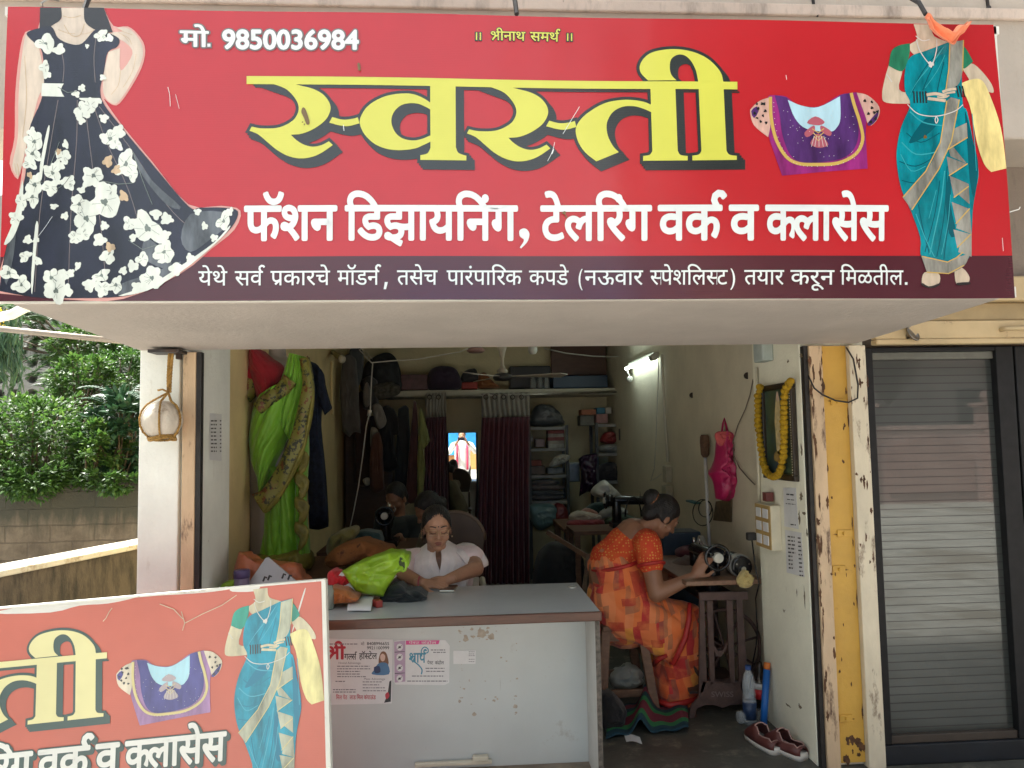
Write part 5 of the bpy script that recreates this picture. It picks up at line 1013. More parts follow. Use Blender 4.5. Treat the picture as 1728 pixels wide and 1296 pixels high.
# --- the woman at the sewing machine
def patch_saree():
    m, t, p, L, N = base('patchwork_saree'); co = coords(t)
    nsn = N('ShaderNodeTexNoise'); nsn.inputs['Scale'].default_value = 3; L(co, nsn.inputs['Vector'])
    va = N('ShaderNodeVectorMath'); va.operation = 'MULTIPLY_ADD'; va.inputs[1].default_value = (.13,.10,.13); L(nsn.outputs['Color'], va.inputs[0]); L(co, va.inputs[2])
    def cells(sx, sy, sz, sh):
        v1 = N('ShaderNodeMapping'); v1.inputs['Scale'].default_value = (sx, sy, sz); v1.inputs['Rotation'].default_value = (0, sh, 0); L(va.outputs[0], v1.inputs[0])
        fl = N('ShaderNodeVectorMath'); fl.operation = 'FLOOR'; L(v1.outputs[0], fl.inputs[0]); wn = N('ShaderNodeTexWhiteNoise'); L(fl.outputs[0], wn.inputs['Vector']); return wn.outputs['Value']
    a = ramp(t, cells(22, 4, 9, .08), [(0, (.84,.20,.045,1)), (.30, (.84,.27,.10,1)), (.52, (.78,.13,.03,1)), (.66, (.84,.36,.05,1)), (.74, (.55,.03,.03,1)), (.86, (.82,.20,.06,1))], 'CONSTANT')
    f = ramp(t, cells(40, 4, 12, .08), [(0, (0,0,0,1)), (.80, (.6,.6,.6,1))], 'CONSTANT'); c = mix(t, a, (.27,.12,.07,1), f)
    f3 = ramp(t, cells(14, 4, 22, .08), [(0, (0,0,0,1)), (.82, (.8,.8,.8,1))], 'CONSTANT'); c = mix(t, c, (.50,.035,.02,1), f3)
    f2 = ramp(t, cells(8, 3, .8, .08), [(0, (0,0,0,1)), (.80, (.7,.7,.7,1))], 'CONSTANT'); c = mix(t, c, (.52,.03,.12,1), f2)
    c = mix(t, c, (.82,.23,.07,1), ramp(t, nnoise(t, co, 14, 4), [(.45, (0,0,0,1)), (.65, (.55,.55,.55,1))]))
    L(c, p.inputs['Base Color']); p.inputs['Roughness'].default_value = .75; p.inputs['Sheen Weight'].default_value = .2
    bb = N('ShaderNodeBump'); bb.inputs['Strength'].default_value = .3; bb.inputs['Distance'].default_value = .02; L(nnoise(t, coords(t, 'Object', (1, 1, .4)), 9, 3), bb.inputs['Height']); L(bb.outputs[0], p.inputs['Normal']); return m
def dotted():
    m, t, p, L, N = base('dotted_blouse'); co = coords(t); vo = N('ShaderNodeTexVoronoi'); vo.inputs['Scale'].default_value = 62; vo.inputs['Randomness'].default_value = .35; L(co, vo.inputs['Vector'])
    f = ramp(t, vo.outputs['Distance'], [(.26, (1,1,1,1)), (.34, (0,0,0,1))]); c = ramp(t, nnoise(t, co, 8), [(.3, (.60,.035,.015,1)), (.7, (.66,.10,.02,1))])
    L(mix(t, c, (.68,.30,.06,1), f), p.inputs['Base Color']); p.inputs['Roughness'].default_value = .8; return m
sarm = patch_saree(); dotm = dotted(); redb = M('red_border', (.42,.022,.018), .5, .2, 20, dirt=(.6,.2,.05), dscale=28, damt=.6)
w2 = thing('person', (1.0, 1.0, 0), 'woman in red dotted blouse and orange patchwork saree bent over the sewing machine', 'person')
hc2 = PY(1119, 874, .98); rot2 = Matrix.Rotation(R(104), 3, 'Z') @ Matrix.Rotation(R(40), 3, 'X')
Q = lambda x, y, Y: PY(x, y, Y)
b = B(); W2 = headm(b, hc2, rot2, 1.0); nb2 = Q(1078, 898, 1.02); b.cap(W2(0, .03, -.06), nb2, .052, .060)
sN = Q(1092, 918, .84); sF = Q(1085, 905, 1.20); b.cap(sN, sF, .066, .066); b.cap(nb2+V((-.03,0,-.03)), Q(1035, 960, 1.02), .115, .15); b.cap(Q(1035, 960, 1.02), Q(1052, 1030, 1.0), .15, .175)
eN = Q(1108, 1002, .76); wN = Q(1172, 973, .715); eF = Q(1120, 985, 1.25); wF = Q(1168, 958, 1.16)
b.cap(sN, eN, .058, .047); b.cap(eN, wN, .047, .028); b.cap(sF, eF, .055, .045); b.cap(eF, wF, .044, .028)
hand(b, wN, Q(1197, 930, .70), (-.55, -.75, .3), curl=.45); hand(b, wF, wF+V((.15,-.02,-.03)), (0,0,1), curl=.3)
for Y in (.93, 1.13): b.cap(Q(1055, 1035, Y), Q(1160, 1050, Y), .09, .07); b.cap(Q(1160, 1050, Y), (Q(1142, 1160, Y).x, Y, .10), .06, .045); b.cap((Q(1142, 1160, Y).x, Y, .035), (Q(1142, 1160, Y).x+.12, Y, .03), .032, .028)
blob(b, 'body', skin_d, w2, .0055, 3); face_extra(w2, W2, 1.0, rot2, skin_d)
b = B(); b.ell(W2(0, .024, .040), (.080, .098, .092), rot2, 20, 14); b.ell(W2(0, .085, -.01), (.064,.05,.07), rot2); b.ell(W2(-.005, .135, .045), (.052,.046,.052), rot2)
for k in (-1, 1): b.ell(W2(k*.064, .02, .01), (.018,.052,.05), rot2, 12, 8)
def hp2(co, n):
    l = rot2.transposed() @ (co-hc2)
    return co+n*.0018*math.sin(math.atan2(l.x, l.z)*50+3*nz(co, 20))
blob(b, 'hair', hairm, w2, .005, 2, hp2, hairline(rot2, hc2))
b = B(); b.tube([W2(-.005+.048*math.cos(a*.5236), .128, .045+.048*math.sin(a*.5236)) for a in range(12)], .004, 6, True); b.build('hair_band', M('orange_band', (.5,.16,.05), .5), w2, True)
b = B(); b.cap(sN, sF, .078, .078); b.cap(nb2+V((-.075,0,-.085)), Q(1040, 950, 1.02), .128, .158); b.cap(sN+V((0,-.01,-.005)), sN.lerp(eN, .38), .078, .073)
b.cap(sF, sF.lerp(eF, .4), .076, .07); blob(b, 'blouse', dotm, w2, .007, 3, lambda co, n: co+n*.004*nz(co, 18))
b = B(); c = sN.lerp(eN, .42); d = (eN-sN).normalized(); a1 = d.orthogonal().normalized(); a2 = d.cross(a1)
b.tube([c+(a1*math.cos(a*.3307)+a2*math.sin(a*.3307))*.071 for a in range(19)], .011, 8, True); b.build('sleeve_hem', redb, w2, True)
b = B(); b.cap(Q(1041, 958, 1.02), Q(1056, 1035, 1.0), .166, .195); b.ell(Q(1052, 1010, 1.0), (.21,.21,.19))
for Y in (.92, 1.12): b.cap(Q(1060, 1035, Y), Q(1158, 1046, Y), .118, .10); b.cap(Q(1156, 1050, Y), Q(1143, 1165, Y), .105, .118)
b.cap(Q(1120, 1060, 1.0), Q(1130, 1150, 1.0), .11, .11)
pillow(b, [(1003,1000),(1030,985),(1090,1010),(1150,1035),(1160,1075),(1140,1124),(1126,1118),(1080,1090),(1045,1072),(1015,1050)], .86, .07, .006, 16, 8)
def sk2(co, n): return co+n*(.011*abs(math.sin(co.x*17+co.z*23+2.5*nz(co, 4)))**.6+.010*nz(co, 9, 3)+.008*ridge(V((co.x+co.z*.5, co.y, co.z*.5)), 9, 4)-.008)
blob(b, 'saree', sarm, w2, .009, 3, sk2)
b = B(); cc = Q(1040, 946, 1.02); tt = V((-.22, 0, 1)).normalized(); u1 = tt.cross(V((0,1,0))).normalized(); u2 = V((0,1,0))
b.tube([cc+u1*math.cos(a*.2618)*.158+u2*math.sin(a*.2618)*.165+tt*(-.01) for a in range(24)], .012, 8, True)
b.tube([Q(1164,1018,.80), Q(1163,1045,.775), Q(1157,1075,.77), Q(1146,1100,.765), Q(1136,1121,.775), Q(1130,1118,.79)], [.012,.016,.017,.016,.013,.008], 8)
b.tube([Q(1103,1122,.86), Q(1112,1112,.79), Q(1126,1106,.78)], [.012,.015,.01], 8)
b.tube([Q(1112,1184,.82), Q(1130,1190,.78), Q(1155,1186,.78), Q(1178,1178,.84), Q(1182,1172,1.0)], .016, 8); b.build('saree_border', redb, w2, True)
b = B(); d = (Q(1197, 930, .70)-wN).normalized(); a1 = d.orthogonal().normalized(); a2 = d.cross(a1)
for k in (0, .008): b.tube([wN-d*(.012+k)+(a1*math.cos(a*.45)+a2*math.sin(a*.45))*.031 for a in range(14)], .0022, 6, True)
b.build('bangle', metalm('bangle_metal', (.3,.2,.1)), w2, True)
b = B(); b.ell(W2(.085, .002, -.045), .006, None, 8, 6); b.ell(W2(-.085, .002, -.045), .006, None, 8, 6); b.build('earring', gm_, w2)
# --- two more tailors in the dim back
olive = cloth('olive_cotton', (.13,.105,.065)); dimc = cloth('dark_grey_cotton', (.035,.045,.045))
def back_person(label, hx, hy, Y, rz, rx, top, bent, armto, hair_s=1.0):
    t = thing('person', (PY(hx, hy, Y).x, Y, 0), label, 'person'); h = PY(hx, hy, Y); ro = Matrix.Rotation(R(rz), 3, 'Z') @ Matrix.Rotation(R(rx), 3, 'X')
    b = B(); Wb = headm(b, h, ro); f = ro @ V((0,-1,0)); f = V((f.x, f.y, 0)).normalized(); sd = V((-f.y, f.x, 0)); ne = h-f*.05*bent+V((0,0,-.16)); b.cap(Wb(0,.03,-.06), ne, .05, .056)
    sh = [ne+sd*k*.155+V((0,0,-.05))-f*.02 for k in (-1, 1)]; hip = ne-f*.10*bent; hip.z = max(.45, h.z-.72); b.cap(sh[0], sh[1], .065, .065); b.cap(ne+V((0,0,-.08)), hip, .12, .15)
    kn = [hip+f*.42+sd*k*.09 for k in (-1, 1)]; arms = []
    for i, k in enumerate((-1, 1)):
        b.cap(hip+sd*k*.08, kn[i], .085, .065); b.cap(kn[i], V((kn[i].x, kn[i].y, .05)), .06, .04); fo = V((kn[i].x, kn[i].y, .03)); b.cap(fo, fo+f*.1, .03, .028)
        el = sh[i]+V((0,0,-.24))+f*.10+sd*k*.04; wr_ = V(armto)+sd*k*.09; arms.append((sh[i], el)); b.cap(sh[i], el, .05, .042); b.cap(el, wr_, .041, .027); hand(b, wr_, wr_+f*.2+V((0,0,-.03)), (0,0,1), curl=.4)
    blob(b, 'body', skin_d, t, .0075, 2)
    b = B(); b.ell(Wb(0,.024,.040), (.082*hair_s,.1*hair_s,.094*hair_s), ro); b.ell(Wb(0,.09,-.02), (.06,.05,.06), ro); b.ell(Wb(0,.125,-.01), (.038,.034,.04), ro); blob(b, 'hair', hairm, t, .007, 2, None, hairline(ro, h))
    b = B(); b.cap(sh[0], sh[1], .08, .08); b.cap(ne+V((0,0,-.10)), hip, .14, .172)
    for a, e in arms: b.cap(a, a.lerp(e, .8), .066, .062)
    for k in kn: b.cap(hip+(k-hip)*.1, k, .11, .09); b.cap(k, V((k.x, k.y, .15)), .09, .10)
    blob(b, 'dress', top, t, .011, 3, lambda co, n: co+n*.007*nz(co, 14)); return t
back_person('woman in an olive top bent over the left sewing machine, behind the woman in glasses', 722, 862, 1.95, -62, 32, olive, 1.2, PY(650, 925, 2.05))
back_person('dark haired tailor in grey seated farthest back between the left machine and curtain', 668, 842, 2.75, -25, 22, dimc, .8, PY(655, 905, 2.45))
# ------------------------------------------------------------------ sewing machine corner
iron = M('brown_cast_iron', (.085,.05,.042), .55, .25, 18, .25, 60, metal=.2, dirt=(.16,.11,.08), dscale=8, damt=.62)
blkp = M('black_lacquer', (.012,.012,.014), .22, .3, 30, spec=.6)
chrome = metalm('chrome', (.65,.64,.62), .2); brownw = wood('table_wood', (.17,.085,.05), (.27,.15,.09), (14, 3, 14), .45)
sm = thing('sewing_machine', (1.4, 1.05, 0), 'black treadle sewing machine on a brown iron stand beside the right wall', 'sewing machine')
ZT = .72; YT = .62
tx0, tx1 = PY(1158, 990, YT).x, PY(1289, 985, YT).x
b = B(); b.bx(tx0, min(tx1, 1.64), YT, 1.5, ZT-.025, ZT); b.build('table_top', brownw, sm, bevel=.004)
def mach(root, x, y0, z, s=1.0, axis=1):
    "machine head lying along +Y, hand wheel at y0"
    A = (lambda a, l, h: V((x+a*s, y0+l*s, z+h*s))) if axis else (lambda a, l, h: V((x+l*s, y0-a*s, z+h*s)))
    b = B()
    def bb(a0, a1, l0, l1, h0, h1):
        ps = [A(a, l, h) for h in (h0, h1) for a, l in ((a0,l0),(a1,l0),(a1,l1),(a0,l1))]; b.add(ps, [(0,3,2,1),(4,5,6,7),(0,1,5,4),(1,2,6,5),(2,3,7,6),(3,0,4,7)])
    bb(-.09, .09, .03, .46, .0, .045); b.build('bed', blkp, root, bevel=.006)
    b = B(); b.cap(A(0,.085,.05), A(0,.085,.22), .045*s, .038*s, 16); b.cap(A(0,.09,.235), A(0,.40,.225), .040*s, .036*s, 16); b.cap(A(0,.40,.20), A(0,.40,.12), .032*s, .028*s, 12); b.build('arm', blkp, root, True)
    b = B(); b.tube([A(0,.40,.1), A(0,.40,.05)], .004*s, 6); b.tube([A(-.012,.40,.09), A(-.012,.40,.048)], .003*s, 6); b.cyl(A(0,.30,.26), A(0,.30,.31), .003*s); b.cyl(A(0,.405,.245), A(0,.405,.29), .008*s); b.tube([A(.03,.37,.22), A(.05,.38,.25), A(.03,.39,.28)], .003*s, 6)
    b.build('needle_bar', chrome, root, True)
    n = 28; b = B(); b.tube([A(.066*math.cos(k*2*math.pi/n), -.012, .235+.066*math.sin(k*2*math.pi/n)) for k in range(n)], .0085*s, 8, True)
    for k in range(3): a = k*2.094+.5; b.tube([A(.012*math.cos(a), -.012, .235+.012*math.sin(a)), A(.062*math.cos(a), -.012, .235+.062*math.sin(a))], .008*s, 6)
    w_ = b.build('hand_wheel', blkp, root, True)
    b = B(); b.cyl(A(0,-.034,.235), A(0,.03,.235), .026*s, .03*s, 20); h_ = b.build('clutch_knob', M('ivory_knob', (.62,.60,.52), .35), None, bevel=.003); h_.parent = w_; h_.location = -wl(w_)
    b = B(); b.cyl(A(0,-.004,.235), A(0,.05,.235), .052*s, .05*s, 20); h_ = b.build('wheel_hub', blkp, None, True); h_.parent = w_; h_.location = -wl(w_)
wx = PY(1211, 941, .69)
mach(sm, wx.x, .70, wx.z-.235, 1.0)
# cast-iron treadle stand
def SF(px, py, y=.655): return PY(px, py, y)
b = B()
def bar(pts, r): b.tube([SF(*p) for p in pts], r, 8)
def plate(poly, y=.655, d=.02): b.prism(poly, lambda u, v, w_: PY(u, v, y)+V((0, w_, 0)), 0, d)
plate([(1180,1000),(1262,998),(1263,1012),(1181,1014)])
plate([(1181,1014),(1189,1014),(1193,1150),(1186,1170),(1180,1170)]); plate([(1193,1014),(1203,1014),(1207,1148),(1199,1160)])
plate([(1226,1013),(1237,1013),(1241,1160),(1232,1148)]); plate([(1243,1012),(1253,1012),(1264,1172),(1252,1172),(1248,1150)])
plate([(1203,1086),(1212,1098),(1220,1098),(1228,1082),(1226,1096),(1217,1108),(1208,1108)])
plate([(1186,1150),(1262,1150),(1267,1180),(1255,1188),(1232,1190),(1220,1195),(1205,1190),(1190,1190),(1176,1196),(1172,1212),(1163,1212),(1166,1193),(1178,1178)])
plate([(1203,1148),(1209,1155),(1222,1158),(1232,1153),(1238,1146),(1240,1152),(1203,1152)], .652, .004)
b.build('stand_frame', iron, sm, bevel=.004)
b = B()
for k in range(2): x = (tx0+.08, 1.58)[k]; b.bx(x-.02, x+.02, 1.38, 1.41, 0, ZT-.026)
b.bx(tx0+.08, 1.58, 1.385, 1.405, .12, .16); b.bx(1.36, 1.40, .675, 1.384, .09, .12); b.build('rear_frame', iron, sm, bevel=.004)
fc = PY(1222, 1092, .83); n = 40; b = B(); b.tube([fc+V((.205*math.cos(k*2*math.pi/n), 0, .205*math.sin(k*2*math.pi/n))) for k in range(n)], .011, 8, True)
for k in range(4): a = k*math.pi/4+.25; c = V((math.cos(a), 0, math.sin(a)))*.2; b.tube([fc-c, fc+c], .007, 6)
b.cyl(fc+V((0,-.15,0)), fc+V((0,.15,0)), .015); b.build('drive_wheel', iron, sm, True)
b = B(); b.grid(8, 6, lambda u, v: V((1.22+.30*u, .76+.3*v, .10+.03*v))); b.build('treadle', iron, sm, solid=.015)
b = B(); q = PY(1218, 1170, .652)
its = fit('SWISS', 1200, 1238, 1176, 1176, 13, .01); deco(b, its, lambda u, v, k: PY(u, v, .6518-k*3e-6)); b.build('cast_lettering', M('raised_iron', (.15,.11,.10), .5), sm)
mt_ = PY(1250, 955, .74); b = B(); b.cyl(mt_+V((0,-.03,0)), mt_+V((0,.14,0)), .055, .06, 24); b.build('motor', blkp, sm, bevel=.006)
b = B(); b.cyl(mt_+V((0,.0,0)), mt_+V((0,.05,0)), .0625, .0625, 24); b.build('motor_band', M('grey_band', (.4,.38,.34), .4), sm)
b = B(); b.cyl(mt_+V((0,-.045,-.01)), mt_+V((0,-.031,-.01)), .014, .014, 12)
for a in (.5, 2.6): b.cyl(mt_+V((.04*math.cos(a),-.034,.03*math.sin(a))), mt_+V((.04*math.cos(a),-.0305,.03*math.sin(a))), .005, .005, 8)
b.build('motor_screw', chrome, sm)
soft('yellow_rag', 'knotted yellow rag tied on the table edge before the motor', 'rag', [(1243,978),(1250,966),(1257,962),(1262,968),(1268,974),(1266,990),(1254,992),(1246,988)], .60, .025, cloth('yellow_rag_cloth', (.52,.40,.16)), .012, 60)
b = B(); pts = [PY(x, y, .73) for x, y in ((1262,975),(1278,980),(1288,974),(1284,985),(1266,982))]; b.tube(pts, .004, 6); o = b.build('motor_cord', blkp, None, True); tag(o, 'short black cord curled by the motor on the machine table', 'cord')
soft('cloth_in_work', 'brown cloth being sewn under the machine by the woman in the saree', 'cloth', [(1128,968),(1140,945),(1165,940),(1190,948),(1196,975),(1185,984),(1150,986)], 1.2, .10, cloth('brown_cloth', (.12,.075,.055)), .02, 20)
soft('maroon_cloth', 'dark maroon folded cloth behind the sewing machine', 'cloth', [(1140,930),(1160,920),(1195,925),(1200,940),(1170,945),(1145,942)], 1.45, .08, cloth('maroon_cloth', (.09,.02,.03)), .012, 25)
b = B(); q = PY(1183, 905, 1.42); b.lathe([(.03,0),(.045,.02),(.045,.07),(.03,.09),(.018,.13)], V((q.x, q.y, ZT)), None, 14);
o = b.build('thread_cone', M('thread_white', (.42,.40,.36), .9), None, True); tag(o, 'white thread cone standing at the back of the machine table', 'thread cone')
b = B(); b.bx(1.30, 1.56, 1.54, 1.75, .0, .86); o = b.build('blue_box', M('blue_grey_box', (.035,.055,.08), .35, .3, 8), None, bevel=.01); tag(o, 'dark blue glossy box on the floor behind the sewing machine', 'box')
# stool
stw = wood('stool_wood', (.12,.062,.038), (.20,.11,.065), (8, 8, 16), .55)
st = thing('stool', (.8, 1.0, 0), 'brown wooden stool with slanting legs under the woman in the saree', 'stool')
sz = PY(1060, 1056, .82).z; sx0, sx1 = PY(1016, 1050, .84).x, PY(1088, 1050, .84).x
b = B(); b.bx(sx0, sx1, .82, 1.18, sz-.03, sz); b.build('seat', stw, st, bevel=.004)
for kx in (0, 1):
    for ky in (0, 1):
        xa_ = (sx0+.02, sx1-.02)[kx]; ya_ = (.85, 1.15)[ky]; dx = (-.04, .055)[kx]; dy = (-.05, .05)[ky]; b = B()
        b.add([(xa_+dx*t_+a*.024, ya_+dy*t_+c*.02, z) for z, t_ in ((0,1),(sz-.031,0)) for a, c in ((-1,-1),(1,-1),(1,1),(-1,1))], [(0,3,2,1),(4,5,6,7),(0,1,5,4),(1,2,6,5),(2,3,7,6),(3,0,4,7)]); b.build('leg', stw, st, bevel=.003)
b = B(); b.bx(sx0-.01, sx1+.03, .812, .832, .07, .11); b.bx(sx0-.01, sx1+.03, 1.17, 1.19, .07, .11); b.bx(sx0, sx1, .846, .866, sz-.09, sz-.031); b.bx(sx0, sx0+.02, .87, 1.14, .25, .30); b.bx(sx1-.0, sx1+.02, .87, 1.14, .25, .30); b.build('stretcher', stw, st, bevel=.003)
soft('white_bundle', 'crumpled white cloth bundle under the wooden stool', 'bundle', [(1030,1140),(1045,1128),(1062,1122),(1078,1128),(1080,1150),(1060,1160),(1034,1158)], 1.15, .08, cloth('white_rag', (.42,.43,.38)), .02, 20)
soft('black_bag', 'black cloth bag on the floor between the counter and the stool', 'bag', [(1012,1178),(1030,1168),(1048,1182),(1055,1200),(1045,1222),(1015,1228)], .62, .10, cloth('black_bag_cloth', (.012,.012,.014)), .015, 18)
# ------------------------------------------------------------------ on the floor at the right
def stripes():
    m, t, p, L, N = base('striped_mat'); co = coords(t, 'Object'); uv = N('ShaderNodeUVMap'); uv.uv_map = 'uv'; sx = N('ShaderNodeSeparateXYZ'); L(uv.outputs[0], sx.inputs[0])
    L(ramp(t, sx.outputs[1], [(0, (.012,.05,.075,1)), (.16, (.03,.20,.07,1)), (.30, (.17,.022,.045,1)), (.56, (.03,.20,.07,1)), (.68, (.015,.05,.06,1)), (.80, (.15,.02,.04,1)), (.92, (.012,.05,.075,1))], 'CONSTANT'), p.inputs['Base Color']); p.inputs['Roughness'].default_value = .9
    bb = N('ShaderNodeBump'); bb.inputs['Strength'].default_value = .4; bb.inputs['Distance'].default_value = .01; L(nnoise(t, co, 120, 2), bb.inputs['Height']); L(bb.outputs[0], p.inputs['Normal']); return m
def matfn(u, v):
    p = P(1022+u*140, 1248-16*u*(1-u)-10*u, 'Z', 0.004); q = P(1030+u*130, 1192, 'Z', 0.004); r = p.lerp(q, v)
    h = .11*math.exp(-((u-.42-.05*v)/.085)**2)*(.55+.45*v)+.02*math.exp(-((u-.95)/.12)**2)+.012*math.sin(u*11+v*2)**2
    return r+V((0, 0, .004+h))
b = B(); nu, nv = 44, 14; b.grid(nu, nv, matfn); me = bpy.data.meshes.new('floor_mat'); me.from_pydata(b.v, [], b.f); uvl = me.uv_layers.new(name='uv')
for lp in me.loops: i = lp.vertex_index; uvl.data[lp.index].uv = ((i % (nu+1))/nu, (i//(nu+1))/nv)
o = fin(me, 'floor_mat', stripes(), None, True, solid=.006); tag(o, 'rumpled green, maroon and blue striped mat on the floor by the stool', 'mat')
b = B(); b.grid(6, 4, lambda u, v: P(1057+34*u-4*v, 1252-12*v+3*u, 'Z', .004)+V((0,0,.006*math.sin(u*5)))); o = b.build('paper_scrap', papw, None, True); tag(o, 'torn white paper scrap on the floor before the striped mat', 'paper')
def shoe(label, px, py, yaw, group):
    c = P(px, py, 'Z', .0); t = thing('shoe', tuple(c), label, 'shoe', group); m = Matrix.Rotation(yaw, 3, 'Z'); X_ = lambda x, y, z: c+m @ V((x, y, z))
    def sec(q):   # q 0 heel (towards -Y) .. 1 toe
        y = -.12+.24*q; w_ = .033+.014*math.sin(q*math.pi*.9+.25)-(.02*((q-.85)/.15)**2 if q > .85 else 0)-(.012*((.1-q)/.1)**2 if q < .1 else 0); return y, max(w_, .008)
    b = B(); N = 14; vs = []; fs = []; n = 12
    for i in range(N+1):
        y, w_ = sec(i/N); tk = .034-.012*math.sin(min(i/N*1.3, 1)*math.pi)*.7
        for z, ww in ((0, w_*.92), (tk*.5, w_*1.04), (tk, w_)): vs += [X_(-ww, y, z), X_(ww, y, z)]
    for i in range(N):
        a = i*6; d_ = a+6
        for k in (0, 2): fs += [(a+k, a+k+2, d_+k+2, d_+k), (a+k+1, d_+k+1, d_+k+3, a+k+3)]
        fs += [(a, d_, d_+1, a+1), (a+4, a+5, d_+5, d_+4)]
    fs += [(0,1,3,2),(2,3,5,4),(N*6,N*6+2,N*6+3,N*6+1),(N*6+2,N*6+4,N*6+5,N*6+3)]
    b.add(vs, fs); b.build('sole', M('white_sole', (.62,.58,.52), .6, .1, 20), t, True)
    b = B(); vs = []; fs = []; n = 14
    def up(i, k):
        q = i/N; y, w_ = sec(q); h = .060 if q < .12 else (.075-.01*math.sin((q-.12)*6) if q < .5 else .075*(1-((q-.5)/.5)**1.6)+.03); h = max(h, .038)
        a = k/n*math.pi; return X_(-w_*.98*math.cos(a)*(1 if abs(math.cos(a)) < .99 else 1), y, .024+(h-.024)*math.sin(a)**.7)
    open_ = lambda q, k: .10 < q < .55 and 4 <= k <= 9
    vs = [up(i, k) for i in range(N+1) for k in range(n+1)]
    fs = [(i*(n+1)+k, i*(n+1)+k+1, (i+1)*(n+1)+k+1, (i+1)*(n+1)+k) for i in range(N) for k in range(n) if not open_((i+.5)/N, k)]
    b.add(vs, fs); b.build('upper', M('maroon_leather', (.11,.032,.028), .4, .2, 20), t, True, solid=.004)
    i0 = next(i for i in range(N) if open_((i+.5)/N, 5)); i1 = max(i for i in range(N) if open_((i+.5)/N, 5))+1
    rim = [up(i, 4) for i in range(i0, i1+1)]+[up(i1, k) for k in range(5, 10)]+[up(i, 10) for i in range(i1, i0-1, -1)]+[up(i0, k) for k in range(9, 4, -1)]
    b = B(); b.tube(rim, .0035, 6, True); b.build('lining', M('pink_lining', (.40,.25,.22), .7), t, True)
    b = B(); b.add([X_(sx*sec(q/8)[1]*.8, sec(q/8)[0], .028) for q in range(1, 8) for sx in (-1, 1)], [(2*i, 2*i+1, 2*i+3, 2*i+2) for i in range(6)]); b.build('insole', M('insole_brown', (.10,.06,.05), .8), t)
shoe('maroon slip-on shoe with white sole, standing nearer to the blue pole', 1287, 1258, R(14), 'pair of maroon slip-on shoes')
shoe('maroon slip-on shoe with white sole, standing nearest to the cream wall', 1324, 1268, R(22), 'pair of maroon slip-on shoes')
b = B(); b.box(P(1297, 1236, 'Z', .004), (.07, .05, .004), Matrix.Rotation(.3, 3, 'Z')); o = b.build('card_scrap', M('brown_card', (.24,.15,.07), .8), None); tag(o, 'brown card scrap on the floor behind the maroon shoes', 'card')
bl = thing('blue_pole', tuple(P(1288, 1234, 'Z', 0)), 'blue plastic tube with an orange end leaning on the cream wall above the shoes', 'tube'); q0 = P(1288, 1234, 'Z', .0); q1 = PY(1294, 1130, q0.y+.06); d = (q1-q0).normalized()
b = B(); b.cyl(q0, q1, .0175, None, 16); b.build('tube', plastic('blue_plastic', (.01,.12,.42), 0, .4), bl, True)
b = B(); b.cyl(q1+d*.0005, q1+d*.035, .0165, None, 16); b.build('orange_cap', plastic('orange_cap_plastic', (.62,.17,.03), 0, .4), bl, True)
clr = glassm('clear_plastic', (.8,.85,.88), .08, .28); lab = M('blue_label', (.03,.06,.14), .4, .5, 22); 
bt = thing('water_bottle', tuple(P(1266, 1222, 'Z', 0)), 'clear water bottle with a dark blue label standing beside the machine stand', 'bottle'); q = P(1266, 1222, 'Z', .0)
b = B(); b.lathe([(.030,.0),(.034,.006),(.034,.13),(.031,.14),(.034,.15),(.031,.17),(.034,.18),(.032,.20),(.033,.215),(.024,.25),(.013,.27),(.013,.28)], q, None, 18); b.build('bottle_body', clr, bt, True)
b = B(); b.lathe([(.0345,.03),(.0345,.115)], q, None, 18); b.build('label', lab, bt, True)
b = B(); b.cyl(q+V((0,0,.276)), q+V((0,0,.296)), .0155, None, 14); b.build('bottle_cap', M('blue_cap', (.02,.06,.2), .4), bt)
b2 = thing('lying_bottle', tuple(P(1275, 1214, 'Z', .03)), 'empty clear plastic bottle lying on the floor behind the standing one', 'bottle'); q = P(1246, 1211, 'Z', .033); mr = Matrix.Rotation(R(90), 3, 'Y') @ Matrix.Rotation(R(-12), 3, 'X')
b = B(); b.lathe([(.028,.0),(.032,.006),(.032,.03),(.029,.035),(.032,.04),(.029,.06),(.032,.07),(.032,.14),(.022,.18),(.013,.2),(.013,.215)], q, mr, 16); b.build('bottle_body', clr, b2, True)
b3 = thing('cola_bottle', tuple(P(1287, 1205, 'Z', 0)), 'dark bottle with a red and white label behind the blue tube', 'bottle'); q = P(1285, 1212, 'Z', .0)
b = B(); b.lathe([(.03,.0),(.034,.008),(.034,.20),(.018,.27),(.013,.29)], q, None, 16); b.build('bottle_body', glassm('dark_bottle', (.03,.02,.015), .1, .75), b3, True)
b = B(); b.lathe([(.0345,.155),(.0345,.185)], q, None, 16); b.build('white_band', papw, b3, True)
b = B(); b.lathe([(.0346,.105),(.0346,.1545)], q, None, 16); b.build('red_label', M('red_label', (.5,.02,.03), .4), b3, True)
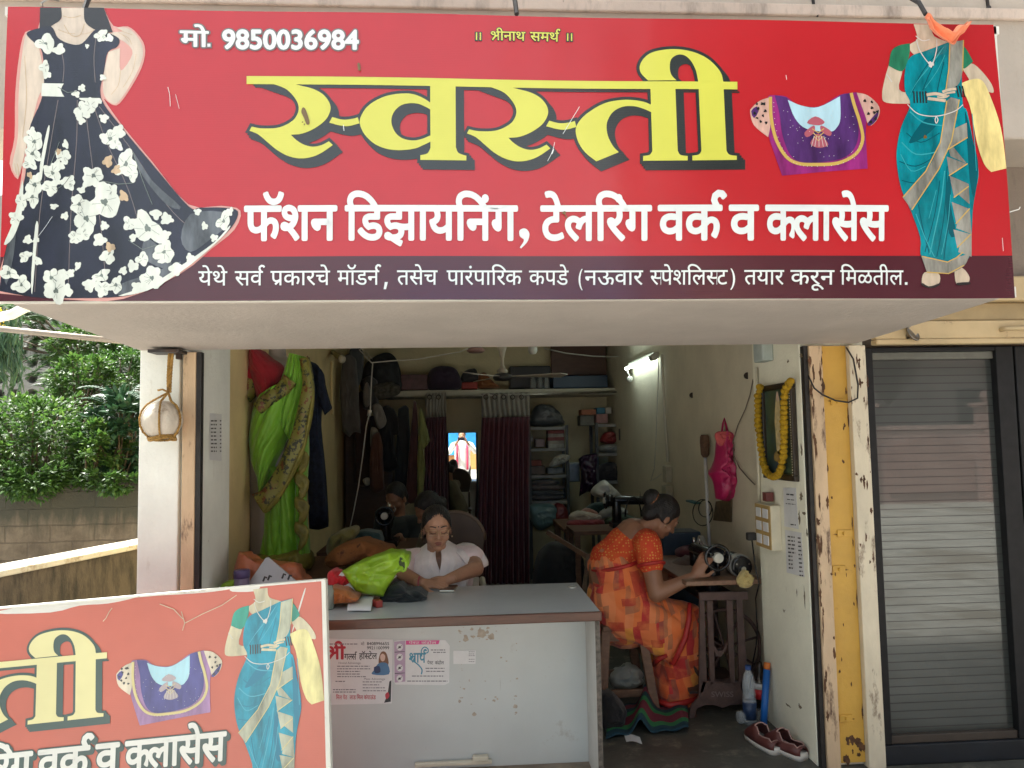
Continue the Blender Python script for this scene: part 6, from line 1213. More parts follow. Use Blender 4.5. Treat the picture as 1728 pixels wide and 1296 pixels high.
# ------------------------------------------------------------------ right wall
XJ, XW = 1.577, 1.65
def PX(px, py, x): return P(px, py, 'X', x)
pf_ = thing('picture_frame', tuple(PX(1315, 730, XJ)), 'dark framed picture of a robed saint hung on the cream wall under a marigold garland', 'picture')
cor = [PX(1287, 655, XJ-.012), PX(1336, 641, XJ-.012), PX(1349, 808, XJ-.012), PX(1292, 811, XJ-.012)]
y1, y0 = (cor[0].y+cor[3].y)/2, (cor[1].y+cor[2].y)/2; z1_, z0_ = (cor[0].z+cor[1].z)/2, (cor[2].z+cor[3].z)/2
fb = M('dark_frame_wood', (.03,.02,.012), .35, .3, 20); b = B(); e = .028
b.bx(XJ-.028, XJ-.003, y0, y1, z1_-e, z1_); b.bx(XJ-.028, XJ-.003, y0, y1, z0_, z0_+e); b.bx(XJ-.028, XJ-.003, y0, y0+e, z0_+e+.0005, z1_-e-.0005); b.bx(XJ-.028, XJ-.003, y1-e, y1, z0_+e+.0005, z1_-e-.0005); b.build('frame', fb, pf_, bevel=.004)
b = B(); b.bx(XJ-.012, XJ-.006, y0+e+.0005, y1-e-.0005, z0_+e+.0005, z1_-e-.0005); b.build('picture_panel', M('picture_green', (.05,.08,.045), .3, .5, 9, dirt=(.02,.05,.08), dscale=5, damt=.5), pf_)
yc = (y0+y1)/2; zc = (z0_+z1_)/2
def sil(pts, nm, mat, k): b = B(); vs, fs = shape([crv(pts, 4)]); b.add([V((XJ-.0125-k*.0005, yc-u, zc+v)) for u, v in vs], fs); b.build(nm, mat, pf_)
sil([(-.02,.17),(.0,.19),(.02,.16),(.03,.08),(.035,-.02),(.03,-.1),(-.03,-.1),(-.04,0),(-.045,.06)], 'robe_print', M('robe_print', (.56,.44,.22), .4, .3, 30), 1)
sil([(-.012,.185),(.0,.20),(.012,.185),(.01,.16),(0,.15),(-.01,.16)], 'face_print', ski, 2)
sil([(-.05,-.1),(.05,-.1),(.07,-.14),(0,-.15),(-.07,-.14)], 'seat_print', M('ochre_print', (.3,.2,.06), .4, .3, 30), 1)
b = B()
for k in range(34): b.ell((XJ-.029, y0+.014, z1_-.03-k*(z1_-z0_-.06)/33), .0026, None, 6, 4)
b.build('bead_trim', M('frame_beads', (.6,.55,.4), .3), pf_)
gar = [PX(x, y, XJ-.045) for x, y in ((1283,653),(1279,668),(1279,690),(1279,712),(1281,734),(1284,756),(1287,778),(1293,796),(1303,806),(1313,802),(1319,788),(1322,770),(1323,748),(1323,726),(1323,704),(1323,682),(1324,662),(1330,648),(1336,640))]
gq = crv([tuple(p) for p in gar], 1, False) ; b = B(); rg = random.Random(2); tot = []; 
for i in range(len(gar)-1):
    for k in range(8): tot.append(gar[i].lerp(gar[i+1], k/8))
last = None
for p in tot:
    if last is None or (p-last).length > .022:
        last = p; rr = .0195*rg.uniform(.9, 1.12); c = p+V((0, rg.uniform(-.003,.003), 0)); n0 = len(b.v); b.ell(c, (rr*.95, rr, rr*.78), None, 14, 10)
        for i in range(n0, len(b.v)): q = V(b.v[i]); b.v[i] = tuple(q+(q-c)*.22*nz(q, 160))
o = b.build('marigold_garland', M('marigold_petals', (.56,.33,.008), .8, .3, 60, .8, 260), None, True); tag(o, 'yellow marigold garland looped over the framed saint picture', 'garland')
b = B(); b.ell(PX(1290, 651, XJ-.03), (.016,.018,.015)); b.ell(PX(1284, 656, XJ-.03), (.014,.016,.014))
# meter box, conduit, switchboard
sb_ = thing('switch_board', tuple(PX(1290, 890, XJ)), 'yellowed electric switch board with white switches on the cream wall', 'switch board')
XS = XJ-.055; q1, q0 = PX(1273, 848, XS), PX(1302, 930, XS); z1s, z0s = q1.z, q0.z; ya, yb2 = q0.y, q1.y
b = B(); b.bx(XS+.004, XJ, ya, yb2, z0s, z1s); b.build('box', M('aged_plastic', (.62,.56,.42), .45, .12, 8, dirt=(.4,.3,.15), damt=.6), sb_, bevel=.004)
b = B(); b.bx(XS, XS+.0035, ya+.003, yb2-.003, z0s+.003, z1s-.003); b.build('face_plate', M('tan_plate', (.45,.30,.11), .45, .1), sb_, bevel=.001)
for r_i, zz in enumerate((.80, .5, .2)):
    for c_i, yy in enumerate(((.18,.44) if r_i else (.10,.30,.50), (.62,.86) if r_i else (.66, .88))[0:2]):
        b = B(); yA = ya+(yb2-ya)*(.12 if c_i == 0 else .56); yB_ = ya+(yb2-ya)*(.44 if c_i == 0 else .88); zA = z0s+(z1s-z0s)*(zz-.10); zB = z0s+(z1s-z0s)*(zz+.11)
        b.bx(XS-.005, XS-.0005, yA, yB_, zA, zB); b.build('switch', papw, sb_, bevel=.0015)
b = B(); q = PX(1268, 905, XS-.02); b.box(q, (.05,.035,.04)); b.build('plug', blackg, sb_, bevel=.006)
b = B(); q2 = PX(1296, 838, XJ-.03); b.box(q2, (.04,.05,.045)); o = b.build('small_box', M('maroon_box', (.13,.03,.025), .5), None, bevel=.003); tag(o, 'tiny maroon box standing on top of the switch board', 'box')
b = B(); pts = [PX(x, y, XJ-.05) for x, y in ((1269,912),(1272,935),(1276,965),(1281,985))]+[PX(x, y, XW-.03) for x, y in ((1275,1010),(1278,1060),(1276,1090),(1270,1120),(1266,1160))]; b.tube(pts, .004, 6); o = b.build('power_cord', blackg, None, True); tag(o, 'black power cord running from the switch board plug down behind the machine', 'cord')
b = B(); q = PX(1283, 597, XJ-.05); b.bx(q.x-.01, XJ, q.y-.05, q.y+.07, q.z-.04, q.z+.08); o = b.build('junction_box', M('pale_blue_box', (.40,.45,.42), .5, .2, 9), None, bevel=.008); tag(o, 'pale electric junction box high on the cream wall under the canopy', 'junction box')
b = B(); b.tube([PX(1276, 620, XJ-.012), PX(1278, 660, XJ-.012), PX(1280, 800, XJ-.012), PX(1281, 850, XJ-.012)], .008, 8); o = b.build('wall_conduit', M('cream_conduit', (.58,.54,.42), .5), None, True); tag(o, 'cream wire conduit down the wall corner from the junction box to the switch board', 'conduit')
b = B(); b.tube(crv([tuple(PX(x, y, XW-.012)) for x, y in ((1271,640),(1262,680),(1245,715),(1237,745),(1240,775),(1255,800),(1272,818))], 1, False) and [PX(x, y, XW-.015) for x, y in ((1271,640),(1266,665),(1258,690),(1245,718),(1237,745),(1238,768),(1248,790),(1262,806),(1274,818))], .0035, 6); o = b.build('loose_wire', M('grey_wire', (.16,.13,.10), .6), None, True); tag(o, 'loose grey wire curling on the right wall left of the garlanded picture', 'wire')
b = B(); b.cyl(PX(1261,634,XW-.001), PX(1261,634,XW-.004), .02, .02, 14); o = b.build('wall_hole', M('dark_hole', (.03,.02,.015), .9), None); tag(o, 'dark oval wire hole in the right wall near the junction box', 'hole', 'holes in the right wall')
b = B(); b.cyl(PX(1168,667,XW-.001), PX(1168,667,XW-.004), .02, .02, 14); o = b.build('wall_hole', M('dark_hole2', (.03,.02,.015), .9), None); tag(o, 'dark oval wire hole in the right wall near the tube light pipe', 'hole', 'holes in the right wall')
# papers on the cream wall
def wallpaper_(name, label, pts, lines, head=None, marks=()):
    t = thing(name, tuple(PX(*pts[0], XJ)), label, 'notice'); b = B(); b.prism(pts, lambda u, v, w_: PX(u, v, XJ-.0015)-V((w_, 0, 0)), 0, .0012); b.build('paper', papw, t)
    b = B(); rn = random.Random(len(label)); f = lambda u, v: PX(u, v, XJ-.0033)
    for x0, x1, y, sl, h in lines: wordlines(b, lambda u, v: f(u, v+(u-x0)*sl), x0, x1, y, h, rn, mn=2.2, mx=6)
    if b.v: b.build('print', ink, t)
    return t
wallpaper_('notice_sheet', 'narrow greyish payment notice on the cream wall above the price list', [(1322,823),(1343,823),(1348,893),(1324,888)], [(1327,1340,833,.1,2),(1328,1341,842,.1,1.4),(1326,1342,849,.1,1.4),(1334,1343,884,.1,2)])
wallpaper_('price_list', 'white handwritten price list on the cream wall below the notice sheet', [(1325,894),(1352,899),(1358,974),(1328,966)], [(1329+k*.25,1336+k*.25+(5 if k < 5 else 0),904+k*6.6,.12,2.6) for k in range(9)]+[(1346+k*.35,1352+k*.35,906.5+k*7,.12,2.4) for k in range(10)])
def lwpap():
    t = thing('price_list', tuple(P(365, 735, 'X', -1.142)), 'narrow white price list with black lines on the left pillar return', 'notice'); g = lambda u, v, w_=0: P(u, v, 'X', -1.1405+w_)
    b = B(); b.prism([(354,697),(374,699),(374,778),(354,776)], g, 0, .0012); b.build('paper', papw, t); b = B(); rn = random.Random(6)
    for k in range(9): wordlines(b, lambda u, v: g(u, v, .0018), 356, 366, 709+k*6.4, 2.4, rn, mn=2.2, mx=5); wordlines(b, lambda u, v: g(u, v, .0018), 371, 373.5, 709+k*6.4, 2.2, rn, mn=2)
    b.build('print', ink, t)
lwpap()
# things hanging on the right wall
br = thing('broom', tuple(PX(1195, 880, XW)), 'long cleaning brush with a brown head up and a white stick against the right wall', 'brush'); q0, q1 = PX(1190, 772, XW-.05), PX(1198, 925, XW-.06)
b = B(); b.cyl(q1+V((0,0,-.25)), q0, .011, None, 10); b.build('stick', M('white_stick', (.55,.54,.55), .4, .1), br, True)
b = B(); b.lathe([(.014,0),(.028,.02),(.032,.10),(.030,.135),(.022,.15)], q0, None, 12); b.build('brush_head', M('brown_bristle', (.16,.085,.05), .9, .3, 60, .8, 200), br, True)
pkm = plastic('pink_plastic', (.52,.02,.12), .15, .3); pb = thing('pink_bag', tuple(PX(1222, 780, XW)), 'bright pink bag hanging from a nail on the right wall', 'bag'); ypb = PX(1222, 780, XW).y-.12
b = B(); pillow(b, [(1212,735),(1222,728),(1233,738),(1234,780),(1240,838,1),(1228,846),(1208,842,1),(1204,815),(1196,800,1),(1206,780)], ypb, .05, .034, 12, 18); b.build('bag_body', pkm, pb, True)
b = B(); b.tube([PY(1217,738,ypb), PY(1220,715,ypb+.05), PY(1222,706,ypb+.08), PY(1225,716,ypb+.05), PY(1229,738,ypb)], .007, 6); b.build('handle', pkm, pb, True)
soft('pink_cloth', 'folded pink cloth strip tied round the top of the hanging pink bag', 'cloth', [(1206,736),(1212,728),(1232,730),(1236,742),(1232,752),(1214,752)], ypb-.05, .02, cloth('pink_strip', (.55,.09,.09)), .01, 40)
b = B(); b.prism([(1210,846),(1236,842),(1235,881),(1205,878)], lambda u, v, w_: PX(u, v, XW-.006)-V((w_, 0, 0)), 0, .008); o = b.build('calendar', M('brown_print', (.10,.07,.035), .5, .6, 30), None); tag(o, 'brown printed calendar on the right wall below the pink bag', 'calendar')
b = B()
for cx, cy, r0 in ((1186,865,17),(1190,858,11)):
    q = PX(cx, cy, XW-.04); b.tube([PX(cx+r0*math.cos(a*.2618), cy+r0*1.3*math.sin(a*.2618), XW-.05) for a in range(24)], .0035, 6, True)
o = b.build('wire_coil', blackg, None, True); tag(o, 'black cable coil hanging before the white stick on the right wall', 'cable')
b = B(); b.box(PX(1170, 847, XW-.03), (.05, .20, .012)); o = b.build('teal_bracket', M('teal_paint', (.02,.12,.13), .5), None, bevel=.002); tag(o, 'small teal bracket on the right wall left of the cable coil', 'bracket')
# tube light and wiring
tl = thing('tube_light', tuple(PX(1080, 612, XW)), 'glowing white tube light fixed along the right wall near the ceiling', 'lamp'); q0, q1 = PX(1057, 622, XW-.07), PX(1099, 604, XW-.07)
em = bpy.data.materials.new('tube_glow'); em.use_nodes = True; pe = em.node_tree.nodes['Principled BSDF']; pe.inputs['Emission Color'].default_value = (.82,1,.95,1); pe.inputs['Emission Strength'].default_value = 7.5; pe.inputs['Base Color'].default_value = (.8,.8,.8,1)
b = B(); b.cyl(q0, q1, .014, None, 12); b.build('tube', em, tl, True)
b = B(); d = (q1-q0).normalized(); b.cyl(q0-d*.03, q0, .018); b.cyl(q1, q1+d*.12, .026, .03); b.bx(XW-.05, XW-.005, min(q0.y,q1.y), max(q0.y,q1.y), q0.z+.01, q0.z+.05); b.build('holder', M('grey_holder', (.35,.34,.28), .5), tl)
b = B(); q = PX(1063, 640, XW-.06); b.ell(q, (.03,.03,.03)); b.cyl(q+V((0,0,.02)), q0, .006); o = b.build('bulb', M('white_bulb', (.5,.5,.46), .3), None, True); tag(o, 'small unlit bulb hanging under the far end of the tube light', 'bulb')
b = B(); pts = [PX(1117, 598, XW-.02), PX(1121, 690, XW-.02), PX(1127, 780, XW-.02)]; b.tube(pts, .012, 8); o = b.build('conduit_pipe', M('white_conduit', (.52,.49,.40), .5), None, True); tag(o, 'white conduit pipe running down the right wall below the tube light', 'conduit')
b = B(); q = PX(1126, 800, XW-.03); b.box(q, (.05,.10,.13)); b.box(q+V((-.01,-.02,-.25)), (.06,.12,.32)); o = b.build('wall_socket', M('cream_socket', (.40,.36,.26), .5, .2, 8), None, bevel=.005); tag(o, 'cream socket boxes at the foot of the white conduit pipe', 'socket')
b = B(); pts = [PX(x, y, XW-.04) for x, y in ((1112,600),(1110,660),(1107,740),(1104,790),(1098,812),(1108,806),(1116,800))]; b.tube(pts, .004, 6); o = b.build('hanging_flex', M('white_cord', (.5,.48,.42), .5), None, True); tag(o, 'thin white cord hanging beside the conduit pipe on the right wall', 'cord')
# gourd in its rope net at the left pillar
gd_ = thing('hanging_gourd', tuple(PY(275, 708, -.1)), 'pale ash gourd in a knotted yellow rope net hanging at the left pillar', 'gourd'); gc = PY(274, 709, -.10)
b = B(); n0 = 0; b.ell(gc, (.081,.08,.082), None, 32, 20)
for i in range(len(b.v)): q = V(b.v[i]); a = math.atan2(q.y-gc.y, q.x-gc.x); b.v[i] = tuple(q+(q-gc)*(.02*math.cos(a*7)+.03*nz(q, 12)))
b.build('gourd', M('ash_gourd', (.56,.50,.42), .7, .15, 12, .3, 50, dirt=(.26,.20,.15), dscale=7, damt=.55), gd_, True)
rope = M('yellow_rope', (.42,.24,.06), .8, .3, 40, .6, 200, dirt=(.2,.1,.02), dscale=60, damt=.5); b = B()
def twist(pts, r0):
    pts = [V(p) for p in pts]; L_ = 0; o1 = []; o2 = []; o3 = []; fine = []
    for i in range(len(pts)-1):
        n_ = max(2, int((pts[i+1]-pts[i]).length/.006))
        for k in range(n_): fine.append(pts[i].lerp(pts[i+1], k/n_))
    fine.append(pts[-1])
    for i, p in enumerate(fine):
        t = (fine[min(i+1, len(fine)-1)]-fine[max(i-1, 0)]).normalized(); a_ = t.cross(V((.3,1,.1))).normalized(); c_ = t.cross(a_)
        for o_, ph in ((o1, 0), (o2, 2.094), (o3, 4.19)): o_.append(p+(a_*math.cos(i*1.0+ph)+c_*math.sin(i*1.0+ph))*r0*.55)
    for o_ in (o1, o2, o3): b.tube(o_, r0*.62, 5)
knot = PY(284, 662, -.12); top_ = PY(286, 597, -.10); twist([top_, PY(284, 630, -.11), knot], .0065); twist([top_+V((.012,0,0)), PY(288, 630, -.11), knot+V((.004,.005,0))], .0065)
bot_ = gc+V((.01, -.03, -.086))
for a in (-2.6, -1.35, -.3, .9, 2.1): 
    arc = [knot]
    for k in range(1, 9): th = k/8*math.pi*.86+.12; arc.append(gc+V((math.sin(th)*math.cos(a)*.088, math.sin(th)*math.sin(a)*.088, math.cos(th)*.09)))
    arc.append(bot_); twist(arc, .0042)
ring = [gc+V((.052*math.cos(k*.5), .05*math.sin(k*.5)-.005, -.070-.006*math.sin(k))) for k in range(13)]; twist(ring, .006); twist([p+V((.003,0,-.008)) for p in ring], .006); twist([knot, knot+V((-.02,-.01,.012)), knot+V((-.04,-.01,.008))], .004)
b.build('rope_net', rope, gd_, True)
b = B(); b.box(PY(283, 594, -.06), (.13,.10,.014)); b.box(top_+V((.018,.06,.0)), (.02,.03,.035)); o = b.build('hook_plate', blk, None, bevel=.002); tag(o, 'dark metal hook plate holding the gourd rope under the canopy', 'hook')
# ------------------------------------------------------------------ mannequin and hanging clothes at the left
mq = thing('mannequin', tuple(PY(470, 960, 1.25)), 'dress form in a red blouse and lime green saree with a gold embroidered border', 'mannequin'); YM = 1.3
bodym = M('mannequin_skin', (.30,.27,.25), .4); Zt = .741
b = B(); q = PY(468, 600, YM); b.cap((q.x-.03, YM, 1.45), (q.x-.01, YM, 1.90), .13, .12); b.cap((q.x-.15, YM, 1.93), (q.x+.13, YM, 1.95), .06, .06); b.cap((q.x, YM, 1.95), (q.x, YM, 2.10), .055, .05); b.cap((q.x-.02, YM, 1.40), (q.x-.02, YM, .80), .15, .14); b.cyl((q.x-.02, YM, .742), (q.x-.02, YM, .80), .14, .04); blob(b, 'form', bodym, mq, .012, 3)
redbl = cloth('red_blouse', (.30,.010,.022)); lgs = M('lime_silk', (.17,.43,.02), .5, .25, 7, .5, 14, stretch=(1,1,.35), sheen=.3); olg = M('olive_gold_silk', (.21,.19,.035), .5, .35, 16, .4, 30)
def embro():
    m, t, p, L, N = base('embroidered_border'); co = coords(t); vo = N('ShaderNodeTexVoronoi'); vo.inputs['Scale'].default_value = 26; L(co, vo.inputs['Vector'])
    f = ramp(t, nnoise(t, co, 42, 3), [(.50, (0,0,0,1)), (.55, (1,1,1,1))]); c2 = ramp(t, vo.outputs['Color'], [(.2, (.03,.035,.02,1)), (.5, (.16,.05,.02,1)), (.7, (.22,.17,.06,1)), (.85, (.03,.06,.06,1))], 'CONSTANT')
    L(mix(t, (.20,.20,.04,1), c2, f), p.inputs['Base Color']); p.inputs['Roughness'].default_value = .5; return m
emb = embro()
def lin(pl, q):
    x = q*(len(pl)-1); k = min(int(x), len(pl)-2); g = x-k; return (pl[k][0]+(pl[k+1][0]-pl[k][0])*g, pl[k][1]+(pl[k+1][1]-pl[k][1])*g)
def drape(name, Lp, Rp, y, thick, mat, folds, nu=70, nv=60, par=mq, edge=.0):
    "cloth between a left and a right edge (pixels), bulging by thick, folds = (amp, turns across, turns down, phase)"
    Ls, Rs = crv(Lp, 4, False), crv(Rp, 4, False); b = B()
    def fn(u, v):
        l = lin(Ls, v); r = lin(Rs, v); q = PY(l[0]+(r[0]-l[0])*u, l[1]+(r[1]-l[1])*u, y); d = thick*math.sin(math.pi*min(max(u, 0), 1))**.6
        for am, fu, fv, ph in folds:
            w_ = fu*u+fv*v+ph+.35*nz(q, 4, ph); s_ = abs(math.sin(w_*math.pi)); d += am*(s_**.6*1.3-.6)*(.35+.65*math.sin(math.pi*u))
        d += .006*ridge(q, 16, 3); return q+V((0, -d, 0))
    b.grid(nu, nv, fn); return b.build(name, mat, par, True, solid=.004)
drape('blouse', [(423,594),(421,615),(424,640),(434,668),(442,680)], [(448,594),(462,606),(480,618),(484,640),(470,664)], YM-.06, .13, redbl, [(.008, 2, 1.2, .2), (.006, 4, -2, .5)])
b = B(); b.cap(PY(427, 606, YM-.04), PY(417, 648, YM-.09), .072, .066); blob(b, 'sleeve', redbl, mq, .009, 2, lambda co, n: co+n*.006*ridge(co, 18, 2))
b = B(); b.cap(PY(418, 648, YM-.09), PY(414, 662, YM-.1), .067, .066); blob(b, 'sleeve_border', emb, mq, .009, 1)
drape('saree_skirt', [(436,780),(440,840),(436,890),(430,930),(428,948)], [(505,790),(514,850),(522,900),(524,935),(520,958)], YM-.02, .15, lgs, [(.020, 3, .6, .1), (.012, 6, -1.5, .4)])
drape('hip_drape', [(437,672),(426,700),(422,740),(425,775),(436,806),(444,842)], [(498,640),(500,680),(494,720),(480,755),(466,790),(450,842)], YM-.10, .13, lgs, [(.016, 2.4, 3.2, .2), (.008, 5, 5, .6)])
drape('shoulder_drape', [(488,596),(480,625),(470,655),(462,680),(470,700)], [(519,604),(524,640),(520,680),(510,720),(496,752)], YM-.16, .05, lgs, [(.014, 5, .4, .0), (.005, 9, .2, .3)])
drape('back_drape', [(500,700),(503,760),(500,830),(500,900),(505,950)], [(519,690),(522,760),(518,830),(520,900),(526,950)], YM-.06, .10, lgs, [(.014, 2, 1.5, .3)])
def strip(name, c_, w_, y, mat, amp=.006, par=mq, k=24):
    b = B(); N = len(c_)-1
    def fn(u, v):
        f = u*N; i = min(int(f), N-1); t = f-i; p0, p1, p2, p3 = c_[max(i-1,0)], c_[i], c_[i+1], c_[min(i+2,N)]
        g = [.5*(2*p1[d]+(p2[d]-p0[d])*t+(2*p0[d]-5*p1[d]+4*p2[d]-p3[d])*t*t+(-p0[d]+3*p1[d]-3*p2[d]+p3[d])*t**3) for d in (0, 1)]
        tx, ty = p2[0]-p1[0], p2[1]-p1[1]; l = math.hypot(tx, ty) or 1; ww = (w_ if not hasattr(w_, '__len__') else w_[0]+(w_[1]-w_[0])*u)
        q = PY(g[0]-ty/l*ww*(v-.5), g[1]+tx/l*ww*(v-.5), y); return q+V((0, -.02*math.sin(v*math.pi)+amp*math.sin(u*k+v*5), 0))
    b.grid(50, 8, fn); return b.build(name, mat, par, True, solid=.004)
strip('gold_border', [(514,604),(520,650),(512,700),(500,750),(478,800),(455,838),(436,850)], (16, 38), YM-.27, emb)
strip('gold_edge', [(520,606),(528,660),(522,710),(508,765),(484,815),(458,852),(446,862)], (5, 10), YM-.265, olg)
strip('bodice_border', [(434,690),(455,672),(478,655),(490,640)], (22, 26), YM-.24, emb)
for k, (y0_, y1_) in enumerate(((755,800),(796,842),(838,884),(880,925))):
    b = B(); q = [(500,y0_),(521,y0_+4),(520,y1_+4),(498,y1_-6)]; pillow(b, [(498,y0_),(512,y0_+4),(522,y0_+16),(516,y1_-6),(502,y1_+6),(506,y1_-16),(497,y0_+18)], YM-.175-.006*k, .012, .006, 30, 8, smooth=2); b.build('pleat', olg, mq, True)
b = B(); pillow(b, [(430,935),(470,930),(515,925),(527,942),(520,962),(480,958),(440,955)], YM-.06, .17, .02, 16, 14); b.build('hem', olg, mq, True)
XL = -1.25
dd = thing('blue_dress', tuple(P(535, 700, 'X', XL)), 'dark navy printed dress with half sleeves hanging on the left wall behind the mannequin', 'dress'); navy = M('navy_print', (.012,.022,.055), .8, .4, 30, .2, 60, dirt=(.03,.06,.11), dscale=40, damt=.58)
YD = 2.75; b = B(); pillow(b, [(524,610,1),(537,617),(544,640),(541,690),(546,780),(554,889,1),(538,894),(522,892,1),(518,780),(518,690),(516,640)], YD, .06, .02, 12, 16, cloth_=True, smooth=3); b.build('dress_body', navy, dd, True)
b = B(); pillow(b, [(535,617,1),(546,630),(550,658),(560,690,1),(548,701,1),(538,676),(535,650)], YD-.05, .05, .010, 14, 10, cloth_=True, smooth=3); b.build('sleeve', navy, dd, True)
b = B(); pillow(b, [(512,640),(519,600),(522,650),(520,760),(514,800),(512,720)], YD-.25, .02, .01, 20, 6); o = b.build('red_cloth', cloth('rust_cloth', (.20,.035,.03)), None, True); tag(o, 'rust red cloth strip hanging between the mannequin and the navy dress', 'cloth')
# back-left corner: clothes on hangers
def hung(name, label, out, y, mat, th=.05, seed=0, group='clothes hung in the back left corner'):
    return soft(name, label, 'garment', out, y, th, mat, .016, 16, group, seed, cloth_=True, smooth=3)
gcl = lambda n, c: cloth(n, c)
hung('grey_robe', 'long brownish grey robe hanging nearest to the left wall bulb', [(578,605,1),(588,597),(600,605,1),(604,650),(606,700),(609,732,1),(598,729),(590,738,1),(578,728,1),(576,690),(573,660)], 4.3, gcl('robe_grey', (.10,.09,.085)), .08, 1)
hung('slate_shirt', 'slate coloured shirt hung above and behind the grey robe', [(590,590),(612,592),(610,640),(600,655),(590,640)], 4.5, gcl('slate', (.07,.08,.085)), .05, 2)
hung('white_blouse_piece', 'pale cloth piece hanging below the white wire socket', [(628,685),(640,682),(650,700),(652,716),(640,724),(632,708)], 4.4, gcl('pale', (.22,.20,.18)), .03, 3)
hung('pale_ribbon', 'thin pale ribbon cloth dangling below the pale cloth piece', [(626,722),(636,724),(638,740),(630,748),(632,765),(628,766),(624,745)], 4.4, gcl('pale2', (.24,.22,.19)), .02, 4)
hung('black_kurta', 'black long sleeved kurta hanging left of the lime dupatta', [(640,692,1),(652,684),(664,690,1),(672,706),(673,734,1),(667,735,1),(664,712),(665,750),(672,790,1),(658,797),(642,794,1),(640,730)], 4.45, gcl('black_kurta', (.014,.014,.016)), .06, 5)
hung('brown_kurta', 'dark brown kurta hanging behind the white cord', [(597,672,1),(610,660),(622,672,1),(627,740),(633,812,1),(616,822),(599,816,1)], 4.6, gcl('brown_kurta', (.055,.03,.025)), .06, 6)
hung('maroon_shawl', 'dim maroon shawl hanging left of the lime dupatta', [(698,676,1),(704,690),(706,790),(706,846,1),(692,850),(684,842,1),(690,760)], 4.35, gcl('maroon_shawl', (.09,.035,.035)), .04, 7)
hung('lime_dupatta', 'yellow green dupatta hanging beside the left maroon curtain', [(708,688,1),(713,694),(726,744,1),(713,751,1),(717,795),(712,840,1),(704,842,1),(704,780),(706,730)], 4.3, gcl('lime_dupatta', (.21,.22,.07)), .03, 8)
hung('white_rag', 'small white cloth caught low among the hanging clothes', [(612,810),(620,806),(628,814),(618,820)], 4.3, gcl('white_bit', (.35,.34,.3)), .02, 9)
hung('pale_hat', 'pale leaf-shaped cloth hanging beside the white cord', [(613,660),(619,645),(624,660),(622,685),(614,684)], 4.3, gcl('pale3', (.17,.15,.13)), .03, 10)
hung('dark_saree', 'dark folded saree hanging at the far end above the left tailor', [(672,690,1),(684,684),(690,690,1),(692,760),(690,850,1),(676,856),(664,848,1),(668,760)], 4.5, gcl('dark_saree_c', (.03,.035,.04)), .05, 11)
hung('rust_garment', 'rust brown garment hanging low between the brown kurta and the black one', [(628,735,1),(640,730),(646,760),(648,826,1),(636,832),(624,824,1),(624,770)], 4.3, gcl('rust_c', (.09,.035,.022)), .05, 12)
hung('grey_check_shirt', 'greyish shirt hanging top left behind the coiled wire', [(612,640,1),(624,634),(636,642,1),(640,690,1),(628,696),(612,690,1)], 4.55, gcl('greycheck', (.06,.06,.06)), .05, 13)
b = B(); q0, q1 = PY(590, 735, 5.0), PY(655, 900, 5.0); b.bx(-1.22, -.72, 4.72, 5.09, 0, 1.75); o = b.build('wardrobe', wood('dark_wardrobe', (.055,.028,.016), (.085,.045,.025), (4, 4, 12), .45), None, bevel=.01); tag(o, 'dark brown wardrobe in the back left corner behind the hanging clothes', 'wardrobe')
b = B(); q0 = PY(560, 592, 2.9); lb = thing('wall_bulb', tuple(P(565, 600, 'X', XL)), 'unlit white bulb on a yellow holder on the left wall under the canopy', 'bulb'); a0 = P(561, 594, 'X', XL+.01); a1 = P(577, 606, 'X', XL+.16)
b = B(); b.cyl(a0, a0.lerp(a1, .7), .022, .026); b.build('holder', M('yellow_holder', (.36,.30,.12), .5), lb, True)
b = B(); b.ell(a1, (.036,.036,.04)); b.build('glass', M('pearl_glass', (.5,.46,.38), .3), lb, True)
b = B(); b.tube([P(560, 610, 'X', XL+.012), P(560, 700, 'X', XL+.012)], .012, 8); o = b.build('wall_pipe', ochre, None, True); tag(o, 'yellow painted conduit down the left wall below the bulb', 'conduit')
b = B(); wy = 3.0; pts = [PY(x, y, wy) for x, y in ((606,590),(627,612),(660,609),(700,607),(740,600),(775,594),(790,588))]; b.tube(pts, .005, 6); pts = [PY(x, y, wy) for x, y in ((629,612),(627,640),(625,690),(618,720),(612,770),(605,820),(597,862),(590,893))]; b.tube(pts, .005, 6)
b.cyl(PY(624.5,692,wy), PY(622,702,wy), .018, .014); 
for k in range(5): q = PY(608+k*4, 590+k*4.2, wy); b.tube([q+V((0,0,.0)), q+V((.012,-.01,.016)), q+V((.02,0,.004))], .003, 5)
o = b.build('extension_wire', M('white_wire', (.55,.52,.46), .5), None, True); tag(o, 'white flex strung across under the ceiling and hanging down to the left machine', 'wire')
b = B(); pts = [PY(x, y, 4.4) for x, y in ((918,588),(955,596),(1000,601),(1030,602),(1060,601))]; b.tube(pts, .006, 6); o = b.build('tube_wire', M('white_wire2', (.5,.48,.42), .5), None, True); tag(o, 'white flex strung across to the tube light', 'wire')
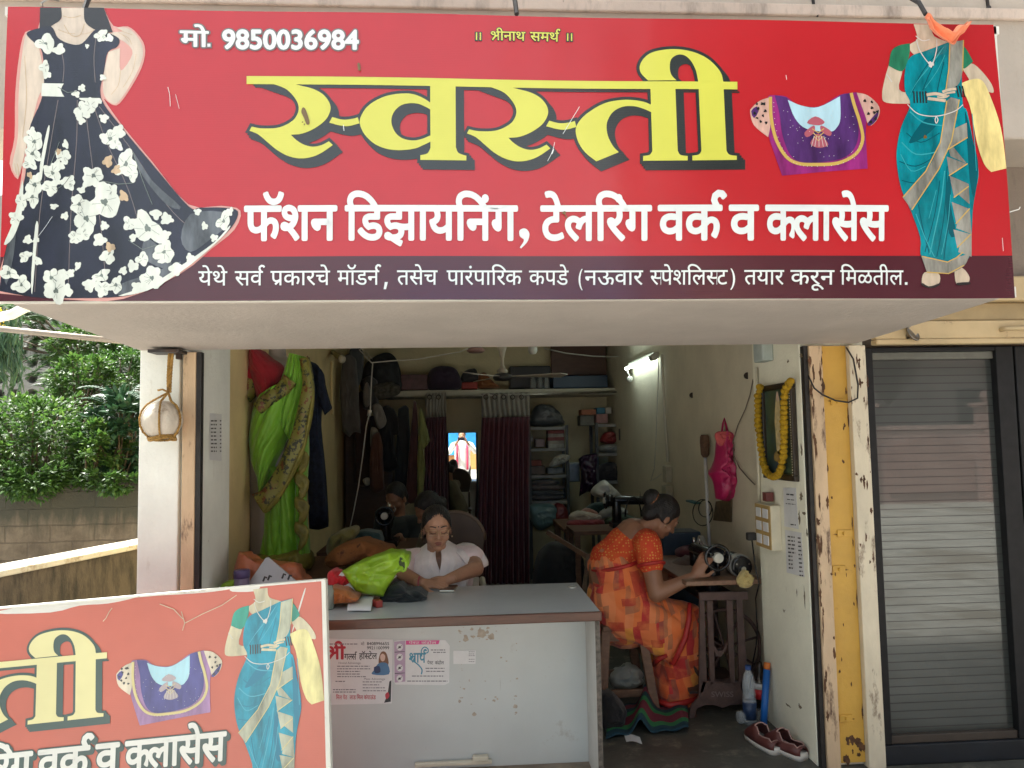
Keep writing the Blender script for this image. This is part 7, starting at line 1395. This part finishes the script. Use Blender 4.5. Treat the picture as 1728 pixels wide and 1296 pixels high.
# ------------------------------------------------------------------ back of the room
YL = 4.60
lf = thing('loft_shelf', (.4, 4.8, 1.94), 'pale concrete loft shelf across the back wall carrying bags and boxes', 'shelf'); zl = PY(850, 657, YL).z
b = B(); b.bx(-.78, 1.648, YL, 5.099, zl-.07, zl); b.build('slab', M('loft_paint', (.46,.43,.34), .7, .12, 6), lf, bevel=.006)
b = B(); YR = 4.52; zr = PY(850, 669, YR).z; b.cyl((-.76, YR, zr-.005), (1.645, YR, zr+.03), .012, None, 10); o = b.build('curtain_rod', metalm('rod_steel', (.5,.47,.42), .3), None, True); tag(o, 'thin steel curtain rod below the loft shelf', 'rod')
mar = M('maroon_curtain', (.085,.010,.022), .75, .3, 5, .3, 60, sheen=.3, stretch=(6,1,.4)); ivory = M('ivory_curtain_top', (.30,.28,.24), .75, .15, 6, .2, 60)
def curtain(label, x0, x1, xb0, xb1, yb, k, sd):
    t = thing('curtain', tuple(PY((x0+x1)/2, 670, YR)), label, 'curtain', 'curtains of the fitting corner'); b = B(); hang(b, ([(x0,664),(x1,662)], [(x0+1,705),(x1,703)]), YR, .028, k, 6, sd); b.build('ivory_top', ivory, t, True, solid=.004)
    b = B(); hang(b, ([(x0+1,705),(x1,703)], [(xb0,yb),(xb1,yb)]), YR, .032, k, 16, sd); b.build('maroon_cloth', mar, t, True, solid=.004)
    n_ = int((x1-x0)/15)
    b = B()
    for j in range(n_):
        q = PY(x0+8+j*15, 670, YR-.035); b.tube([q+V((.022*math.cos(a*.5236), 0, .022*math.sin(a*.5236))) for a in range(12)], .005, 6, True)
    b.build('grommet', blk, t, True)
curtain('narrow gathered maroon curtain with ivory top left of the mirror', 717, 753, 712, 757, 925, 42, 0)
curtain('wide maroon curtain with ivory top right of the mirror', 812, 894, 800, 893, 1000, 62, 1)
mi = thing('wall_mirror', tuple(PY(780, 850, 5.09)), 'tall bright wall mirror between the maroon curtains reflecting the street and the photographer', 'mirror')
mm = bpy.data.materials.new('mirror_silver'); mm.use_nodes = True; pm = mm.node_tree.nodes['Principled BSDF']; pm.inputs['Metallic'].default_value = 1; pm.inputs['Roughness'].default_value = .0; pm.inputs['Base Color'].default_value = (.9,.92,.9,1)
ma, mb_ = PY(752, 731, 5.08), PY(806, 960, 5.08); b = B(); b.bx(ma.x, mb_.x, 5.08, 5.085, mb_.z, ma.z); b.build('glass', mm, mi)
b = B(); b.bx(ma.x-.02, mb_.x+.02, 5.0855, 5.10, mb_.z-.02, ma.z+.004); b.build('backing', fb, mi)
# fan
fn_ = thing('ceiling_fan', tuple(PY(848, 634, 3.1)), 'cream ceiling fan with a dark hub hanging under the loft', 'fan'); q = PY(848, 636, 3.1); crm = M('cream_fan', (.40,.35,.27), .45, .15, 8)
b = B(); b.lathe([(.01,.0),(.05,.03),(.03,.05),(.016,.08),(.014,.14),(.022,.16),(.03,.2),(.05,.26),(.03,.30),(.01,.38)], q+V((0,0,.02)), None, 16); b.build('canopy', crm, fn_, True)
b = B(); b.lathe([(.02,-.035),(.07,-.03),(.085,-.01),(.08,.015),(.05,.03)], q, None, 20); b.build('motor_hub', M('dark_hub', (.02,.02,.022), .35), fn_, True)
for a in (-8, 112, 232):
    m_ = Matrix.Rotation(R(a), 3, 'Z'); b = B(); b.add([q+m_ @ V(v) for v in ((.08,-.025,.0),(.5,-.065,.012),(.56,0,.006),(.5,.065,-.012),(.08,.025,.0),(.08,-.025,.006),(.5,-.065,.018),(.56,0,.012),(.5,.065,-.006),(.08,.025,.006))], [(0,1,2,3,4),(9,8,7,6,5)]+[(i, (i+1) % 5, 5+(i+1) % 5, 5+i) for i in range(5)]); b.build('blade', crm, fn_)
b = B(); q = PY(899, 590, 3.6); b.lathe([(.0,-.045),(.03,-.04),(.045,-.01),(.04,.03),(.02,.05)], q, None, 16); o = b.build('white_bulb', M('bulb_white', (.55,.53,.48), .3), None, True); tag(o, 'round white bulb hanging right of the ceiling fan', 'bulb')
b = B(); q = PY(803, 592, 3.8); b.lathe([(.06,-.02),(.09,.0),(.06,.03)], q, None, 16); o = b.build('pink_lamp', M('pink_glass', (.40,.22,.19), .4), None, True); tag(o, 'dusty pink ceiling lamp left of the ceiling fan', 'lamp')
# on the loft
def boxat(name, label, cat, x0, x1, y0_, y1_, mat, yf=4.68, d=.25, bev=.01, group='bags and boxes on the loft'):
    a = PY(x0, y0_, yf); c = PY(x1, y1_, yf); b = B(); b.bx(a.x, c.x, yf, yf+d, min(a.z, c.z), max(a.z, c.z)); o = b.build(name, mat, None, bevel=bev); return tag(o, label, cat, group)
zpy = lambda yf, x: None
fl_ = 657
soft('black_sack', 'big black flowered sack at the left end of the loft', 'bag', [(612,660),(614,620),(632,602),(655,595),(670,608),(678,640),(676,662)], 4.75, .14, M('black_flower_cloth', (.02,.022,.025), .8, .5, 14), .02, 12, 'bags and boxes on the loft')
soft('floral_bundle', 'greyish floral bundle hanging over the left end of the loft', 'bundle', [(628,652),(650,646),(672,650),(674,664),(650,674),(630,672)], 4.55, .07, M('grey_flower', (.09,.08,.06), .8, .5, 30), .02, 25, 'bags and boxes on the loft')
boxat('red_plastic_pack', 'dusty red clear plastic pack on the loft left of the purple bag', 'pack', 676, 722, 632, 658, M('dusty_red', (.10,.035,.035), .35, .5, 12))
soft('purple_bag', 'dark purple duffel bag on the loft near the fan', 'bag', [(724,658),(724,628),(740,618),(765,620),(776,635),(776,657)], 4.72, .12, cloth('purple_cloth', (.025,.012,.03)), .012, 16, 'bags and boxes on the loft')
boxat('red_carton', 'small bright red carton on the loft edge behind the fan hub', 'box', 779, 806, 645, 656, M('red_carton', (.28,.03,.02), .6), 4.66)
soft('dark_bundle', 'dark cloth bundle above the red carton', 'bundle', [(779,645),(782,628),(800,622),(808,635),(806,645)], 4.78, .08, cloth('dark_bundle', (.03,.028,.03)), .012, 20, 'bags and boxes on the loft')
soft('orange_pack', 'orange brown pack on the loft right behind the fan hub', 'pack', [(806,655),(808,632),(820,630),(832,645),(842,655)], 4.75, .08, cloth('orange_pack', (.20,.07,.02)), .015, 20, 'bags and boxes on the loft')
boxat('black_case', 'long black case on the loft behind the fan blade', 'case', 860, 930, 618, 655, M('black_case', (.012,.012,.014), .4), 4.85)
for k, x in enumerate((900, 911, 922)):
    q = PY(x, 655, 4.66); b = B(); b.lathe([(.03,0),(.032,.01),(.032,.09),(.02,.12),(.016,.14)], V((q.x, q.y, zl+.001)), None, 12); o = b.build('glass_bottle', glassm('dim_glass', (.25,.27,.27), .1, .5), None, True); tag(o, 'small clear bottle standing in the row of three on the loft', 'bottle', 'bottles on the loft')
boxat('blue_suitcase', 'flat dark blue suitcase on the right half of the loft', 'suitcase', 933, 1026, 634, 654, M('blue_case', (.012,.035,.075), .4), 4.66, .35)
boxat('brown_board', 'tall dark brown board standing behind the blue suitcase', 'board', 929, 1024, 582, 633, wood('brown_board', (.075,.03,.018), (.10,.045,.025), (3,3,10)), 4.95, .03)
# racks
steel = M('grey_rack_steel', (.06,.06,.062), .5, .3, 12); shel = M('shelf_board', (.24,.23,.22), .6, .15, 8)
def rack(label, x0, x1, yf, ys, d, ybot):
    t = thing('shelf_rack', tuple(PY((x0+x1)/2, ybot, yf)), label, 'rack', 'racks at the back wall'); a = PY(x0, ys[0], yf).x; c = PY(x1, ys[0], yf).x
    for x in (a, c):
        for y in (yf, yf+d): b = B(); b.bx(x-.015, x+.015, y-.015, y+.015, 0, PY((x0+x1)/2, ys[0], yf).z+.02); b.build('post', steel, t)
    for y in ys: z = PY((x0+x1)/2, y, yf).z; b = B(); b.bx(a-.001, c+.001, yf+.016, yf+d-.016, z-.018, z); b.bx(a+.0155, c-.0155, yf-.012, yf+.0155, z-.028, z+.004); b.build('shelf', shel, t)
    return t
rack('dim grey rack of boxes beside the wide maroon curtain', 893, 956, 4.72, (721, 757, 802, 846), .3, 950)
rack('dark rack of fabric packets in the back right corner', 1006, 1044, 4.62, (716, 765, 812), .35, 950)
G2 = 'boxes and packets on the racks'; rn = random.Random(8)
def pk(name, label, cat, x0, x1, y0_, y1_, col, yf=4.76, d=.2): return boxat(name, label, cat, x0, x1, y0_, y1_, M('m_'+name, col, .6, .3, 14), yf, d, .004, G2)
soft('grey_sack', 'large grey plastic sack on top of the dim grey rack', 'sack', [(895,718),(900,690),(915,682),(935,688),(948,705),(948,718)], 4.82, .12, plastic('grey_sack', (.09,.095,.10)), .02, 14, G2)
for k, (y, c) in enumerate(((726,(.24,.05,.05)),(732,(.30,.25,.22)),(738,(.22,.06,.06)),(744,(.30,.28,.24)),(750,(.36,.34,.30)))): pk('carton', ('flat red carton topmost in the stack on the dim grey rack','flat beige carton second in the stack on the grey rack','flat red carton in the middle of the carton stack','flat grey carton second from the bottom of the stack','pale flat carton at the bottom of the carton stack')[k], 'carton', 925, 952, y, y+5.4, c)
pk('pink_box', 'small pinkish box left of the carton stack on the grey rack', 'box', 904, 919, 741, 754, (.26,.18,.18)); pk('white_pack', 'small pale pack next to the curtain on the grey rack', 'pack', 895, 900, 737, 745, (.36,.32,.30))
pk('red_box', 'red box on the middle shelf of the grey rack', 'box', 896, 914, 777, 786, (.24,.05,.03)); pk('brown_box', 'dull brown box under the red box on the grey rack', 'box', 895, 920, 787, 800, (.12,.08,.07)); pk('clear_tray', 'pale tray at the right of the brown box', 'tray', 924, 950, 790, 799, (.26,.27,.28))
soft('white_cloth', 'white cloth heap on the middle shelf of the grey rack', 'cloth', [(926,788),(935,772),(948,766),(962,770),(955,780),(940,786)], 4.7, .05, cloth('white_heap', (.33,.31,.27)), .012, 30, G2)
for k, (y, c) in enumerate(((812,(.10,.08,.08)),(820,(.16,.12,.12)),(829,(.07,.07,.08)),(836,(.10,.09,.10)))): soft('folded_cloth', ('darkish folded cloth on top of the lowest shelf pile','pinkish grey folded cloth second in the lowest shelf pile','blackish folded cloth third in the lowest shelf pile','grey folded cloth at the bottom of the lowest shelf pile')[k], 'cloth', [(896,y),(920,y-3),(948-6*(k == 0),y),(950-8*(k == 0),y+5),(925,y+8),(896,y+7)], 4.8, .1, cloth('fold%d' % k, c), .008, 20, G2)
soft('teal_sack', 'pale teal plastic sack under the dim grey rack', 'sack', [(894,852),(935,852),(938,875),(925,890),(908,894),(896,880)], 4.6, .10, plastic('teal_sack', (.10,.17,.18)), .015, 16, G2)
soft('red_sack', 'dim red sack right of the pale teal sack', 'sack', [(936,850),(955,856),(958,885),(945,895),(934,885)], 4.6, .08, plastic('red_sack', (.17,.03,.03)), .015, 16, G2)
pk('orange_carton', 'long orange carton on top of the corner rack', 'carton', 981, 1006, 691, 700, (.28,.09,.04), 4.66); pk('blue_carton', 'blue carton on top of the corner rack', 'carton', 1007, 1021, 688, 698, (.03,.13,.20), 4.66); pk('white_tin', 'white tin at the right end on the corner rack top', 'tin', 1022, 1032, 688, 698, (.36,.34,.32), 4.66)
pk('pink_files', 'stack of pinkish paper files under the blue carton', 'files', 1006, 1026, 699, 714, (.32,.16,.15), 4.66); pk('glass_case', 'small framed glass case left of the paper files', 'case', 979, 1003, 701, 718, (.12,.11,.09), 4.68)
soft('red_packet', 'red crinkled plastic packet on the corner rack', 'packet', [(1012,745),(1020,730),(1036,730),(1040,745),(1030,750)], 4.7, .08, plastic('red_packet', (.22,.02,.02)), .015, 22, G2)
soft('white_packet', 'white plastic wrapped cloth under the red packet', 'packet', [(1008,762),(1012,752),(1038,750),(1042,763)], 4.7, .10, plastic('white_packet', (.28,.27,.25)), .015, 25, G2)
soft('purple_packet', 'glossy purple packets hanging left of the corner rack', 'packet', [(976,775,1),(986,768),(1006,766,1),(1004,800),(1008,834,1),(992,830),(977,838,1),(980,800)], 4.5, .035, plastic('purple_packet', (.03,.010,.03), 0, .15), .035, 14, G2)
soft('dark_packets', 'dark cloth packets on the lower shelf of the corner rack', 'packet', [(1008,790),(1025,780),(1043,785),(1044,812),(1010,812)], 4.72, .1, cloth('dark_packets', (.035,.03,.035)), .015, 22, G2)
boxat('steel_tin', 'square steel tin between the two racks', 'tin', 960, 979, 781, 813, metalm('tin_steel', (.22,.22,.21), .35), 4.7, .2, .008, G2)
wc = thing('water_purifier', tuple(PX(1060, 730, XW)), 'pale barrel shaped water purifier on the right wall beside the corner rack', 'purifier'); q = PY(1060, 733, 4.45); 
b = B(); b.lathe([(.03,-.125),(.055,-.12),(.06,-.10),(.066,-.09),(.078,-.06),(.08,.04),(.07,.07),(.08,.08),(.08,.10),(.06,.125),(.02,.13)], q, None, 20); b.build('tank', plastic('purifier_plastic', (.42,.50,.46)), wc, True)
b = B(); b.bx(q.x+.05, XW-.001, q.y-.04, q.y+.04, q.z-.06, q.z+.06); b.build('bracket', steel, wc)
# cutting table with fabrics and the second machine
tbl = thing('cutting_table', (.9, 3.2, 0), 'dark table heaped with fabrics at the back right', 'table'); zt2 = PY(960, 893, 2.9).z
b = B(); b.bx(.84, 1.42, 2.9, 3.7, zt2-.03, zt2); b.build('table_top', wd, tbl, bevel=.003)
for x in (.88, 1.38):
    for y in (2.94, 3.66): b = B(); b.bx(x-.025, x+.025, y-.025, y+.025, 0, zt2-.031); b.build('leg', wd, tbl)
G3 = 'fabrics heaped on the cutting table'
soft('white_bag', 'white crumpled plastic bag standing on the fabric heap', 'bag', [(998,826),(1018,810),(1030,818),(1050,838),(1052,848),(1042,852),(1032,858),(1015,842),(1000,836)], 3.1, .08, plastic('white_bag', (.42,.40,.35)), .018, 18, G3)
soft('cream_cloth', 'cream cloth lying at the left of the fabric heap', 'cloth', [(960,870),(975,862),(1000,866),(1015,872),(1005,880),(965,880)], 2.98, .09, cloth('cream_heap', (.40,.34,.27)), .015, 22, G3)
soft('pink_heap_cloth', 'pinkish cloth on top of the cream cloth', 'cloth', [(978,866),(988,858),(1004,862),(1010,870),(985,874)], 3.05, .05, cloth('pink_heap', (.38,.19,.15)), .012, 28, G3)
soft('red_heap_cloth', 'dark red cloth under the cream cloth', 'cloth', [(958,880),(975,876),(1012,876),(1020,884),(1000,890),(960,888)], 2.93, .09, cloth('red_heap', (.20,.025,.03)), .01, 22, G3)
soft('teal_heap_cloth', 'dark teal cloth behind the white plastic bag', 'cloth', [(985,862),(1000,850),(1030,850),(1045,862),(1030,872),(990,870)], 3.25, .1, cloth('teal_heap', (.02,.06,.06)), .015, 20, G3)
soft('grey_heap_cloth', 'pale grey cloth right of the cream cloth', 'cloth', [(1012,864),(1030,856),(1055,858),(1058,868),(1030,874),(1012,874)], 3.0, .06, cloth('grey_heap', (.26,.26,.24)), .012, 22, G3)
soft('green_print_cloth', 'dark green printed cloth at the right end of the heap', 'cloth', [(1020,878),(1045,868),(1068,872),(1080,886),(1050,894),(1022,892)], 2.95, .1, M('green_print', (.05,.08,.05), .8, .6, 30), .015, 22, G3)
boxat('white_book', 'white folded sheet lying flat at the table edge', 'sheet', 965, 1006, 886, 890, papw, 2.86, .2, .002, G3)
s2 = thing('second_sewing_machine', tuple(PY(1070, 880, 2.6)), 'dim black sewing machine with a round wire arch behind the bent woman', 'sewing machine'); q = PY(1068, 885, 2.6); mach(s2, q.x-.2, 2.62, q.z-.02, .9, 0)
b = B(); b.tube([PY(1055+27*0.5*(1-math.cos(a*.314)), 872-34*math.sin(a*.314), 2.55) for a in range(11)], .006, 6); b.build('thread_arch', blkp, s2, True)
t3b = thing('low_table', (1.2, 2.65, 0), 'dark small table under the second sewing machine', 'table'); z3 = q.z-.021
b = B(); b.bx(.85, 1.55, 2.42, 2.85, z3-.03, z3); b.build('table_top', wd, t3b)
for x in (.88, 1.52):
    for y in (2.45, 2.82): b = B(); b.bx(x-.02, x+.02, y-.02, y+.02, 0, z3-.031); b.build('leg', wd, t3b)
s3 = thing('left_sewing_machine', tuple(PY(640, 890, 2.1)), 'dim black sewing machine with chrome parts on the left table', 'sewing machine'); q = PY(652, 905, 2.2); mach(s3, q.x, 2.08, .736, .95, 1)
# trestle, round chair
tr = thing('wooden_trestle', tuple(PY(985, 985, 1.75)), 'pale wooden trestle leg leaning behind the counter end', 'trestle'); pw = wood('pale_wood', (.16,.12,.08), (.24,.18,.12), (6,6,14))
for x0, x1 in ((993, 985), (1000, 997)): b = B(); b.tube([PY(x0, 935, 1.75), PY(x1, 1000, 1.72)], .018, 4); b.build('leg', pw, tr)
b = B(); b.tube([PY(924, 898, 1.95), PY(992, 940, 1.75)], .02, 4); b.build('rail', wd, tr)
soft('dark_floor_sack', 'dark sack on the floor behind the counter below the cutting table', 'sack', [(905,940),(930,915),(965,920),(985,950),(980,1000),(905,1000)], 2.6, .15, cloth('dark_sack', (.02,.022,.026)), .02, 14)
rc = thing('round_back_chair', tuple(PY(770, 930, 1.7)), 'brown round-backed chair behind the woman in glasses', 'chair'); bc = M('brown_plastic', (.06,.038,.022), .4, .15, 8)
b = B(); c0 = PY(766, 905, 1.62); b.prism([(c0.x+.20*math.cos(a*.2618), c0.z-.03+.185*math.sin(a*.2618)) for a in range(0, 13)]+[(c0.x-.17, c0.z-.2), (c0.x+.17, c0.z-.2)], lambda u, v, w_: V((u, w_, v)), 1.62, 1.645); b.build('backrest', bc, rc, bevel=.008)
b = B(); b.tube([(c0.x+.203*math.cos(a*.2618), 1.632, c0.z-.03+.188*math.sin(a*.2618)) for a in range(13)], .012, 8); b.build('rim', M('brown_rim', (.13,.09,.06), .35), rc, True)
b = B(); b.bx(c0.x-.2, c0.x+.2, 1.645, 2.02, .40, .43); b.build('seat', bc, rc, bevel=.01)
for x in (-.17, .17):
    for y in (1.66, 2.0): b = B(); b.bx(c0.x+x-.015, c0.x+x+.015, y-.015, y+.015, 0, .399 if y > 1.7 else c0.z-.2); b.build('leg', bc, rc)
# ------------------------------------------------------------------ across the street (seen in the glass and the mirror; trees added against sky glare)
cw = thing('compound_wall', (9, -13, 0), 'pink compound wall with arched panels and capped posts across the street', 'wall')
pk = plaster('old_pink_paint', (.48,.33,.30), (.28,.2,.18), .55)
b = B(); b.bx(2.2, 26, -13.2, -13, -.14, 1.5); b.bx(2.2, 26, -13.24, -12.96, 1.5, 1.6); b.build('wall_panel', pk, cw)
for x in range(3, 26, 3):
    b = B(); b.bx(x-.2, x+.2, -13.3, -12.85, -.14, 2.0); b.bx(x-.27, x+.27, -13.37, -12.78, 2.0, 2.1); b.ell((x, -13.08, 2.24), .16); b.build('post', pk, cw)
    b = B(); b.prism([(x+.5, .1), (x+2.5, .1), (x+2.5, .9)]+[(x+1.5+math.cos(a*math.pi/12), .9+.42*math.sin(a*math.pi/12)) for a in range(13)]+[(x+.5, .9)], lambda u, v, w_: V((u, w_, v)), -12.99, -12.93); b.build('arch_panel', plaster('arch_paint%d' % x, (.40,.25,.22), (.25,.17,.15), .55), cw)
ph = thing('pink_house', (12, -22, 0), 'tall pink house with dark windows across the street', 'house')
b = B(); b.bx(3.6, 30, -30, -20, -.14, 11.5); b.build('house_wall', plaster('house_pink', (.50,.43,.41), (.4,.28,.25), .58), ph)
dk = M('dark_window', (.05,.055,.06), .15, .2)
for x in (5.5, 9, 12.5, 16, 20):
    for z in (1.2, 4.6, 8):
        if 6 < x < 16 and z < 6: continue
        b = B(); b.bx(x, x+1.5, -20.0, -19.95, z, z+1.6); b.build('window', dk, ph)
for z in (3.5, 7.0, 10.6):
    b = B(); b.bx(3.6, 30, -20.0, -19.2, z, z+.18); b.build('balcony_slab', pk, ph)
b = B()
t = shrub('glare_screen_tree', 'big dark tree added left of the pink house to bound the sky glare on the sign', 'tree', (-14, -17, 6), (6, 3, 6), 130, 50, .5, deep, 21, None, .4)  # added behind the camera to limit the sky mirrored in the sign's left part
shrub('glare_screen_tree', 'tall dark tree added before the pink house to keep sky glare off the sign', 'tree', (10.5, -14.5, 9.5), (7.5, 3, 4.6), 200, 60, .5, deep, 22, None, .3)  # added behind the camera so the right of the sign reflects less sky
lt = thing('cargo_truck', (.6, -10, 0), 'orange wooden-bodied truck under a blue tarpaulin across the street', 'truck')
tarp = M('blue_tarpaulin', (.02,.20,.46), .4, .3, 2, .6, 4)
b = B(); b.grid(16, 8, lambda u, v: V((-1.2+u*3.6, -9.2-.1*math.sin(u*17)*(1-v), 1.0+v*2.25))); b.grid(10, 6, lambda u, v: V((-1.2+u*3.6, -9.2-v*2, 3.25+.1*math.sin(u*9)))); b.build('tarpaulin', tarp, lt, True)
b = B(); b.bx(-1.2, 2.4, -11.2, -9.25, .55, 1.15); b.build('cargo_body', wood('orange_boards', (.42,.17,.05), (.58,.27,.09), (1, 1, 14)), lt)
b = B(); b.bx(2.5, 4.2, -11.1, -9.3, .45, 2.2); b.build('cab', M('cab_paint', (.5,.25,.06), .4), lt, bevel=.15)
for x in (-.5, 3.3):
    b = B(); b.cyl((x, -9.45, .33), (x, -9.2, .33), .47, None, 24); b.build('wheel', M('tyre_rubber', (.02,.02,.02), .8), lt)
# the photographer, who stands behind the camera and shows in the shop's mirror
skin0 = M('brown_skin', (.30,.16,.09), .5, .08, 12)
pg = thing('person', (.02, -3.95, -.14), 'photographer in white shirt and pink scarf, hands raised to a phone, in the mirror', 'person')
b = B(); cx, cy = .02, -3.95
b.cap((cx,cy,.95),(cx,cy,1.28),.15,.17); b.cap((cx-.15,cy,1.33),(cx+.15,cy,1.33),.075,.075); b.cap((cx,cy,1.36),(cx,cy+.02,1.45),.055,.05); b.ell((cx,cy+.03,1.55),(.078,.095,.115)); b.ell((cx,cy+.125,1.535),(.014,.018,.022))
for s in (-1, 1):
    b.cap((cx+s*.09,cy,.88),(cx+s*.1,cy+.02,.42),.085,.06); b.cap((cx+s*.1,cy+.02,.42),(cx+s*.1,cy,-.06),.055,.04); b.cap((cx+s*.1,cy,-.105),(cx+s*.11,cy+.14,-.115),.035,.03)
    b.cap((cx+s*.2,cy+.01,1.33),(cx+s*.29,cy+.17,1.18),.055,.042); b.cap((cx+s*.29,cy+.17,1.18),(cx+s*.09,cy+.43,1.43),.042,.028); b.ell((cx+s*.075,cy+.465,1.46),(.03,.03,.045))
    for k in range(4): b.cap((cx+s*.07,cy+.47,1.45+.02*k),(cx+s*.03,cy+.525,1.465+.02*k),.009,.008)
blob(b, 'body', skin0, pg, .012, 2)
b = B(); b.cap((cx,cy,.80),(cx,cy,1.28),.185,.185); b.cap((cx-.16,cy,1.325),(cx+.16,cy,1.325),.09,.09)
for s in (-1, 1): b.cap((cx+s*.2,cy+.01,1.33),(cx+s*.29,cy+.17,1.18),.07,.055); b.cap((cx+s*.29,cy+.17,1.18),(cx+s*.17,cy+.33,1.33),.055,.045)
blob(b, 'shirt', cloth('white_shirt', (.74,.74,.72)), pg, .014, 2)
b = B()
for s in (-1, 1): b.cap((cx+s*.085,cy,.82),(cx+s*.1,cy,.0),.115,.08)
blob(b, 'trousers', cloth('dark_trousers', (.04,.04,.05)), pg, .016, 2)
b = B()
for s in (-1, 1): b.grid(3, 14, lambda u, v: V((cx+s*(.09+.05*u), cy+.19+.02*math.sin(v*3)-(.12 if v > .93 else 0), .78+v*.62)))
b.build('scarf', cloth('pink_scarf', (.62,.06,.14)), pg, True, solid=.006)
b = B(); b.ell((cx,cy+.0,1.59),(.09,.105,.10)); blob(b, 'hair', M('black_hair', (.012,.01,.01), .5), pg, .012, 1)
b = B(); b.box((.0, -3.407, 1.478), (.15, .008, .072)); o = b.build('phone', M('phone_shell', (.02,.02,.03), .25), None, bevel=.003); tag(o, 'dark phone held level by the photographer in the mirror', 'phone')
for s_ in list(bpy.data.scenes):
    if s_.name.startswith("melting"): bpy.data.scenes.remove(s_)
